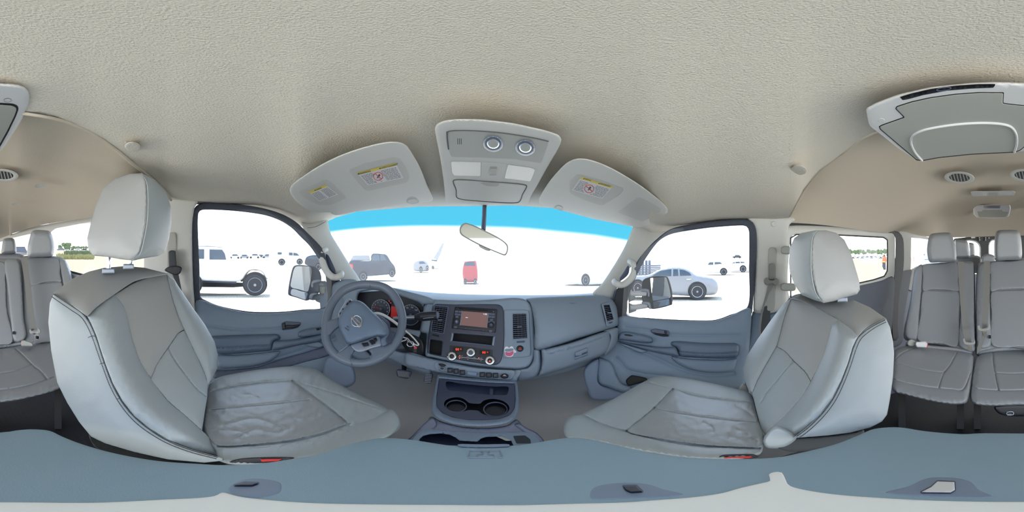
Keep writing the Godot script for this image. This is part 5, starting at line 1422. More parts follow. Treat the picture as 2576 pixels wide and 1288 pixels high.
	pad(cs, "cushion_insert", M.leather_worn, c("O", [526, 990, 560, 980, 620, 970, 680, 963, 734, 961, 760, 978, 790, 1000, 840, 1038, 868, 1064, 835, 1080, 800, 1092, 740, 1106, 650, 1117, 548, 1121, 522, 1095, 515, 1070, 517, 1030]), cu, {"off": 0.045, "b": 0.012, "r": 4.0, "th": 0.1, "crown": 0.012, "g": 5.0, "wr": 0.0045, "wf": 2.2, "wg": 5.0,
		"cr": [[c("O", [530, 1031, 620, 1022, 700, 1015, 780, 1004]), 2.0, 0.012], [c("O", [560, 1070, 600, 1060, 640, 1052, 690, 1068, 715, 1080]), 5.0, 0.007], [c("O", [600, 1100, 640, 1080, 690, 1088, 730, 1078]), 5.0, 0.007], [c("O", [530, 1085, 580, 1082, 620, 1090]), 4.0, 0.005], [c("O", [700, 1040, 750, 1052, 800, 1044]), 4.0, 0.005], [c("O", [590, 1005, 620, 992, 650, 1000]), 3.0, 0.004]]})
	pad(t, "seat_base", M.black, c("O", [250, 1110, 330, 1140, 480, 1168, 700, 1180, 980, 1110, 1000, 1130, 960, 1400, 300, 1400]), D([2.12]), {"sm": false, "rc": 4.0, "th": 0.5})
	pad(t, "recline_shield", M.black, c("A", [370, 1140, 440, 1178, 560, 1214, 700, 1244, 850, 1256, 940, 1240, 980, 1260, 800, 1290, 560, 1260, 400, 1200]), D([300, 1130, 1.8, 500, 1160, 1.74, 400, 1150, 1.76]), {"off": -0.05, "b": 0.01, "r": 3.0, "th": 0.1})
	var hd := D([225, 600, 2.2, 360, 450, 2.08, 345, 640, 2.0, 250, 480, 2.16])
	var hk := D([362, 450, 2.08, 425, 520, 2.26, 345, 645, 2.0, 400, 640, 2.16])
	headrest(t, c("A", [367, 330, 382, 260, 407, 180, 432, 122, 480, 84, 540, 64, 592, 62, 640, 88, 688, 142, 704, 200, 706, 260, 696, 330, 680, 383, 640, 398, 552, 416, 500, 411, 440, 402, 392, 396, 374, 378]),
		c("A", [363, 332, 380, 260, 405, 180, 430, 120, 480, 82, 540, 62, 592, 60, 606, 92, 609, 180, 605, 260, 593, 330, 578, 390, 552, 421, 500, 415, 440, 405, 388, 401, 369, 378]),
		c("A", [588, 59, 640, 86, 690, 140, 709, 200, 711, 262, 701, 332, 686, 386, 655, 402, 600, 411, 552, 421, 576, 390, 592, 330, 604, 260, 608, 180, 605, 94]), hd, hk, c("A", [600, 75, 612, 110, 616, 180, 612, 260, 600, 330, 584, 392, 560, 420]))
	headrest_posts(t, [[450, 405, 452, 462, 451, 466, 26], [541, 420, 538, 446, 534, 448, 22]], "A", 2.2)
	# passenger's seat
	var pside := D([2228, 800, 2.1, 2157, 845, 1.9, 1990, 1098, 1.76, 2240, 950, 2.0, 2110, 980, 1.84, 2200, 1065, 1.84])
	var pfront := D([2157, 845, 1.9, 1995, 1095, 1.78, 1880, 920, 2.36, 1990, 755, 2.28, 2055, 1010, 1.84, 2040, 850, 2.1])
	var ptop := D([2228, 803, 2.1, 2157, 845, 1.9, 1990, 755, 2.28, 2110, 758, 2.26])
	var pcore := D([2228, 803, 2.2, 1990, 755, 2.38, 1880, 920, 2.46, 1995, 1095, 1.88, 2200, 1060, 1.98])
	t = thing("passenger_seat", "grey leather front passenger seat beside the open view of the rear benches", "car seat", P(1850, 1150, 2.0))
	br = pad(t, "backrest", M.leather, c("G", [303, 430, 350, 410, 400, 427, 480, 444, 560, 436, 620, 441, 698, 475, 777, 530, 797, 572, 812, 640, 817, 700, 812, 820, 797, 928, 782, 1006, 757, 1041, 700, 1070, 600, 1095, 480, 1110, 320, 1120, 240, 1116, 174, 1116, 153, 1078, 123, 978, 93, 888, 70, 830, 68, 780, 84, 720, 133, 642, 203, 542, 263, 463]), pcore, {"off": -0.07, "b": 0.02, "r": 10.0, "th": 0.12})
	pad(br, "side_panel", M.leather, grown(c("G", [781, 530, 800, 570, 815, 640, 821, 700, 816, 820, 801, 930, 786, 1011, 760, 1046, 700, 1076, 600, 1101, 480, 1116, 318, 1128, 380, 1080, 450, 1010, 510, 930, 555, 840, 590, 750, 615, 670, 638, 616, 680, 580, 730, 552]), 1.3), pside, {"b": 0.009, "r": 3.2, "th": 0.08, "crown": 0.02, "g": 13.0, "wr": 0.003, "wf": 1.5})
	pad(br, "shoulder_panel", M.leather_warm, grown(c("G", [300, 425, 350, 407, 400, 421, 480, 441, 560, 431, 620, 436, 700, 471, 780, 527, 700, 560, 660, 590, 640, 614, 600, 575, 540, 530, 470, 490, 400, 455, 340, 430]), 1.3), ptop, {"b": 0.009, "r": 3.2, "crown": 0.022, "th": 0.08, "g": 11.0})
	pad(br, "near_bolster", M.leather, grown(c("G", [540, 534, 600, 578, 638, 616, 612, 668, 588, 748, 553, 838, 508, 928, 448, 1008, 378, 1078, 316, 1126, 240, 1122, 168, 1119, 200, 1082, 280, 1010, 350, 930, 402, 850, 440, 770, 475, 690, 495, 620, 510, 560]), 1.3), pfront, {"b": 0.009, "r": 3.2, "crown": 0.038, "th": 0.08, "g": 7.0, "wr": 0.004, "wf": 8.0})
	pad(br, "center_panel", M.leather_warm, grown(c("G", [302, 431, 340, 433, 400, 458, 470, 493, 537, 534, 508, 560, 493, 618, 473, 690, 438, 770, 402, 840, 378, 798, 316, 738, 270, 688, 230, 666, 246, 600, 271, 510]), 1.3), pfront, {"off": -0.004, "b": 0.008, "r": 3.0, "th": 0.08, "crown": 0.012, "g": 11.0})
	pad(br, "lumbar_panel", M.leather, grown(c("G", [229, 671, 270, 694, 315, 744, 377, 804, 400, 848, 350, 928, 280, 1008, 200, 1080, 172, 1112, 151, 1080, 126, 980, 108, 902, 132, 842, 182, 752]), 1.3), pfront, {"off": 0.0, "b": 0.008, "r": 3.0, "th": 0.08, "crown": 0.016, "g": 9.0, "cr": [[c("G", [316, 742, 280, 780, 230, 840, 180, 900, 150, 950]), 1.6, 0.008]]})
	pad(br, "far_bolster", M.leather, grown(c("G", [300, 428, 270, 508, 246, 598, 228, 666, 180, 748, 130, 840, 106, 898, 90, 890, 66, 832, 63, 780, 80, 718, 130, 638, 200, 538, 260, 459]), 1.3), pfront, {"off": 0.0, "b": 0.009, "r": 3.2, "crown": 0.03, "th": 0.1, "g": 9.0})
	pad(br, "lower_bolster", M.leather, c("G", [170, 1120, 200, 1085, 235, 1072, 300, 1100, 330, 1128, 300, 1160, 250, 1182, 180, 1180, 160, 1150]), D([1940, 1095, 1.8]), {"off": 0.0, "b": 0.03, "r": 8.0, "th": 0.1})
	for q in [[c("G", [778, 534, 728, 558, 680, 588, 642, 622, 618, 674, 592, 756, 558, 844, 514, 934, 454, 1014, 384, 1082, 330, 1122]), 0.012], [c("G", [782, 544, 734, 568, 690, 598, 654, 632, 630, 684, 604, 764, 570, 852, 526, 942, 466, 1022, 396, 1090, 345, 1128]), 0.03]]:
		var line := curve_open(q[0], 4.2)
		var ac := Acc.new()
		for i in range(0, line.size() - 1, 1):
			tube_into(ac, on(PackedVector2Array([line[i], line[i].lerp(line[i + 1], 0.7)]), pside, q[1]), 0.0014, false, 5)
		tag(commit(br, "stitching", ac, M.thread), "", "", "", "stuff")
	var pc := D([1915, 1000, 2.16, 1915, 1120, 1.9, 1660, 945, 2.6, 1640, 1120, 1.86, 1420, 1075, 2.05, 1540, 1000, 2.36])
	cs = pad(t, "cushion", M.leather, c("F", [450, 849, 470, 838, 520, 830, 600, 837, 700, 854, 800, 874, 900, 899, 950, 915, 968, 950, 988, 1020, 1002, 1080, 1018, 1130, 1014, 1185, 1000, 1215, 900, 1240, 700, 1240, 500, 1215, 300, 1180, 200, 1155, 60, 1140, 42, 1125, 35, 1100, 40, 1060, 70, 1030, 120, 1017, 250, 959, 350, 904, 420, 864]), pc, {"b": 0.05, "r": 13.0, "th": 0.18, "g": 8.0, "wr": 0.008, "wf": 2.6, "wg": 5.0,
		"cr": [[c("F", [455, 862, 500, 875, 570, 897, 700, 930, 850, 950, 955, 958]), 2.4, 0.014], [c("F", [572, 896, 480, 990, 345, 1103]), 2.4, 0.016], [c("F", [480, 990, 600, 1012, 700, 1028, 850, 1046, 985, 1056]), 2.2, 0.012], [c("F", [120, 1020, 220, 1066, 345, 1104, 500, 1142, 700, 1172, 1000, 1186]), 2.6, 0.018]]})
	pad(cs, "front_roll", M.leather, c("F", [78, 1032, 120, 1022, 220, 1070, 345, 1110, 500, 1148, 700, 1178, 1005, 1190, 1000, 1215, 900, 1240, 700, 1240, 500, 1215, 300, 1180, 200, 1155, 60, 1140, 42, 1122, 37, 1100, 44, 1062]), pc, {"off": 0.025, "b": 0.035, "r": 11.0, "th": 0.14, "g": 9.0})
	pad(cs, "cushion_insert", M.leather_worn, c("F", [572, 900, 640, 920, 700, 934, 850, 954, 952, 962, 970, 1000, 985, 1056, 1000, 1110, 1010, 1178, 850, 1178, 700, 1168, 500, 1138, 350, 1104, 410, 1050, 480, 990]), pc, {"off": 0.045, "b": 0.012, "r": 4.0, "th": 0.1, "crown": 0.012, "g": 5.0, "wr": 0.004, "wf": 2.2, "wg": 5.0,
		"cr": [[c("F", [482, 992, 600, 1013, 700, 1029, 850, 1047, 982, 1057]), 2.0, 0.012], [c("F", [870, 1090, 930, 1110, 990, 1150]), 5.0, 0.007], [c("F", [850, 1130, 920, 1150, 980, 1172]), 5.0, 0.006], [c("F", [720, 1060, 760, 1080, 770, 1110]), 4.0, 0.005], [c("F", [880, 975, 930, 1000, 970, 1035]), 4.0, 0.005]]})
	pad(t, "seat_base", M.black, c("O", [1440, 1110, 1560, 1140, 1800, 1165, 1960, 1150, 2160, 1090, 2180, 1100, 2140, 1400, 1470, 1400]), D([2.12]), {"sm": false, "rc": 4.0, "th": 0.5})
	pad(t, "recline_shield", M.belt_dark, c("G", [235, 1130, 260, 1122, 330, 1130, 480, 1120, 620, 1102, 668, 1088, 666, 1120, 560, 1160, 420, 1190, 300, 1200, 240, 1185, 220, 1165]), D([1990, 1110, 1.78, 2160, 1085, 1.9, 2000, 1130, 1.78]), {"off": -0.04, "b": 0.02, "r": 6.0, "th": 0.1})
	var pd := D([2160, 720, 2.2, 2045, 590, 2.06, 2070, 755, 2.0, 2110, 600, 2.14])
	var pk := D([2045, 590, 2.06, 1988, 650, 2.26, 2060, 750, 2.0, 2000, 700, 2.22])
	headrest(t, c("G", [300, 240, 304, 170, 325, 122, 358, 99, 430, 84, 480, 85, 528, 98, 568, 133, 597, 190, 622, 270, 641, 340, 644, 378, 630, 396, 580, 411, 520, 431, 470, 441, 420, 426, 362, 401, 325, 346, 304, 290]),
		c("G", [430, 81, 480, 81, 530, 94, 571, 129, 601, 189, 626, 270, 646, 340, 649, 381, 634, 402, 580, 416, 520, 436, 466, 446, 438, 405, 418, 330, 409, 250, 407, 170, 415, 108]),
		c("G", [292, 240, 297, 170, 319, 119, 355, 94, 432, 80, 417, 110, 409, 200, 413, 300, 431, 390, 462, 443, 420, 431, 358, 406, 318, 350, 297, 290]), pd, pk, c("G", [424, 90, 410, 120, 403, 200, 406, 300, 424, 390, 456, 440]))
	headrest_posts(t, [[560, 412, 562, 428, 561, 431, 26]], "G", 2.2)
	# belt buckles between the seats and the lid
	var b1 := D([1.74])
	var k := thing("belt_buckle", "driver's seat belt buckle with red release tab beside the left cushion", "buckle", P(660, 1162, 1.74))
	pad(k, "body", M.plastic_black, c("M", [1150, 205, 1200, 188, 1290, 180, 1420, 178, 1480, 182, 1440, 200, 1300, 212, 1180, 216]), b1, {"b": 0.01, "r": 3.0, "th": 0.04})
	pad(k, "release_tab", M.red, c("M", [1308, 190, 1420, 188, 1400, 200, 1318, 204]), b1, {"sm": false, "rc": 1.0, "off": 0.014, "b": 0.004, "r": 2.0, "th": 0.02})
	k = thing("belt_buckle", "passenger's seat belt buckle with red release tab beside the right cushion", "buckle", P(1860, 1150, 1.74))
	pad(k, "body", M.plastic_black, c("N", [1040, 182, 1060, 168, 1140, 164, 1210, 164, 1240, 178, 1200, 186, 1100, 188]), b1, {"b": 0.01, "r": 3.0, "th": 0.04})
	pad(k, "release_tab", M.red, c("N", [1068, 180, 1200, 174, 1210, 180, 1190, 185, 1066, 186]), b1, {"sm": false, "rc": 1.0, "off": 0.014, "b": 0.004, "r": 2.0, "th": 0.02})
	# belts on the front pillars
	var dd := D([2.8])
	k = thing("seat_belt", "grey seat belt hanging from its loop on the driver's pillar", "seat belt", P(437, 720, 2.8), "front seat belts")
	pad(k, "belt_guide", M.belt_dark, c("A", [700, 385, 712, 379, 730, 382, 734, 440, 730, 462, 702, 462]), dd, {"sm": false, "rc": 3.0, "off": 0.01, "b": 0.01, "r": 3.0, "th": 0.03})
	pad(k, "belt_loop", M.plastic_black, c("A", [684, 462, 700, 448, 735, 444, 755, 452, 748, 475, 728, 482, 700, 472]), dd, {"off": 0.03, "b": 0.008, "r": 3.0, "th": 0.02})
	pad(k, "webbing", M.belt_dark, c("A", [712, 470, 740, 470, 750, 520, 760, 570, 748, 540, 725, 500]), dd, {"sm": false, "rc": 1.0, "off": 0.02, "th": 0.004})
	dd = D([2.76])
	k = thing("seat_belt", "grey seat belt running down the passenger's pillar to the seat", "seat belt", P(1930, 850, 2.76), "front seat belts")
	pad(k, "belt_guide", M.belt, c("G", [188, 252, 196, 246, 214, 247, 220, 256, 220, 330, 188, 332]), dd, {"sm": false, "rc": 3.0, "off": 0.02, "b": 0.01, "r": 3.0, "th": 0.03})
	pad(k, "belt_loop", M.belt, c("G", [164, 330, 180, 318, 196, 332, 212, 332, 226, 322, 242, 336, 236, 354, 220, 360, 208, 350, 195, 350, 182, 356, 168, 350]), dd, {"off": 0.04, "b": 0.008, "r": 3.0, "th": 0.02})
	pad(k, "webbing", M.belt, c("G", [188, 352, 214, 352, 212, 366, 190, 400, 172, 450, 158, 500, 150, 560, 148, 620, 138, 640, 140, 560, 152, 480, 172, 410]), dd, {"sm": false, "rc": 1.0, "off": 0.03, "th": 0.004})
	pad(k, "webbing", M.belt_dark, c("G", [150, 480, 176, 460, 196, 480, 200, 560, 160, 640, 135, 680, 145, 600]), dd, {"sm": false, "rc": 1.0, "off": -0.02, "th": 0.004})
	# loose fold of trim by the passenger's hinge side
	pad(t, "hinge_cover", M.trim_shade, c("F", [898, 888, 915, 868, 935, 880, 945, 915, 915, 918, 895, 908]), D([2.4]), {"b": 0.02, "r": 4.0, "th": 0.04})


func headrest_posts(t: Node3D, list: Array, crop: String, d: float) -> void:
	for q in list:
		var a := c(crop, [q[0], q[1], q[2], q[3], q[4], q[5]])
		var h := tube(t, "headrest_post", M.chrome, [P(a[0].x, a[0].y - 10.0, d), P(a[0].x, a[0].y, d), P(a[1].x, a[1].y, d)], 0.0075)
		var s: float = q[6] / float(CROPS[crop][2])
		pad(h, "post_collar", M.silver, PackedVector2Array([a[2] + Vector2(-s, -7), a[2] + Vector2(s, -7), a[2] + Vector2(s + 1, 6), a[2] + Vector2(-s - 1, 7)]), D([d - 0.02]), {"sm": false, "rc": 3.0, "b": 0.012, "r": 3.0, "th": 0.04})
		

# one place of a rear bench: backrest panels, headrest, cushion
func rear_seat(nm: String, label: String, parts: Array, at: Vector3) -> Node3D:
	var t := thing(nm, label, "car seat", at, "rear bench seats")
	for p in parts:
		var par: Node = t
		if p.size() > 4:
			par = t.get_node(p[4])
		var o: Dictionary = {"b": 0.03, "r": 6.0, "th": 0.08}
		o.merge(p[3], true)
		pad(par, p[0], o.get("m", M.leather_rear), p[1], p[2], o)
	return t


func build_rear() -> void:
	var bd := D([100, 650, 4.15, 100, 860, 3.9, 0, 700, 4.1])
	var cd := D([40, 870, 3.86, 40, 985, 3.3, 150, 900, 3.7])
	# outer left seat and its neighbour, cut by the frame
	rear_seat("rear_seat", "left rear bench place under the side window, headrest against the glass", [
		["backrest", c("O", [56, 648, 64, 644, 100, 643, 150, 646, 162, 652, 172, 668, 184, 706, 194, 760, 194, 850, 120, 866, 60, 868, 54, 760]), bd, {"b": 0.05, "r": 10.0, "th": 0.14}],
		["upper_panel", c("O", [68, 652, 146, 652, 152, 690, 155, 709, 140, 708, 110, 711, 80, 718, 72, 690]), bd, {"off": 0.052, "b": 0.015, "r": 4.0, "th": 0.03}, "backrest"],
		["lower_shade_band", c("O", [80, 720, 110, 713, 140, 710, 156, 711, 168, 790, 174, 850, 110, 862, 86, 862, 84, 790]), bd, {"off": 0.05, "b": 0.018, "r": 4.0, "th": 0.03}, "backrest"],
		["side_bolster", c("O", [150, 652, 164, 656, 174, 680, 186, 720, 194, 790, 192, 850, 176, 852, 168, 780, 158, 710]), bd, {"off": 0.05, "b": 0.03, "r": 6.0, "th": 0.03}, "backrest"],
		["headrest", c("Q", [445, 560, 455, 480, 480, 380, 500, 300, 530, 258, 600, 246, 700, 250, 790, 264, 830, 300, 860, 380, 882, 480, 880, 580, 862, 650, 840, 674, 700, 686, 520, 694, 470, 696, 448, 660]), D([4.05]), {"b": 0.07, "r": 12.0, "th": 0.12, "m": M.leather_rear}],
	], P(110, 1000, 3.9))
	rear_seat("rear_seat", "left rear bench place cut by the left picture edge, long cushion in front", [
		["backrest", c("O", [-120, 656, -60, 650, 20, 650, 46, 651, 56, 660, 60, 720, 64, 800, 70, 850, 40, 862, -120, 880]), bd, {"b": 0.05, "r": 9.0, "th": 0.14}],
		["center_panel", c("O", [-120, 668, 10, 660, 14, 700, 18, 780, 32, 860, -20, 866, -120, 874]), bd, {"off": 0.05, "b": 0.015, "r": 4.0, "th": 0.03}, "backrest"],
		["side_bolster", c("O", [12, 658, 46, 655, 54, 700, 60, 800, 66, 848, 36, 858, 26, 800, 18, 720]), bd, {"off": 0.05, "b": 0.03, "r": 7.0, "th": 0.03}, "backrest"],
		["cushion", c("R", [-300, 580, -40, 575, 110, 560, 200, 545, 330, 515, 400, 505, 520, 490, 560, 700, 560, 830, 500, 890, 400, 930, 200, 980, 0, 1010, -300, 1030]), cd, {"b": 0.08, "r": 14.0, "th": 0.14, "g": 9.0, "cr": [[c("R", [118, 562, 190, 630, 260, 700, 330, 755, 380, 815]), 1.8, 0.014], [c("R", [-100, 785, 0, 770, 120, 750, 258, 702]), 1.8, 0.012], [c("R", [-200, 915, 0, 905, 150, 885, 300, 850, 440, 800]), 2.0, 0.018]]}],
		["rear_roll", c("R", [-200, 550, 0, 540, 170, 510, 400, 460, 400, 495, 200, 540, 0, 572, -200, 582]), D([3.88]), {"b": 0.03, "r": 5.0, "th": 0.06}],
	], P(0, 1005, 3.6))
	rear_seat("rear_seat", "small dark rearmost headrest and seat top at the left picture edge", [
		["backrest", c("Q", [-200, 650, 60, 632, 250, 625, 340, 640, 400, 680, 420, 900, -200, 900]), D([5.8]), {"b": 0.06, "r": 6.0, "th": 0.1}],
		["headrest", c("Q", [20, 600, 30, 520, 45, 430, 70, 390, 150, 376, 220, 386, 245, 430, 262, 510, 270, 580, 262, 616, 200, 630, 80, 638, 28, 632]), D([5.75]), {"b": 0.08, "r": 8.0, "th": 0.12}],
	], P(10, 760, 5.8))
	# belt and buckles of the left bench
	var k := thing("seat_belt", "grey lap and shoulder belt lying over the left rear seat", "seat belt", P(90, 860, 3.8), "rear seat belts")
	var bb := D([100, 650, 4.02, 100, 860, 3.78, 0, 700, 3.98])
	pad(k, "webbing", M.belt, c("Q", [330, 704, 440, 698, 462, 860, 490, 1060, 520, 1288, 530, 1420, 560, 1650, 600, 1860, 500, 1880, 460, 1640, 420, 1300, 395, 1060, 350, 790]), bb, {"sm": false, "rc": 1.0, "off": 0.04, "th": 0.005, "g": 12.0})
	pad(k, "latch_frame", M.grey_plastic, c("R", [238, 425, 248, 410, 262, 425, 300, 425, 308, 405, 325, 415, 328, 440, 300, 448, 280, 440, 258, 452, 244, 445]), bb, {"off": 0.06, "b": 0.008, "r": 1.5, "th": 0.015})
	pad(k, "latch_plate", M.chrome, c("R", [270, 446, 312, 444, 315, 490, 302, 498, 285, 492]), bb, {"sm": false, "rc": 1.0, "off": 0.055, "th": 0.008})
	pad(k, "latch_slot", M.black, c("R", [288, 468, 304, 466, 305, 490, 290, 490]), bb, {"sm": false, "rc": 0.5, "off": 0.06, "th": 0.003})
	k = thing("belt_buckle", "pale grey belt buckle lying on the left rear cushion", "buckle", P(70, 868, 3.72))
	pad(k, "body", M.grey_plastic, c("R", [172, 505, 200, 500, 262, 520, 275, 545, 265, 553, 180, 552, 168, 540]), D([3.72]), {"sm": false, "rc": 2.0, "b": 0.02, "r": 3.0, "th": 0.05})
	pad(k, "release_tab", M.red, c("R", [170, 508, 178, 503, 176, 545, 168, 540]), D([3.71]), {"sm": false, "rc": 0.5, "b": 0.0, "th": 0.03})
	pad(get_node("rear_seat/backrest"), "seat_label", M.plastic_black, c("R", [100, 432, 118, 428, 126, 440, 122, 455, 102, 455]), bd, {"sm": false, "rc": 0.5, "off": 0.085, "th": 0.004})
	# right bench, two places seen
	var rb := D([2290, 680, 4.2, 2290, 860, 3.96, 2500, 680, 4.1])
	var rc := D([2350, 880, 3.84, 2350, 1000, 3.26, 2500, 890, 3.84])
	rear_seat("rear_seat", "right rear bench place nearest the sliding door, with side bolster", [
		["backrest", c("H", [165, 640, 180, 500, 205, 480, 260, 470, 370, 466, 430, 460, 448, 470, 453, 600, 452, 800, 445, 870, 300, 840, 140, 815, 134, 760, 150, 700]), rb, {"b": 0.05, "r": 8.0, "th": 0.14}],
		["side_bolster", c("H", [182, 500, 215, 478, 212, 600, 204, 680, 192, 810, 150, 812, 136, 790, 140, 740, 160, 640]), rb, {"off": 0.04, "b": 0.04, "r": 8.0, "th": 0.03}, "backrest"],
		["upper_panel", c("H", [218, 478, 300, 470, 372, 468, 378, 560, 380, 596, 320, 590, 260, 588, 216, 592, 216, 530]), rb, {"off": 0.05, "b": 0.016, "r": 4.0, "th": 0.03}, "backrest"],
		["lower_shade_band", c("H", [215, 596, 260, 592, 320, 594, 380, 602, 382, 700, 376, 838, 300, 832, 194, 815, 205, 700]), rb, {"off": 0.048, "b": 0.02, "r": 4.0, "th": 0.03}, "backrest"],
		["inner_bolster", c("H", [384, 468, 430, 463, 446, 472, 450, 600, 450, 700, 446, 850, 380, 840, 386, 700, 384, 580]), rb, {"off": 0.04, "b": 0.035, "r": 6.0, "th": 0.03}, "backrest"],
		["headrest", c("S", [580, 560, 590, 440, 605, 340, 630, 260, 680, 222, 800, 205, 950, 198, 1040, 206, 1080, 250, 1115, 340, 1150, 460, 1170, 600, 1172, 740, 1150, 792, 900, 802, 660, 810, 610, 760, 590, 660]), D([4.1]), {"b": 0.07, "r": 11.0, "th": 0.12}],
		["cushion", c("H", [84, 900, 90, 862, 150, 838, 240, 846, 370, 866, 440, 880, 447, 930, 430, 1060, 412, 1098, 340, 1104, 250, 1090, 130, 1060, 82, 1040, 80, 960]), rc, {"b": 0.08, "r": 12.0, "th": 0.14, "g": 8.0, "cr": [[c("H", [90, 912, 160, 935, 230, 952, 300, 960, 316, 958]), 1.8, 0.012], [c("H", [372, 868, 345, 920, 310, 970, 290, 1028]), 1.8, 0.014], [c("H", [84, 992, 160, 1012, 250, 1028, 340, 1036, 400, 1036, 432, 960]), 2.0, 0.016], [c("H", [88, 905, 130, 870, 180, 850]), 1.5, 0.008]]}],
		["rear_roll", c("H", [150, 820, 240, 838, 370, 848, 445, 868, 440, 884, 370, 870, 240, 856, 140, 838]), D([3.86]), {"b": 0.03, "r": 5.0, "th": 0.06}],
	], P(2350, 1010, 3.9))
	rear_seat("rear_seat", "right rear bench place at the right picture edge, beside the bench gap", [
		["backrest", c("H", [462, 480, 480, 464, 560, 460, 760, 455, 800, 700, 800, 860, 600, 850, 480, 870, 456, 880, 454, 700]), rb, {"b": 0.05, "r": 8.0, "th": 0.14}],
		["inner_bolster", c("H", [463, 490, 478, 468, 518, 464, 520, 560, 522, 700, 524, 838, 470, 850, 458, 800, 456, 600]), rb, {"off": 0.04, "b": 0.035, "r": 6.0, "th": 0.03}, "backrest"],
		["upper_panel", c("H", [522, 466, 600, 460, 760, 458, 760, 584, 660, 584, 560, 588, 522, 596, 520, 530]), rb, {"off": 0.05, "b": 0.016, "r": 4.0, "th": 0.03}, "backrest"],
		["lower_shade_band", c("H", [522, 600, 560, 592, 660, 588, 760, 588, 780, 840, 660, 846, 528, 838, 524, 700]), rb, {"off": 0.048, "b": 0.02, "r": 4.0, "th": 0.03}, "backrest"],
		["headrest", c("S", [1935, 560, 1940, 400, 1955, 280, 1980, 190, 2040, 155, 2180, 146, 2320, 146, 2410, 158, 2455, 200, 2485, 320, 2500, 480, 2505, 640, 2490, 730, 2440, 752, 2200, 760, 2000, 770, 1950, 740]), D([4.0]), {"b": 0.07, "r": 11.0, "th": 0.12}],
		["cushion", c("H", [456, 900, 480, 880, 540, 866, 640, 856, 800, 850, 900, 1000, 800, 1100, 640, 1108, 520, 1112, 450, 1104, 432, 1080, 436, 1000]), rc, {"b": 0.08, "r": 12.0, "th": 0.14, "g": 8.0, "cr": [[c("H", [532, 870, 538, 940, 558, 1040]), 1.8, 0.014], [c("H", [545, 962, 620, 966, 700, 962, 780, 955]), 1.8, 0.012], [c("H", [440, 1020, 460, 1034, 560, 1042, 680, 1040, 790, 1035]), 2.0, 0.016]]}],
		["rear_roll", c("H", [462, 868, 540, 842, 660, 848, 800, 846, 800, 862, 640, 862, 540, 872, 470, 890]), D([3.86]), {"b": 0.03, "r": 5.0, "th": 0.06}],
	], P(2520, 1010, 3.9))
	# seats further back
	rear_seat("rear_seat", "dark headrest behind and right of the sliding door bench place, second row back", [
		["backrest", c("S", [1160, 720, 1420, 700, 1620, 690, 1680, 730, 1700, 800, 1700, 1000, 1160, 1000]), D([5.6]), {"b": 0.05, "r": 5.0, "th": 0.1}],
		["headrest", c("S", [1140, 360, 1260, 350, 1380, 370, 1410, 420, 1432, 540, 1440, 670, 1400, 712, 1180, 722, 1150, 700]), D([5.5]), {"b": 0.08, "r": 6.0, "th": 0.12}],
	], P(2425, 760, 5.6))
	rear_seat("rear_seat", "narrow dark headrest third row back, before the bright tail window", [
		["backrest", c("S", [1420, 690, 1500, 668, 1600, 668, 1660, 700, 1690, 760, 1690, 900, 1420, 900]), D([6.8]), {"b": 0.05, "r": 4.0, "th": 0.1}],
		["headrest", c("S", [1425, 420, 1500, 415, 1530, 440, 1545, 540, 1548, 660, 1500, 682, 1440, 682, 1436, 560]), D([6.7]), {"b": 0.08, "r": 4.0, "th": 0.12}],
	], P(2450, 760, 6.8))
	rear_seat("rear_seat", "rounded seat top seen between the two right bench headrests", [
		["backrest", c("S", [1690, 760, 1700, 690, 1740, 650, 1800, 632, 1900, 650, 1960, 700, 1960, 1000, 1690, 1000]), D([5.4]), {"b": 0.05, "r": 5.0, "th": 0.1}],
	], P(2488, 760, 5.4))
	# belts on the right bench
	var rbb := D([2290, 680, 4.06, 2290, 860, 3.82, 2500, 680, 3.96])
	k = thing("seat_belt", "grey belt hanging down the right edge of the sliding door bench place", "seat belt", P(2430, 870, 3.8), "rear seat belts")
	pad(k, "webbing", M.belt, c("H", [374, 462, 404, 462, 405, 580, 412, 680, 432, 800, 440, 860, 420, 860, 398, 780, 388, 680, 380, 560]), rbb, {"sm": false, "rc": 1.0, "off": 0.02, "th": 0.005, "g": 12.0})
	pad(k, "latch_frame", M.grey_plastic, c("H", [397, 812, 404, 806, 412, 822, 444, 824, 450, 810, 453, 830, 440, 836, 405, 834]), rbb, {"off": 0.05, "b": 0.008, "r": 1.5, "th": 0.015})
	pad(k, "latch_plate", M.chrome, c("H", [415, 836, 438, 838, 434, 864, 420, 862]), rbb, {"sm": false, "rc": 1.0, "off": 0.045, "th": 0.008})
	k = thing("seat_belt", "grey belt down the left edge of the right picture edge seat", "seat belt", P(2475, 850, 3.8), "rear seat belts")
	pad(k, "webbing", M.belt, c("H", [492, 458, 520, 458, 520, 560, 516, 680, 508, 750, 500, 800, 478, 860, 460, 880, 462, 850, 484, 790, 484, 740, 486, 600]), rbb, {"sm": false, "rc": 1.0, "off": 0.02, "th": 0.005, "g": 12.0})
	pad(k, "latch_frame", M.grey_plastic, c("H", [463, 752, 472, 748, 478, 762, 506, 758, 512, 744, 520, 748, 518, 768, 480, 774, 466, 770]), rbb, {"off": 0.05, "b": 0.008, "r": 1.5, "th": 0.015})
	pad(k, "latch_plate", M.chrome, c("H", [484, 774, 506, 770, 504, 794, 492, 800]), rbb, {"sm": false, "rc": 1.0, "off": 0.045, "th": 0.008})
	k = thing("belt_buckle", "pale buckle with orange end on the sliding door bench cushion", "buckle", P(2318, 868, 3.74))
	pad(k, "body", M.white_plastic, c("H", [186, 822, 228, 820, 240, 828, 236, 850, 190, 848, 182, 836]), D([3.74]), {"sm": false, "rc": 2.0, "b": 0.02, "r": 3.0, "th": 0.05})
	pad(k, "release_tab", M.red, c("H", [230, 824, 240, 826, 238, 850, 232, 850]), D([3.725]), {"sm": false, "rc": 0.5, "th": 0.02})
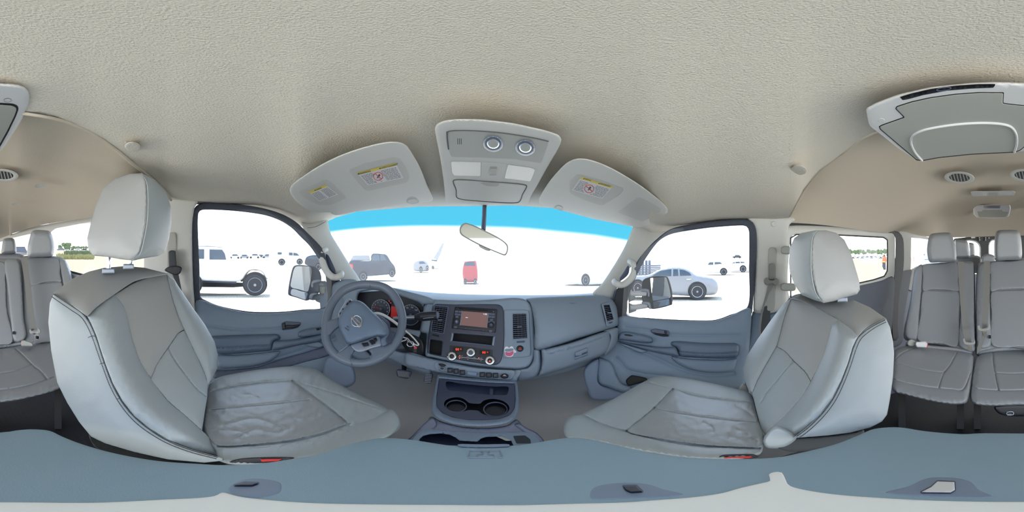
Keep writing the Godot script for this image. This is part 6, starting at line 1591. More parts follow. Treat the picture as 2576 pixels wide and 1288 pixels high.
	pad(k, "stalk", M.grey_plastic, c("H", [150, 820, 165, 812, 186, 822, 184, 838, 160, 842, 148, 835]), D([3.76]), {"b": 0.015, "r": 3.0, "th": 0.04})
	pad(get_node("rear_seat_004/backrest"), "seat_label", M.plastic_black, quadp(2200 + 514 / 1.789, 400 + 793 / 1.789, 2200 + 524 / 1.789, 400 + 808 / 1.789), rb, {"sm": false, "rc": 0.5, "off": 0.085, "th": 0.004})
	# bench legs standing on the rubber mats
	for q in [[-60, 160, 950, "dark steel leg frame under the left rear bench"], [2255, 2430, 960, "dark steel leg frame under the sliding door bench place"], [2445, 2640, 960, "dark steel leg frame under the right picture edge seat"]]:
		var f := thing("bench_frame", q[3], "seat frame", P(q[0], 1100, 3.5), "frames under the rear benches")
		for e in [q[0] + 14, q[1] - 14]:
			pad(f, "leg", M.black, quadp(e - 9, q[2], e + 9, 644 + F * 1.045 / 3.6), D([3.6]), {"sm": false, "rc": 1.0, "th": 0.3})
		pad(f, "rail", M.black, quadp(q[0], q[2], q[1], q[2] + 26), D([3.62]), {"sm": false, "rc": 2.0, "th": 0.3})
	var pl := thing("floor_latch", "black seat latch marked PULL on the floor under the right bench", "latch", P(2540, 1040, 3.3))
	var pd := D([3.3])
	pad(pl, "body", M.plastic_black, c("H", [540, 1115, 600, 1106, 680, 1104, 760, 1110, 760, 1150, 620, 1158, 560, 1146]), pd, {"b": 0.02, "r": 4.0, "th": 0.08})
	seam(pl, "mark_frame", M.mark, c("H", [596, 1140, 622, 1138, 624, 1150, 598, 1152]), pd, 0.002, 0.022, true)
	text(pl, "pull_legend", M.mark, "PULL", 2200 + 610 / 1.789, 400 + 1149 / 1.789, pd, 0.024, 3.2)


func sun_visor(label: String, out: PackedVector2Array, dep: Dep, clip: PackedVector2Array, cut: PackedVector2Array, panels: Array) -> Node3D:
	var v := thing("sun_visor", label, "sun visor", P(out[0].x, out[0].y, dep.at(out[0].x, out[0].y)), "folded sun visors")
	var b := pad(v, "visor_board", M.trim_light, out, dep, {"b": 0.022, "r": 11.0, "th": 0.025, "g": 14.0})
	for p in panels:
		pad(b, "pressed_panel", M.visor_panel, p, dep, {"sm": false, "rc": 8.0, "off": 0.023, "b": 0.005, "r": 5.0, "th": 0.004, "g": 16.0})
	pad(v, "clip_notch", M.trim_shade, cut, dep, {"off": 0.0225, "b": 0.003, "r": 3.0, "th": 0.006})
	pad(v, "clip", M.grey_plastic, clip, dep, {"off": 0.028, "b": 0.005, "r": 2.0, "th": 0.01})
	return v


# a printed warning label: yellow head strip with words, lines of fine print, a barred round sign
func warning_label(v: Node, q: PackedVector2Array, dep: Dep, off: float, turn: float, heads: Array, sign_at: Vector2) -> void:
	var l := pad(v, "warning_label", M.label_white, q, dep, {"sm": false, "rc": 1.0, "off": off, "th": 0.001})
	var tl := q[0]
	var tr := q[1]
	var br := q[2]
	var bl := q[3]
	pad(l, "yellow_strip", M.yellow, PackedVector2Array([tl, tr, tr.lerp(br, 0.16), tl.lerp(bl, 0.16)]), dep, {"sm": false, "rc": 0.0, "off": off + 0.001, "th": 0.001})
	for h in heads:
		var p := tl.lerp(tr, h[0]).lerp(bl.lerp(br, h[0]), 0.08)
		text(l, "heading", M.print, h[1], p.x + h[2] * 0.7, p.y, dep, off + 0.002, h[2], turn)
		var tp := p - Vector2(h[2] * (0.36 * h[1].length() + 0.5), 0.0).rotated(deg_to_rad(turn))
		pad(l, "alert_mark", M.print, PackedVector2Array([tp + Vector2(0, -h[2] * 0.55), tp + Vector2(h[2] * 0.6, h[2] * 0.5), tp + Vector2(-h[2] * 0.6, h[2] * 0.5)]), dep, {"sm": false, "rc": 0.0, "off": off + 0.002, "th": 0.0008})
	var ac := Acc.new()
	rng.seed = int(q[0].x)
	for i in 9:
		var f := 0.26 + i * 0.08
		for s in [[0.04, 0.44], [0.56, 0.96]]:
			var a: float = s[0]
			while a < s[1]:
				var w := rng.randf_range(0.03, 0.1)
				var e: float = minf(a + w, s[1])
				var p := tl.lerp(tr, a).lerp(bl.lerp(br, a), f)
				var r := tl.lerp(tr, e).lerp(bl.lerp(br, e), f)
				if sign_at == Vector2.ZERO or (p.lerp(r, 0.5)).distance_to(sign_at) > 14.0:
					pad_into(ac, PackedVector2Array([p, r, r + Vector2(0, 1.0), p + Vector2(0, 1.0)]), dep, {"sm": false, "rc": 0.0, "off": off + 0.0016, "th": 0.0})
				a = e + 0.015
	tag(commit(l, "fine_print", ac, M.print), "", "", "", "stuff")
	if sign_at != Vector2.ZERO:
		var s := seam(l, "barred_sign", M.red, oval(sign_at.x, sign_at.y, 11.5, 10.0, 0, 24), dep, 0.0015, off + 0.002, true)
		seam(s, "sign_bar", M.red, PackedVector2Array([sign_at + Vector2(-8, -7), sign_at + Vector2(8, 7)]), dep, 0.0015, off + 0.002)
		pad(s, "sign_figure", M.print, PackedVector2Array([sign_at + Vector2(-4, 5), sign_at + Vector2(-1, -2), sign_at + Vector2(3, -6), sign_at + Vector2(6, -3), sign_at + Vector2(3, 0), sign_at + Vector2(4, 5), sign_at + Vector2(1, 3)]), dep, {"sm": false, "rc": 0.5, "off": off + 0.0014, "th": 0.0008})


func build_overhead() -> void:
	# overhead console in the middle
	var cd := D([1140, 310, 1.58, 1400, 335, 1.66, 1130, 500, 2.72, 1310, 515, 2.92])
	var t := thing("overhead_console", "pale overhead console with two dials and two map lights between the visors", "overhead console", P(1240, 420, 2.2))
	pad(t, "housing", M.trim_light, c("I", [993, 105, 1012, 75, 1062, 55, 1150, 47, 1300, 50, 1500, 75, 1700, 120, 1782, 148, 1802, 180, 1780, 235, 1700, 372, 1640, 480, 1600, 545, 1590, 592, 1450, 592, 1300, 588, 1180, 588, 1060, 592, 1062, 550, 1052, 450, 1030, 300, 1008, 190]), cd, {"sm": false, "rc": 10.0, "b": 0.03, "r": 10.0, "th": 0.1})
	var pn := pad(t, "dial_panel", M.grey_plastic, c("I", [1072, 150, 1086, 126, 1200, 122, 1400, 135, 1600, 165, 1716, 190, 1712, 215, 1672, 330, 1500, 305, 1300, 295, 1098, 290, 1080, 240]), cd, {"sm": false, "rc": 5.0, "off": 0.031, "b": 0.003, "r": 3.0, "th": 0.01})
	seam(pn, "panel_gap", M.leather_gap, c("I", [1082, 240, 1072, 150, 1086, 126, 1200, 121, 1400, 134, 1600, 164, 1716, 190]), cd, 0.0022, 0.033)
	for i in 3:
		pad(pn, "microphone_slot", M.black, c("I", [1138 + i * 11, 172, 1142 + i * 11, 172, 1143 + i * 11, 210, 1139 + i * 11, 210]), cd, {"sm": false, "rc": 0.0, "off": 0.0345, "th": 0.002})
	for q in [[1365, 206], [1570, 231]]:
		var w := c("I", [q[0], q[1]])[0]
		var k := pad(pn, "dial", M.silver, oval(w.x, w.y, 25.5, 20.5, 0.1, 28), cd, {"off": 0.036, "b": 0.012, "r": 4.0, "th": 0.01, "g": 7.0})
		pad(k, "dial_groove", M.plastic_dark, oval(w.x, w.y, 20.5, 16.5, 0.1, 28), cd, {"off": 0.049, "b": 0.0, "th": 0.003})
		pad(k, "dial_ring", M.chrome, oval(w.x, w.y, 15.5, 12.6, 0.1, 28), cd, {"off": 0.05, "b": 0.004, "r": 2.0, "th": 0.004, "g": 6.0})
		pad(k, "dial_cap", M.grey_plastic, oval(w.x, w.y, 12.5, 10.2, 0.1, 28), cd, {"off": 0.054, "b": 0.004, "r": 3.0, "th": 0.004, "g": 6.0})
		for i in 9:
			var a := deg_to_rad(150.0 + i * 30.0)
			pad(k, "dial_mark", M.label_white if q[0] < 1500 or i < 5 else M.red, oval(w.x + cos(a) * 22.4, w.y + sin(a) * 18.2, 1.3, 1.0, 0, 8), cd, {"off": 0.0485, "th": 0.001})
	for q in [c("I", [1098, 322, 1110, 318, 1286, 322, 1284, 412, 1120, 408, 1106, 390]), c("I", [1460, 338, 1610, 358, 1632, 370, 1622, 400, 1600, 445, 1438, 425])]:
		pad(t, "map_light", M.lens, q, cd, {"sm": false, "rc": 3.0, "off": 0.033, "b": 0.006, "r": 3.0, "th": 0.01})
	var sw := pad(t, "light_switch", M.trim_light, c("I", [1290, 322, 1380, 326, 1450, 335, 1426, 425, 1350, 418, 1288, 412]), cd, {"sm": false, "rc": 2.0, "off": 0.033, "b": 0.003, "r": 2.0, "th": 0.01})
	pad(sw, "switch_slot", M.trim_shade, c("I", [1346, 350, 1390, 350, 1386, 408, 1342, 408]), cd, {"sm": false, "rc": 1.5, "off": 0.037, "th": 0.002})
	pad(sw, "slider", M.grey_plastic, c("I", [1346, 362, 1392, 364, 1388, 398, 1342, 396]), cd, {"sm": false, "rc": 2.0, "off": 0.042, "b": 0.008, "r": 3.0, "th": 0.008})
	var bn := pad(t, "glasses_bin", M.trim_light, c("I", [1122, 438, 1300, 445, 1570, 470, 1550, 525, 1520, 578, 1300, 570, 1142, 550, 1132, 500]), cd, {"sm": false, "rc": 5.0, "off": 0.034, "b": 0.006, "r": 4.0, "th": 0.01})
	seam(bn, "bin_gap", M.leather_gap, c("I", [1118, 436, 1300, 443, 1572, 468, 1553, 526, 1522, 580, 1300, 572, 1140, 552, 1130, 500]), cd, 0.0022, 0.033, true)
	pad(bn, "bin_pull", M.trim_shade, c("I", [1285, 456, 1340, 452, 1405, 460, 1390, 476, 1330, 474]), cd, {"off": 0.041, "b": 0.002, "r": 2.0, "th": 0.003})
	# visors
	var vl := D([1000, 362, 1.8, 735, 478, 2.1, 1080, 500, 2.72, 850, 530, 2.85])
	var v := sun_visor("left sun visor with yellow warning labels, above the steering wheel", c("I", [72, 505, 84, 472, 120, 440, 250, 352, 400, 277, 550, 226, 680, 196, 760, 194, 812, 214, 852, 270, 902, 360, 950, 480, 984, 552, 972, 572, 920, 580, 820, 590, 700, 605, 500, 636, 385, 660, 345, 654, 330, 642, 230, 640, 150, 602, 92, 545]), vl,
		c("I", [822, 566, 850, 556, 880, 560, 885, 574, 850, 582, 826, 580]), c("I", [815, 578, 822, 552, 850, 542, 878, 550, 894, 578, 850, 590]),
		[c("I", [445, 372, 560, 325, 720, 292, 770, 296, 812, 350, 838, 420, 820, 452, 700, 478, 560, 510, 500, 440]), c("I", [130, 512, 170, 482, 300, 430, 345, 455, 440, 550, 330, 596, 260, 596, 190, 566])])
	warning_label(v, c("I", [497, 392, 745, 328, 796, 424, 570, 470]), vl, 0.031, -14.0, [[0.17, "WARNING", 4.6], [0.8, "AVERTISSEMENT", 4.2]], c("I", [635, 413])[0])
	warning_label(v, c("I", [190, 512, 300, 466, 380, 528, 262, 572]), vl, 0.031, -22.0, [[0.5, "WARNING", 2.6]], Vector2.ZERO)
	var vr := D([1480, 402, 1.82, 1675, 525, 2.52, 1370, 510, 2.8, 1590, 560, 3.0])
	v = sun_visor("right sun visor with one hazy warning label, above the glovebox", c("I", [1656, 580, 1670, 530, 1720, 450, 1765, 395, 1830, 330, 1900, 300, 1990, 310, 2120, 362, 2300, 470, 2440, 580, 2474, 622, 2462, 660, 2385, 702, 2300, 736, 2200, 722, 2000, 682, 1810, 632, 1740, 614]), vr,
		c("I", [1765, 606, 1785, 600, 1805, 608, 1800, 622, 1775, 618]), c("I", [1752, 612, 1768, 596, 1790, 598, 1806, 612, 1804, 632, 1775, 624]),
		[c("I", [1850, 440, 1900, 398, 1930, 402, 2060, 440, 2200, 490, 2170, 530, 2056, 600, 1960, 570, 1850, 520]), c("I", [2150, 640, 2290, 542, 2400, 600, 2440, 625, 2400, 662, 2310, 702])])
	warning_label(v, c("I", [1925, 415, 2128, 478, 2060, 556, 1865, 502]), vr, 0.031, 17.0, [[0.2, "WARNING", 2.8], [0.75, "AVERTISSEMENT", 2.8]], c("I", [1975, 492])[0])
	# the mirror hanging on the windscreen
	var md := D([1220, 560, 3.0066, 1220, 640, 3.0, 1275, 600, 3.003])
	var m := thing("rearview_mirror", "tilted rear view mirror hanging from a stalk before the windscreen", "mirror", P(1216, 605, 3.0))
	pad(m, "shell", M.grey_plastic, c("W", [1055, 240, 1068, 210, 1090, 194, 1115, 192, 1180, 215, 1260, 252, 1340, 292, 1400, 330, 1434, 362, 1440, 395, 1432, 430, 1418, 448, 1398, 446, 1300, 406, 1200, 362, 1100, 308, 1062, 280]), md, {"b": 0.012, "r": 4.0, "th": 0.05})
	pad(m, "mirror_glass", M.mirror, c("W", [1066, 244, 1080, 216, 1100, 202, 1118, 202, 1180, 225, 1258, 262, 1336, 302, 1394, 338, 1424, 368, 1430, 395, 1422, 426, 1408, 438, 1300, 396, 1205, 352, 1108, 300, 1074, 274]), md, {"off": 0.013, "th": 0.002})
	tube(m, "stalk", M.plastic_dark, [P(1219, 516, 3.3), P(1218, 545, 3.22), P(1216, 580, 3.06)], 0.012, false, 8)
	pad(m, "tab", M.grey_plastic, c("W", [1210, 365, 1290, 400, 1300, 412, 1270, 410, 1215, 382]), md, {"off": 0.012, "b": 0.004, "r": 1.5, "th": 0.02})
	# ceiling monitors
	var rd := D([2185, 290, 1.58, 2450, 205, 1.40, 2330, 400, 1.93])
	var mo := thing("ceiling_monitor", "white fold down ceiling monitor at the top right, grey lid with curved ridge", "monitor", P(2400, 390, 1.9))
	pad(mo, "housing", M.white_plastic, c("J", [192, 480, 202, 450, 330, 382, 600, 282, 1000, 192, 1500, 140, 1800, 128, 2160, 140, 2500, 190, 2600, 600, 2400, 960, 2160, 992, 2000, 1002, 1500, 1026, 1100, 1067, 900, 1106, 820, 1102, 600, 962, 400, 802, 242, 682, 222, 640]), rd, {"sm": false, "rc": 10.0, "b": 0.035, "r": 9.0, "th": 0.06, "off": -0.01})
	var ir := pad(mo, "sensor_window", M.gloss_black, c("J", [612, 318, 760, 272, 1000, 216, 1300, 176, 1600, 156, 1805, 155, 1796, 180, 1776, 203, 1500, 214, 1200, 240, 900, 296, 700, 350, 648, 358]), rd, {"sm": false, "rc": 2.0, "off": 0.027, "b": 0.002, "r": 1.5, "th": 0.006})
	seam(ir, "sensor_eye", M.plastic_dark, oval(2140 + 1160 / 4.954, 180 + 218 / 4.954, 18, 4, -0.13, 20), rd, 0.0012, 0.029, true)
	var lid := c("J", [568, 462, 580, 440, 760, 382, 1000, 330, 1300, 288, 1600, 266, 1900, 268, 1892, 400, 2160, 430, 2420, 470, 2200, 900, 2110, 975, 2040, 1000, 1500, 1026, 1100, 1067, 900, 1104, 826, 1098, 372, 715, 362, 688, 392, 672, 676, 572])
	pad(mo, "lid_gap", M.black, grown(lid, 2.0), rd, {"sm": false, "rc": 3.0, "off": 0.026, "th": 0.004})
	var ld := pad(mo, "screen_lid", M.grey_plastic, lid, rd, {"sm": false, "rc": 4.0, "off": 0.028, "b": 0.005, "r": 3.0, "th": 0.01})
	seam(ld, "ridge", M.white_plastic, c("J", [890, 1104, 800, 1000, 750, 880, 772, 795, 860, 738, 1000, 698, 1300, 652, 1600, 632, 1850, 642, 1990, 680, 2058, 765, 2070, 880, 2040, 1000]), rd, 0.006, 0.033, false, 0.5)
	pad(mo, "screw_cap", M.white_plastic, oval(2140 + 382 / 4.954, 180 + 610 / 4.954, 9.0, 5.5), rd, {"off": 0.026, "b": 0.002, "r": 1.5, "th": 0.002})
	var l2 := D([0, 215, 1.46, 72, 240, 1.55, 0, 370, 1.95])
	mo = thing("ceiling_monitor", "corner of a white ceiling monitor at the top left picture edge", "monitor", P(0, 370, 1.9))
	pad(mo, "housing", M.white_plastic, c("K", [-200, 90, -60, 84, 0, 86, 100, 92, 160, 104, 200, 130, 216, 172, 210, 240, 186, 300, 140, 390, 80, 480, 20, 566, -60, 640, -200, 660]), l2, {"b": 0.035, "r": 9.0, "th": 0.06, "off": -0.01})
	pad(mo, "lid_gap", M.black, c("K", [-200, 228, 0, 230, 95, 235, 130, 250, 138, 275, 118, 330, 60, 450, 0, 556, -60, 620, -200, 630]), l2, {"sm": false, "rc": 6.0, "off": 0.026, "th": 0.004})
	pad(mo, "screen_lid", M.grey_plastic, c("K", [-200, 242, 0, 244, 88, 250, 116, 264, 122, 282, 104, 330, 50, 440, -8, 545, -60, 600, -200, 620]), l2, {"sm": false, "rc": 6.0, "off": 0.028, "b": 0.005, "r": 3.0, "th": 0.01})
	pad(mo, "jack", M.black, oval(0 + 56 / 2.927, 180 + 212 / 2.927, 9.5, 5.0), l2, {"off": 0.027, "b": -0.003, "r": 2.0, "th": 0.003})
	var r3 := D([2495, 505, 4.3, 2495, 555, 5.2, 2545, 520, 4.3])
	mo = thing("ceiling_monitor", "small white ceiling unit over the right rear benches, further back", "monitor", P(2495, 550, 5.0))
	pad(mo, "housing", M.white_plastic, c("H", [443, 215, 452, 208, 480, 206, 590, 205, 610, 207, 613, 222, 604, 258, 590, 264, 540, 268, 460, 264, 446, 250]), r3, {"sm": false, "rc": 3.0, "b": 0.04, "r": 4.0, "th": 0.08})
	pad(mo, "sensor_window", M.gloss_black, c("H", [490, 210, 566, 210, 564, 222, 492, 222]), r3, {"sm": false, "rc": 1.0, "off": 0.041, "th": 0.006})
	pad(mo, "screen_lid", M.grey_plastic, c("H", [462, 236, 484, 236, 486, 229, 574, 229, 576, 236, 604, 238, 590, 262, 470, 262]), r3, {"sm": false, "rc": 2.0, "off": 0.041, "b": 0.004, "r": 1.5, "th": 0.006})
	# vents, light bar and caps in the rear headliner
	var rr := D([2410, 445, 2.97, 2500, 487, 3.75, 2495, 520, 4.6, 2560, 440, 2.9])
	var ll := D([10, 442, 2.78, 100, 468, 2.92, 38, 515, 3.8])
	for q in [[2200 + 382 / 1.789, 400 + 84 / 1.789, rr, "round slatted ceiling vent over the sliding door bench place"], [2578.0, 441.0, rr, "round slatted ceiling vent cut by the right picture edge"], [8.0, 441.0, ll, "round slatted ceiling vent cut by the left picture edge"]]:
		var w := thing("ceiling_vent", q[3], "vent", P(q[0], q[1], q[2].at(q[0], q[1])), "round vents in the rear headliner")
		pad(w, "collar", M.trim_light, oval(q[0], q[1], 38, 15.5, 0.06, 28), q[2], {"b": 0.02, "r": 8.0, "th": 0.03, "holes": [oval(q[0], q[1], 26, 10, 0.06, 24)], "hsm": true})
		pad(w, "duct", M.leather_gap, oval(q[0], q[1], 27, 11, 0.06, 24), q[2], {"off": -0.005, "th": 0.006})
		for i in 6:
			var x: float = q[0] - 20 + i * 8
			var hh: float = 9.6 * sqrt(maxf(0.05, 1.0 - pow((x - q[0]) / 26.0, 2)))
			pad(w, "slat", M.trim_shade, PackedVector2Array([Vector2(x - 4, q[1] - hh), Vector2(x - 1.5, q[1] - hh), Vector2(x + 3, q[1] + hh), Vector2(x + 0.5, q[1] + hh)]), q[2], {"sm": false, "rc": 0.0, "off": 0.012, "th": 0.012})
	var lb := thing("ceiling_light", "long flat ceiling light bar over the right rear benches", "ceiling light", P(2500, 488, 3.7))
	pad(lb, "frame", M.trim_light, c("H", [432, 148, 440, 145, 620, 143, 634, 148, 628, 164, 440, 168]), rr, {"sm": false, "rc": 2.0, "b": 0.012, "r": 2.0, "th": 0.03})
	for q in [[448, 150, 505, 164], [560, 149, 618, 162]]:
		pad(lb, "lens", M.lens, quadp(2200 + q[0] / 1.789, 400 + q[1] / 1.789, 2200 + q[2] / 1.789, 400 + q[3] / 1.789), rr, {"sm": false, "rc": 1.0, "off": 0.013, "b": 0.003, "r": 1.0, "th": 0.006})
	pad(lb, "switch", M.trim_shade, quadp(2200 + 512 / 1.789, 400 + 150 / 1.789, 2200 + 554 / 1.789, 400 + 164 / 1.789), rr, {"sm": false, "rc": 1.0, "off": 0.013, "th": 0.004})
	for q in [[100, 468, 12, 5, ll, "flat cap in the rear headliner left of the driver's headrest"], [38, 514, 7.5, 3, ll, "second flat cap further back in the left rear headliner"], [2244, 490, 13, 5, rr, "flat cap in the rear headliner over the sliding door pillar"], [2316, 527, 9, 4, rr, "second flat cap, over the sliding door bench headrest"], [2360, 550, 7, 3, rr, "third flat cap, right over the bench headrest"]]:
		var w := get_node("ceiling_001" if q[0] < 1000 else "ceiling_002")
		pad(w, "cap", M.trim_shade, oval(q[0], q[1], q[2], q[3], 0, 18), q[4], {"off": 0.01, "b": -0.012, "r": 4.0, "th": 0.01})
	for q in [[334, 369, 1.93, "round cap on the headliner above the driver's headrest"], [2010, 428, 2.06, "round cap on the headliner above the passenger's headrest"]]:
		var dd := level(-(644.0 - q[1]) / F * q[2])
		var w := get_node("ceiling")
		pad(w, "collar", M.headliner, oval(q[0], q[1], 20, 12, 0.1, 22), dd, {"off": 0.0, "b": 0.02, "r": 9.0, "th": 0.06})
		pad(w, "cap", M.headliner, oval(q[0], q[1], 11, 6.5, 0.1, 18), dd, {"off": 0.016, "b": 0.002, "r": 2.0, "th": 0.006})


func wheel(par: Node3D, x: float, y: float, rx: float, ry: float, d: float, off: float, alloy: Material, spokes: int) -> void:
	var dd := D([d])
	var w := pad(par, "wheel", M.tyre, oval(x, y, rx, ry, 0, 26), dd, {"off": off, "b": 0.06, "r": rx * 0.16, "th": 0.26, "sp": rx * 0.22, "g": rx * 0.35})
	pad(w, "rim", alloy, oval(x, y, rx * 0.7, ry * 0.7, 0, 24), dd, {"off": off + 0.075, "b": -0.02, "r": rx * 0.12, "th": 0.02, "sp": rx * 0.18, "g": rx * 0.3})
	if spokes > 0 and rx > 9.0:
		for i in spokes:
			var a := TAU * i / spokes + 0.3
			var p := Vector2(x + cos(a) * rx * 0.44, y + sin(a) * ry * 0.44)
			pad(w, "rim_gap", M.black, oval(p.x, p.y, rx * 0.13, rx * 0.075, a + PI / 2, 10), dd, {"off": off + 0.062, "th": 0.004})
		pad(w, "hub", M.paint_grey, oval(x, y, rx * 0.13, ry * 0.13, 0, 12), dd, {"off": off + 0.07, "b": 0.01, "r": 1.0, "th": 0.01})


# a parked vehicle seen side-on: body shell, dark glass, wheels
func car(nm: String, label: String, group: String, body: PackedVector2Array, paint: Material, wins: Array, wheels: Array, alloy: Material, spokes := 5, depth := 1.7) -> Node3D:
	var low: Array = wheels[0]
	for w in wheels:
		if w[1] + w[3] > low[1] + low[3]:
			low = w
	var d := gd(low[0], low[1] + low[3])
	var t := thing(nm, label, "car" if nm != "van" and nm != "pickup_truck" else nm.replace("_", " "), P(low[0], low[1] + low[3], d), group)
	var dd := D([d])
	var px := F / d
	pad(t, "body", paint, body, dd, {"b": 0.12, "r": maxf(1.2, 0.16 * px), "th": depth, "sp": maxf(1.2, perim(body) / 70.0)})
	for w in wins:
		pad(t, "side_window", M.car_glass, w, dd, {"sm": false, "rc": 1.0, "off": 0.125, "th": 0.02})
	for w in wheels:
		pad(t, "wheel_arch", M.black, oval(w[0], w[1] - w[3] * 0.12, w[2] * 1.16, w[3] * 1.14, 0, 22), dd, {"off": 0.122, "th": 0.02})
		wheel(t, w[0], w[1], w[2], w[3], d, 0.13, alloy, spokes)
	return t


func lumps(ac: Acc, at: Vector3, r: float, squash: float, seed_: int) -> void:
	var n := 9
	var vs := PackedVector3Array()
	var tr := PackedInt32Array()
	for i in n + 1:
		for j in n * 2:
			var a := PI * i / n
			var b := TAU * j / (n * 2)
			var q := Vector3(sin(a) * cos(b), cos(a), sin(a) * sin(b))
			var k := 1.0 + 0.35 * wob.get_noise_3d(q.x * 160 + seed_ * 31, q.y * 160, q.z * 160)
			vs.append(at + Vector3(q.x, q.y * squash, q.z) * r * k)
	for i in n:
		for j in n * 2:
			var l := (j + 1) % (n * 2)
			var a := i * n * 2
			tr.append_array(PackedInt32Array([a + j, a + l, a + n * 2 + j, a + l, a + n * 2 + l, a + n * 2 + j]))
	ac.add(vs, tr)


func tree(label: String, group: String, x: float, base_y: float, top_y: float, w: float, d: float, m: Material) -> void:
	var t := thing("tree", label, "tree", P(x, base_y, d), group)
	var h := (base_y - top_y) / F * d
	var ww := w / F * d
	var ac := Acc.new()
	var o := P(x, base_y, d)
	rng.seed = int(x * 10.0)
	for i in 9:
		lumps(ac, o + Vector3(rng.randf_range(-0.32, 0.32) * ww, h * rng.randf_range(0.4, 0.8), rng.randf_range(-0.3, 0.3) * ww), ww * rng.randf_range(0.16, 0.26), minf(1.3, h / ww * 1.1), i + int(x))
	commit(t, "crown", ac, m)
	tube(t, "trunk", M.bark, [o + Vector3(0, -0.3, 0), o + Vector3(0, h * 0.5, 0)], maxf(0.12, ww * 0.05), false, 6, 1.0, 0.6)


func build_outside() -> void:
	# beyond the driver's window
	var j := car("off_road_car", "white boxy off road car with big knobbly tyres beyond the driver's window", "", c("V", [-320, 372, 0, 372, 200, 376, 285, 388, 335, 402, 395, 535, 600, 562, 740, 590, 800, 620, 832, 650, 838, 735, 800, 745, 765, 735, 745, 680, 700, 645, 610, 640, 560, 670, 515, 740, 470, 770, 440, 775, 20, 762, -320, 752]), M.paint_white,
		[c("V", [124, 402, 270, 406, 300, 450, 318, 522, 124, 520]), c("V", [-60, 398, 62, 400, 62, 512, -60, 510])], [[500 + 650 / 4.6, 540 + 815 / 4.6, 27.0, 26.5], [478.0, 717.5, 27.0, 26.5]], M.paint_grey, 7)
	var jd := D([gd(641, 743.7)])
	pad(j, "rocker_guard", M.plastic_dark, c("V", [-100, 742, 20, 744, 440, 766, 440, 796, 20, 782, -100, 780]), jd, {"sm": false, "rc": 2.0, "off": 0.16, "b": 0.03, "r": 2.0, "th": 0.2})
	pad(j, "under_car_shade", M.black, c("V", [-100, 770, 440, 785, 560, 790, 560, 830, 400, 842, -100, 836]), jd, {"sm": false, "rc": 1.0, "off": -0.35, "th": 1.0})  # black block stands in for the shadow under the car
	pad(j, "fender_flare", M.plastic_black, c("V", [478, 770, 500, 730, 570, 640, 610, 625, 720, 632, 780, 665, 775, 690, 740, 668, 705, 648, 615, 642, 580, 660, 520, 745, 505, 780]), jd, {"sm": false, "rc": 3.0, "off": 0.2, "b": 0.04, "r": 2.0, "th": 0.2})
	pad(j, "bumper", M.plastic_dark, c("V", [740, 700, 835, 698, 834, 738, 790, 748, 745, 740]), jd, {"sm": false, "rc": 2.0, "off": 0.0, "b": 0.05, "r": 2.0, "th": 1.2})
	pad(j, "wing_mirror", M.plastic_dark, c("V", [308, 478, 335, 482, 345, 500, 335, 530, 310, 524]), jd, {"off": 0.3, "b": 0.05, "r": 2.0, "th": 0.15})
	pad(j, "roof_rack", M.paint_grey, c("V", [-300, 352, 40, 360, 100, 358, 270, 374, 275, 386, 0, 374, -300, 372]), jd, {"sm": false, "rc": 1.0, "off": -0.1, "th": 1.2})
	pad(j, "badge", M.plastic_dark, c("V", [382, 680, 428, 682, 428, 690, 384, 688]), jd, {"sm": false, "rc": 0.5, "off": 0.126, "th": 0.01})
	car("pickup_truck", "white pickup truck with canopy, further off in the driver's window", "", c("V", [812, 470, 826, 440, 900, 428, 1000, 430, 1110, 432, 1150, 446, 1180, 478, 1215, 492, 1218, 545, 1190, 560, 1000, 550, 830, 545, 816, 520]), M.paint_white,
		[c("V", [913, 434, 962, 436, 958, 462, 913, 462]), c("V", [1044, 437, 1088, 440, 1088, 473, 1044, 471]), c("V", [1094, 440, 1135, 446, 1166, 476, 1094, 474])], [[500 + 960 / 4.6, 540 + 552 / 4.6, 7.4, 7.6], [500 + 1168 / 4.6, 540 + 548 / 4.6, 6.6, 7.0]], M.alloy)
	car("car", "black estate car right of the white pickup, behind the driver's door mirror", "", c("V", [1225, 560, 1240, 500, 1285, 474, 1370, 468, 1425, 505, 1450, 570, 1450, 625, 1420, 628, 1340, 610, 1240, 580]), M.paint_dark, [c("V", [1250, 505, 1290, 482, 1340, 480, 1345, 510]), c("V", [1350, 480, 1378, 482, 1408, 512, 1352, 512])], [[500 + 1383 / 4.6, 540 + 603 / 4.6, 6.6, 8.0]], M.alloy)
	var far := [[590.0, 633.0, 30.0, "paint_white"], [614.0, 636.0, 26.0, "paint_grey"], [640.0, 634.5, 30.0, "paint_white"], [672.0, 643.5, 26.0, "paint_silver"], [655.0, 651.0, 22.0, "paint_dark"]]
	for i in far.size():
		small_car(far[i][0], 638.0 + 13.0 - i * 0.4, far[i][2], M[far[i][3]], "distant parked %s car in the driver's window, %s in the row" % [["white", "grey", "second white", "silver", "dark"][i], ["leftmost", "second", "third", "rightmost", "fourth"][i]], "distant cars in the driver's window")
	# beyond the windscreen
	var b := car("pickup_truck", "black pickup truck with pale step bars behind the left windscreen pillar", "", c("W", [178, 560, 182, 505, 196, 488, 350, 490, 356, 452, 372, 432, 440, 432, 480, 445, 510, 492, 545, 540, 548, 600, 500, 606, 330, 628, 250, 640, 200, 610]), M.paint_dark,
		[c("W", [366, 452, 384, 442, 420, 442, 424, 490, 364, 490]), c("W", [430, 442, 455, 444, 480, 485, 432, 490])], [[820 + 295 / 3.1415, 500 + 616 / 3.1415, 9.4, 11.4], [820 + 522 / 3.1415, 500 + 590 / 3.1415, 6.6, 9.6]], M.alloy)
	var bd := D([gd(914, 707.5)])
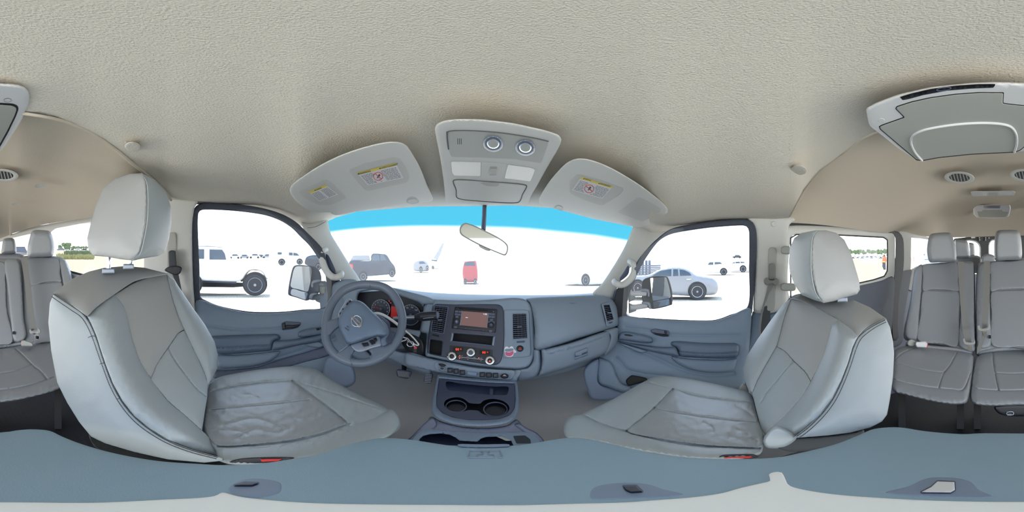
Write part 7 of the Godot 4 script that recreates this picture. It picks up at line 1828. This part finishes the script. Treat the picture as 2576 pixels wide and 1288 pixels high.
	pad(b, "step_bar", M.chrome, c("W", [326, 612, 500, 598, 502, 612, 330, 632]), bd, {"sm": false, "rc": 1.0, "off": 0.3, "b": 0.03, "r": 1.0, "th": 0.1})
	pad(b, "tail_light", M.red, c("W", [190, 516, 212, 518, 214, 548, 194, 552]), bd, {"sm": false, "rc": 1.0, "off": 0.15, "th": 0.1})
	pad(b, "canopy", M.paint_grey, c("W", [190, 490, 215, 448, 340, 446, 350, 490]), bd, {"sm": false, "rc": 2.0, "off": -0.1, "b": 0.05, "r": 2.0, "th": 1.4})
	car("car", "small pale grey car parked further off, right of the black pickup", "", c("W", [690, 545, 695, 510, 720, 490, 770, 484, 800, 502, 816, 535, 812, 566, 760, 575, 700, 568]), M.paint_silver, [c("W", [735, 498, 765, 494, 792, 512, 738, 516])], [[820 + 750 / 3.1415, 500 + 562 / 3.1415, 3.6, 7.0], [820 + 800 / 3.1415, 500 + 552 / 3.1415, 3.0, 6.4]], M.alloy)
	var vn := car("van", "white van with raised tailgate in the middle of the windscreen", "", c("W", [826, 500, 880, 488, 892, 500, 892, 545, 860, 552, 830, 545]), M.paint_white, [c("W", [834, 480, 880, 484, 876, 496, 834, 490])], [[820 + 845 / 3.1415, 500 + 544 / 3.1415, 2.6, 3.8]], M.alloy)
	pad(vn, "tailgate", M.paint_silver, c("W", [850, 470, 920, 350, 934, 352, 905, 440, 880, 486]), D([gd(1089, 677)]), {"sm": false, "rc": 1.0, "th": 0.1})
	var rc := car("car", "red car seen through the glare in the middle of the windscreen", "", c("W", [1080, 560, 1088, 520, 1100, 494, 1180, 488, 1192, 520, 1200, 600, 1196, 650, 1180, 658, 1100, 656, 1082, 620]), M.paint_red, [c("W", [1092, 516, 1110, 500, 1172, 498, 1180, 530, 1092, 530])], [[820 + 1100 / 3.1415, 500 + 655 / 3.1415, 3.6, 6.5], [820 + 1180 / 3.1415, 500 + 655 / 3.1415, 3.6, 6.5]], M.alloy)
	rc.set_meta("label", "red car seen through the glare in the middle of the windscreen")
	car("car", "white car with only its wheel showing at the right of the windscreen", "", c("W", [1880, 640, 1900, 560, 1960, 500, 2100, 490, 2260, 520, 2300, 600, 2290, 660, 2090, 680, 2010, 680, 1900, 660]), M.paint_white, [], [[820 + 2052 / 3.1415, 500 + 645 / 3.1415, 9.4, 13.6]], M.alloy)
	# beyond the passenger's window
	var sd := car("car", "silver saloon car parked beyond the passenger's door mirror", "", c("T", [60, 760, 70, 700, 130, 670, 350, 652, 480, 588, 600, 560, 700, 552, 800, 568, 880, 606, 940, 652, 1150, 690, 1210, 750, 1222, 840, 1180, 895, 1060, 905, 900, 915, 650, 900, 240, 885, 100, 880, 60, 840]), M.paint_silver,
		[c("T", [402, 660, 500, 602, 640, 580, 638, 668, 500, 672]), c("T", [662, 582, 720, 582, 728, 664, 658, 668]), c("T", [740, 584, 800, 592, 862, 622, 890, 660, 745, 664])], [[1560 + 962 / 4.953, 560 + 862 / 4.953, 20.4, 20.4], [1560 + 220 / 4.953, 560 + 815 / 4.953, 14.5, 17.5]], M.alloy)
	pad(sd, "door_handle", M.chrome, c("T", [825, 700, 890, 700, 888, 712, 828, 714]), D([gd(1754, 754.5)]), {"sm": false, "rc": 1.0, "off": 0.13, "b": 0.02, "r": 0.8, "th": 0.03})
	car("car", "white estate car beyond and right of the silver saloon", "", c("T", [1030, 560, 1040, 530, 1090, 494, 1180, 484, 1260, 486, 1300, 510, 1345, 520, 1410, 560, 1400, 612, 1250, 625, 1100, 615]), M.paint_white, [c("T", [1092, 526, 1112, 496, 1160, 492, 1160, 526]), c("T", [1178, 492, 1245, 492, 1272, 514, 1178, 522])], [[1560 + 1290 / 4.953, 560 + 615 / 4.953, 7.8, 8.2]], M.alloy)
	car("car", "white hatchback at the right edge of the passenger's window", "", c("T", [1370, 545, 1385, 500, 1430, 484, 1545, 484, 1600, 520, 1690, 560, 1690, 600, 1500, 606, 1380, 600]), M.paint_white, [c("T", [1388, 508, 1430, 490, 1430, 508]), c("T", [1438, 488, 1490, 486, 1492, 506, 1438, 508]), c("T", [1500, 486, 1540, 488, 1556, 502, 1500, 504])], [[1560 + 1532 / 4.953, 560 + 580 / 4.953, 7.2, 8.0]], M.alloy)
	small_car(1854.0, 650.0, 22.0, M.paint_dark, "distant dark green car in the upper right of the passenger's window", "")
	var tr := thing("trailer", "dark slatted trailer at the left of the passenger's window", "trailer", P(1625, 690, 40.0))
	for i in 6:
		pad(tr, "side_board", M.wood_wall, PackedVector2Array([Vector2(1590, 668 + i * 4.4), Vector2(1662, 666 + i * 4.4), Vector2(1662, 669.6 + i * 4.4), Vector2(1590, 671.6 + i * 4.4)]), D([40.0]), {"sm": false, "rc": 0.0, "th": 0.1})
	for x in [1606.0, 1614.0, 1623.0, 1631.0]:
		pad(tr, "upright", M.paint_blue, quadp(x, 655.0, x + 6.0, 692.0), D([40.15]), {"sm": false, "rc": 0.0, "th": 0.2})
	# beyond the sliding door: rows of cars, trees, a person and a van
	var cols := ["paint_white", "paint_dark", "paint_silver", "paint_blue", "paint_white", "paint_grey", "paint_white", "paint_dark", "paint_silver"]
	var words := ["white", "dark", "silver", "blue", "second white", "grey", "third white", "second dark", "second silver"]
	var ordinal := ["first", "second", "third", "fourth", "fifth", "sixth", "seventh", "eighth", "ninth", "tenth"]
	for i in 9:
		small_car(2134.0 + i * 11.6, 651.0 + (i % 2) * 0.5, 11.0, M[cols[i]], "%s distant car, %s from the left of the front row, sliding door window" % [words[i], ordinal[i]], "distant cars in the sliding door window")
	for i in 10:
		small_car(2128.0 + i * 10.6, 647.6, 9.6, M[cols[(i * 4 + 1) % 9]], "far small %s car, %s from the left of the back row, sliding door window" % [words[(i * 4 + 1) % 9].replace("second ", "").replace("third ", ""), ordinal[i]], "back row of cars in the sliding door window")
	for i in 10:
		tree("dull green tree, %s from the left of the treeline in the sliding door window" % ordinal[i], "treeline in the sliding door window", 2128.0 + i * 11.4, 643.0, 628.0 - (i * 7 % 4) * 0.8, 13.0, 360.0 + (i % 2) * 40.0, M.leaf)
	build_person()
	var wv := thing("van", "tall white van behind the quarter window beside the right rear seats", "van", P(2330, 686, 46.0))
	var wd := D([46.0])
	pad(wv, "body", M.paint_white, c("U", [1492, 640, 1500, 480, 1520, 350, 1560, 320, 1620, 304, 1760, 300, 2100, 300, 2150, 500, 2150, 860, 1600, 870, 1510, 860]), wd, {"sm": false, "rc": 3.0, "b": 0.25, "r": 4.0, "th": 1.9})
	pad(wv, "tail_light", M.red, c("U", [1484, 610, 1496, 610, 1498, 700, 1490, 700]), wd, {"sm": false, "rc": 0.5, "off": 0.05, "th": 0.1})
	pad(wv, "emblem", M.paint_grey, oval(2090 + 1680 / 7.154, 560 + 578 / 7.154, 2.0, 2.2), wd, {"off": 0.26, "th": 0.02})
	pad(wv, "door_handle", M.paint_grey, c("U", [1690, 660, 1750, 655, 1750, 668, 1692, 672]), wd, {"sm": false, "rc": 0.3, "off": 0.27, "th": 0.04})
	for x in [1560.0, 2040.0]:
		wheel(wv, 2090 + x / 7.154, 560 + 860 / 7.154, 10.5, 10.5, 46.0, 0.26, M.paint_grey, 5)
	# behind the left rear windows
	for q in [[968, 588, 488, 62, "small round tree left of the larger one behind the left rear window", "leaf"], [1085, 588, 452, 116, "largest round tree behind the left rear window", "leaf"], [1190, 586, 498, 60, "low bushy tree right of the largest one, left rear window", "leaf"]]:
		tree(q[4], "", q[0] / 6.44, 540 + q[1] / 6.44, 540 + q[2] / 6.44, q[3] / 6.44, 300.0, M[q[5]])
	for i in 9:
		tree("far low tree, %s from the left of the thin treeline, left rear window" % ordinal[i], "treeline in the left rear window", 186.0 + i * 6.4, 630.0, 617.5 + (i * 5 % 3) * 0.7, 7.0, 380.0 + (i % 2) * 40.0, M.leaf)
	var lc := [[898, 36, "paint_white", "white"], [985, 130, "paint_grey", "grey estate"], [1088, 68, "paint_white", "second white"], [1164, 76, "paint_dark", "dark"], [1258, 100, "paint_white", "third white"], [1362, 100, "paint_dark", "second dark"]]
	for q in lc:
		small_car(q[0] / 6.44, 631.0, q[1] / 6.44, M[q[2]], "distant %s car in the row behind the left rear window" % q[3], "distant cars in the left rear window")
	var bg := thing("building", "low grey roofed shed beyond the far left window", "building", P(53, 640, 120.0))
	pad(bg, "wall", M.paint_white, quadp(38, 636, 68, 644), D([120.0]), {"sm": false, "rc": 0.0, "th": 8.0})
	pad(bg, "roof", M.paint_blue, c("Q", [250, 520, 400, 518, 440, 600, 440, 618, 250, 612]), D([119.0]), {"sm": false, "rc": 0.5, "th": 9.0})
	# weeds and dry grass
	for e in [[145.0, 236.0, 645.0, 655.0, 900, "leaf_dry", 0.55, "dry yellow grass strip behind the left rear window", "dry_grass"], [165.0, 232.0, 638.0, 649.0, 700, "leaf", 0.8, "dark green weeds standing in the dry grass, left rear window", "weeds"]]:
		var mm := MultiMesh.new()
		mm.transform_format = MultiMesh.TRANSFORM_3D
		var blade := Acc.new()
		for k in 3:
			var a := k * 1.1
			var s := Vector3(cos(a), 0, sin(a)) * 0.07
			blade.add(PackedVector3Array([-s, s, Vector3(0.12 * sin(a * 3.0), 1, 0.1)]), PackedInt32Array([0, 2, 1]))
		var tmp := MeshInstance3D.new()
		tmp.name = "blade"
		add_child(tmp)
		put(tmp, blade, M[e[5]])
		mm.mesh = tmp.mesh
		remove_child(tmp)
		tmp.free()
		mm.instance_count = e[4]
		rng.seed = 5
		for i in int(e[4]):
			var x := rng.randf_range(e[0], e[1])
			var y := rng.randf_range(e[2], e[3])
			var p := P(x, y, gd(x, y))
			var s: float = e[6] * rng.randf_range(0.5, 1.3)
			mm.set_instance_transform(i, Transform3D(Basis(Vector3.UP, rng.randf() * TAU).scaled(Vector3(s * 3.0, s, s * 3.0)), p))
		var mi := MultiMeshInstance3D.new()
		mi.name = e[8]
		mi.multimesh = mm
		add_child(mi)
		tag(mi, e[7], "grass", "", "stuff")


# far cars of a few pixels: shell, glass band and two wheels
func small_car(x: float, y: float, w: float, paint: Material, label: String, group: String) -> void:
	var d := gd(x, y)
	var dd := D([d])
	var h := w * 0.4
	var t := thing("car", label, "car", P(x, y, d), group)
	var s := w * 0.5
	pad(t, "body", paint, PackedVector2Array([Vector2(x - s, y - h * 0.2), Vector2(x - s, y - h * 0.55), Vector2(x - s * 0.6, y - h * 0.6), Vector2(x - s * 0.35, y - h), Vector2(x + s * 0.45, y - h), Vector2(x + s * 0.85, y - h * 0.58), Vector2(x + s, y - h * 0.5), Vector2(x + s, y - h * 0.2)]), dd, {"sm": false, "rc": w * 0.05, "th": 1.7, "b": 0.15, "r": w * 0.04, "sp": w * 0.1})
	pad(t, "side_window", M.car_glass, PackedVector2Array([Vector2(x - s * 0.45, y - h * 0.62), Vector2(x - s * 0.28, y - h * 0.92), Vector2(x + s * 0.4, y - h * 0.92), Vector2(x + s * 0.66, y - h * 0.62)]), dd, {"sm": false, "rc": 0.0, "off": 0.17, "th": 0.02})
	for k in [-0.6, 0.62]:
		pad(t, "wheel", M.tyre, oval(x + s * k, y - h * 0.2, h * 0.22, h * 0.22, 0, 12), dd, {"off": 0.2, "th": 0.25})


# one figure as a single skin: tapered capsules joined smoothly, meshed as surface nets
func blend_mesh(ac: Acc, bones: Array, lo: Vector3, hi: Vector3, cell: float, soft: float) -> void:
	var n := Vector3i(((hi - lo) / cell).ceil()) + Vector3i.ONE
	var f := PackedFloat32Array()
	f.resize(n.x * n.y * n.z)
	for k in n.z:
		for j in n.y:
			for i in n.x:
				var p := lo + Vector3(i, j, k) * cell
				var s := 0.0
				for b in bones:
					var a: Vector3 = b[0]
					var ab: Vector3 = b[1] - a
					var t := clampf((p - a).dot(ab) / maxf(1e-6, ab.length_squared()), 0.0, 1.0)
					var dd: float = p.distance_to(a + ab * t) - lerpf(b[2], b[3], t)
					s += exp(-dd / soft)
				f[i + n.x * (j + n.y * k)] = -soft * log(maxf(s, 1e-30))
	var id := {}
	var vs := PackedVector3Array()
	var tr := PackedInt32Array()
	for k in n.z - 1:
		for j in n.y - 1:
			for i in n.x - 1:
				var sum := Vector3.ZERO
				var cnt := 0
				for e in [[0, 1], [2, 3], [4, 5], [6, 7], [0, 2], [1, 3], [4, 6], [5, 7], [0, 4], [1, 5], [2, 6], [3, 7]]:
					var a: int = e[0]
					var b: int = e[1]
					var pa := Vector3i(i + (a & 1), j + ((a >> 1) & 1), k + (a >> 2))
					var pb := Vector3i(i + (b & 1), j + ((b >> 1) & 1), k + (b >> 2))
					var fa := f[pa.x + n.x * (pa.y + n.y * pa.z)]
					var fb := f[pb.x + n.x * (pb.y + n.y * pb.z)]
					if (fa < 0.0) != (fb < 0.0):
						sum += Vector3(pa).lerp(Vector3(pb), fa / (fa - fb))
						cnt += 1
				if cnt:
					id[Vector3i(i, j, k)] = vs.size()
					vs.append(lo + sum / cnt * cell)
	for key in id:
		var fa := f[key.x + n.x * (key.y + n.y * key.z)]
		for ax in 3:
			var u := Vector3i.ZERO
			var v := Vector3i.ZERO
			var w := Vector3i.ZERO
			w[ax] = 1
			u[(ax + 1) % 3] = 1
			v[(ax + 2) % 3] = 1
			var q: Vector3i = key + w
			if q.x >= n.x or q.y >= n.y or q.z >= n.z:
				continue
			var fb := f[q.x + n.x * (q.y + n.y * q.z)]
			if (fa < 0.0) == (fb < 0.0) or not (id.has(key - u) and id.has(key - v) and id.has(key - u - v)):
				continue
			var a: int = id[key - u - v]
			var b: int = id[key - v]
			var e: int = id[key]
			var g: int = id[key - u]
			if fa < 0.0:
				tr.append_array(PackedInt32Array([a, e, b, a, g, e]))
			else:
				tr.append_array(PackedInt32Array([a, b, e, a, e, g]))
	ac.add(vs, tr)


func build_person() -> void:
	var x := 2090 + 960 / 7.154
	var y := 560 + 862 / 7.154
	var d := gd(x, y)
	var o := P(x, y, d)
	var t := thing("person", "person in orange vest and dark trousers walking beyond the sliding door", "person", o)
	var k := ((y - 641.0) / F * d) / 1.76
	var B := func(ax, ay, az, bx, by, bz, r0, r1): return [o + Vector3(ax, ay, az) * k, o + Vector3(bx, by, bz) * k, r0 * k, r1 * k]
	var bones := [B.call(-0.02, 0.95, 0, 0.02, 1.12, 0, 0.14, 0.13), B.call(0.02, 1.12, 0, 0.03, 1.38, 0, 0.13, 0.15), B.call(0.03, 1.42, 0, 0.02, 1.52, 0, 0.06, 0.055), B.call(0.0, 1.6, 0, 0.0, 1.66, 0, 0.095, 0.1),
		B.call(-0.06, 0.92, 0.06, -0.14, 0.5, 0.05, 0.1, 0.065), B.call(-0.14, 0.5, 0.05, -0.02, 0.08, 0.06, 0.062, 0.045), B.call(0.0, 0.05, 0.06, -0.16, 0.04, 0.06, 0.045, 0.035),
		B.call(0.05, 0.92, -0.06, 0.1, 0.5, -0.06, 0.1, 0.065), B.call(0.1, 0.5, -0.06, 0.16, 0.09, -0.06, 0.062, 0.045), B.call(0.17, 0.05, -0.06, 0.02, 0.04, -0.06, 0.045, 0.035),
		B.call(0.04, 1.4, 0.17, 0.1, 1.14, 0.22, 0.055, 0.045), B.call(0.1, 1.14, 0.22, 0.0, 0.9, 0.2, 0.042, 0.032), B.call(0.04, 1.4, -0.17, -0.02, 1.14, -0.22, 0.055, 0.045), B.call(-0.02, 1.14, -0.22, -0.12, 0.95, -0.2, 0.042, 0.032)]
	var ac := Acc.new()
	blend_mesh(ac, bones, o + Vector3(-0.45, -0.02, -0.45) * k, o + Vector3(0.45, 1.82, 0.45) * k, 0.032 * k, 0.02 * k)
	commit(t, "body", ac, M.skin)
	ac = Acc.new()
	blend_mesh(ac, [B.call(-0.02, 0.9, 0, 0.02, 1.12, 0, 0.19, 0.165), B.call(0.02, 1.12, 0, 0.03, 1.36, 0, 0.17, 0.18), B.call(0.04, 1.4, 0.16, 0.09, 1.16, 0.22, 0.075, 0.07), B.call(0.04, 1.4, -0.16, -0.01, 1.16, -0.22, 0.075, 0.07)], o + Vector3(-0.45, 0.6, -0.45) * k, o + Vector3(0.45, 1.62, 0.45) * k, 0.032 * k, 0.02 * k)
	commit(t, "vest", ac, M.vest)
	ac = Acc.new()
	blend_mesh(ac, [B.call(-0.02, 0.84, 0, 0.0, 0.92, 0, 0.17, 0.17), B.call(-0.06, 0.9, 0.06, -0.14, 0.5, 0.05, 0.12, 0.085), B.call(-0.14, 0.5, 0.05, -0.03, 0.12, 0.06, 0.082, 0.065), B.call(0.05, 0.9, -0.06, 0.1, 0.5, -0.06, 0.12, 0.085), B.call(0.1, 0.5, -0.06, 0.155, 0.12, -0.06, 0.082, 0.065)], o + Vector3(-0.45, -0.02, -0.45) * k, o + Vector3(0.45, 1.16, 0.45) * k, 0.032 * k, 0.02 * k)
	commit(t, "trousers", ac, M.trousers)
	ac = Acc.new()
	blend_mesh(ac, [B.call(0.02, 1.64, 0, 0.0, 1.7, 0, 0.1, 0.095)], o + Vector3(-0.2, 1.4, -0.2) * k, o + Vector3(0.2, 1.86, 0.2) * k, 0.025 * k, 0.02 * k)
	commit(t, "hair", ac, M.black)
	tube(t, "reflective_stripe", M.hi_vis, on(oval(x, y - 0.98 * k / d * F, 0.19 * k / d * F, 0.6, 0, 16), D([d - 0.19 * k])), 0.03 * k, true, 6)


func build_details() -> void:
	# door mirrors outside
	var ld := D([735, 700, 3.16, 805, 700, 3.12, 760, 670, 3.14])
	var m := thing("door_mirror", "driver's double armed tow mirror outside the left window", "mirror", P(770, 750, 3.14), "tow mirrors on the doors")
	var lg := D([730, 700, 3.14, 785, 700, 3.075, 757, 740, 3.107])
	pad(m, "shell", M.plastic_dark, c("V", [1034, 880, 1048, 780, 1075, 650, 1100, 595, 1150, 582, 1290, 590, 1340, 600, 1390, 640, 1412, 690, 1420, 760, 1400, 830, 1390, 905, 1270, 990, 1235, 994, 1130, 960, 1040, 930]), ld, {"b": 0.02, "r": 6.0, "th": 0.12})
	pad(m, "mirror_glass", M.mirror, c("V", [1062, 820, 1080, 720, 1100, 640, 1125, 602, 1180, 597, 1285, 602, 1305, 640, 1298, 740, 1275, 850, 1255, 890, 1160, 866, 1080, 845]), lg, {"off": 0.0, "th": 0.003})
	pad(m, "wide_glass", M.mirror, c("V", [1072, 870, 1100, 860, 1180, 885, 1258, 905, 1250, 950, 1230, 982, 1150, 955, 1070, 925]), lg, {"off": 0.0, "th": 0.003})
	for e in [[c("V", [1300, 840, 1305, 780, 1330, 756, 1400, 752, 1415, 770, 1370, 785, 1330, 800, 1325, 840])], [c("V", [1278, 975, 1285, 925, 1310, 905, 1380, 905, 1385, 918, 1330, 940, 1310, 985])]]:
		pad(m, "arm_end", M.silver, e[0], ld, {"off": 0.05, "b": 0.012, "r": 3.0, "th": 0.06})
	tube(m, "arm", M.silver, on(c("V", [1330, 800, 1400, 800, 1460, 800]), ld, 0.0), 0.016)
	tube(m, "arm", M.silver, on(c("V", [1310, 955, 1400, 950, 1460, 945]), ld, 0.0), 0.016)
	pad(m, "mount", M.grey_plastic, c("V", [1362, 820, 1380, 780, 1470, 778, 1470, 1050, 1350, 1000, 1345, 960, 1400, 930, 1410, 900, 1375, 880]), ld, {"sm": false, "rc": 3.0, "off": -0.02, "b": 0.02, "r": 4.0, "th": 0.06})
	var rd := D([1610, 720, 3.1, 1690, 720, 3.12, 1650, 770, 3.1])
	m = thing("door_mirror", "passenger's double armed tow mirror outside the right window", "mirror", P(1650, 775, 3.1), "tow mirrors on the doors")
	var rg := D([1635, 720, 3.02, 1690, 720, 3.075, 1660, 760, 3.047])
	pad(m, "shell", M.plastic_black, c("T", [262, 830, 268, 740, 300, 700, 360, 678, 420, 664, 560, 662, 596, 676, 620, 740, 650, 850, 655, 960, 648, 1025, 620, 1030, 560, 1050, 470, 1070, 410, 1080, 380, 1070, 290, 1050, 275, 960]), rd, {"sm": false, "rc": 4.0, "b": 0.02, "r": 6.0, "th": 0.12})
	pad(m, "mirror_glass", M.mirror, c("T", [374, 690, 560, 678, 580, 690, 612, 800, 632, 920, 620, 940, 500, 960, 408, 975, 390, 860]), rg, {"sm": false, "rc": 3.0, "off": 0.0, "th": 0.003})
	pad(m, "wide_glass", M.mirror, c("T", [410, 988, 500, 970, 612, 950, 618, 1020, 560, 1035, 420, 1066]), rg, {"sm": false, "rc": 3.0, "off": 0.0, "th": 0.003})
	for e in [[c("T", [262, 830, 300, 822, 352, 830, 370, 860, 372, 920, 345, 920, 335, 870, 262, 856])], [c("T", [268, 990, 300, 982, 350, 984, 378, 1005, 388, 1070, 360, 1070, 345, 1030, 275, 1010])]]:
		pad(m, "arm_end", M.silver, e[0], rd, {"off": 0.05, "b": 0.012, "r": 3.0, "th": 0.06})
	tube(m, "arm", M.white_plastic, on(c("T", [120, 890, 200, 885, 320, 880]), rd, 0.03), 0.014)
	tube(m, "arm", M.white_plastic, on(c("T", [120, 1060, 200, 1052, 330, 1032]), rd, 0.03), 0.014)
	pad(m, "mount", M.grey_plastic, c("T", [104, 830, 185, 870, 190, 960, 130, 980, 110, 1000, 190, 1035, 205, 1100, 106, 1135]), rd, {"sm": false, "rc": 3.0, "off": 0.0, "b": 0.02, "r": 4.0, "th": 0.06})
	# pedals
	for q in [[c("L", [165, 80, 175, 45, 200, 38, 340, 62, 352, 85, 320, 145, 290, 155, 180, 128]), D([2.98]), "brake pedal with ribbed rubber pad under the steering wheel", "brake_pedal", 9], [c("L", [500, 110, 520, 82, 590, 88, 598, 100, 578, 195, 560, 208, 490, 195, 485, 160]), D([2.9]), "slim ribbed accelerator pedal left of the floor console", "accelerator_pedal", 6]]:
		var p := thing(q[3], q[2], "pedal", P(q[0][0].x, q[0][0].y, q[1].at(0, 0)))
		pad(p, "pedal_pad", M.plastic_dark, q[0], q[1], {"sm": false, "rc": 3.0, "b": 0.012, "r": 3.0, "th": 0.03})
		var lo: Vector2 = q[0][0]
		var hi: Vector2 = q[0][0]
		for v in q[0]:
			lo = lo.min(v)
			hi = hi.max(v)
		for i in q[4]:
			var t: float = (i + 1.0) / (q[4] + 1.0)
			if q[4] == 9:
				seam(p, "rib", M.metal, PackedVector2Array([Vector2(lerpf(lo.x + 2, hi.x - 8, t), lo.y + 4.5 + t * 3.0), Vector2(lerpf(lo.x + 5, hi.x - 5, t), hi.y - 7.5 + t * 4.0)]), q[1], 0.0022, 0.013)
			else:
				seam(p, "rib", M.metal, PackedVector2Array([Vector2(lo.x + 5 - t * 3.0, lerpf(lo.y, hi.y, t)), Vector2(hi.x - 3 - t * 3.0, lerpf(lo.y + 1, hi.y + 1, t))]), q[1], 0.0022, 0.013)
		tube(p, "pedal_arm", M.black, [P((lo.x + hi.x) * 0.5, lo.y + 4, q[1].at(0, 0) + 0.02), P((lo.x + hi.x) * 0.5 + 2, lo.y - 40, 3.05)], 0.012)
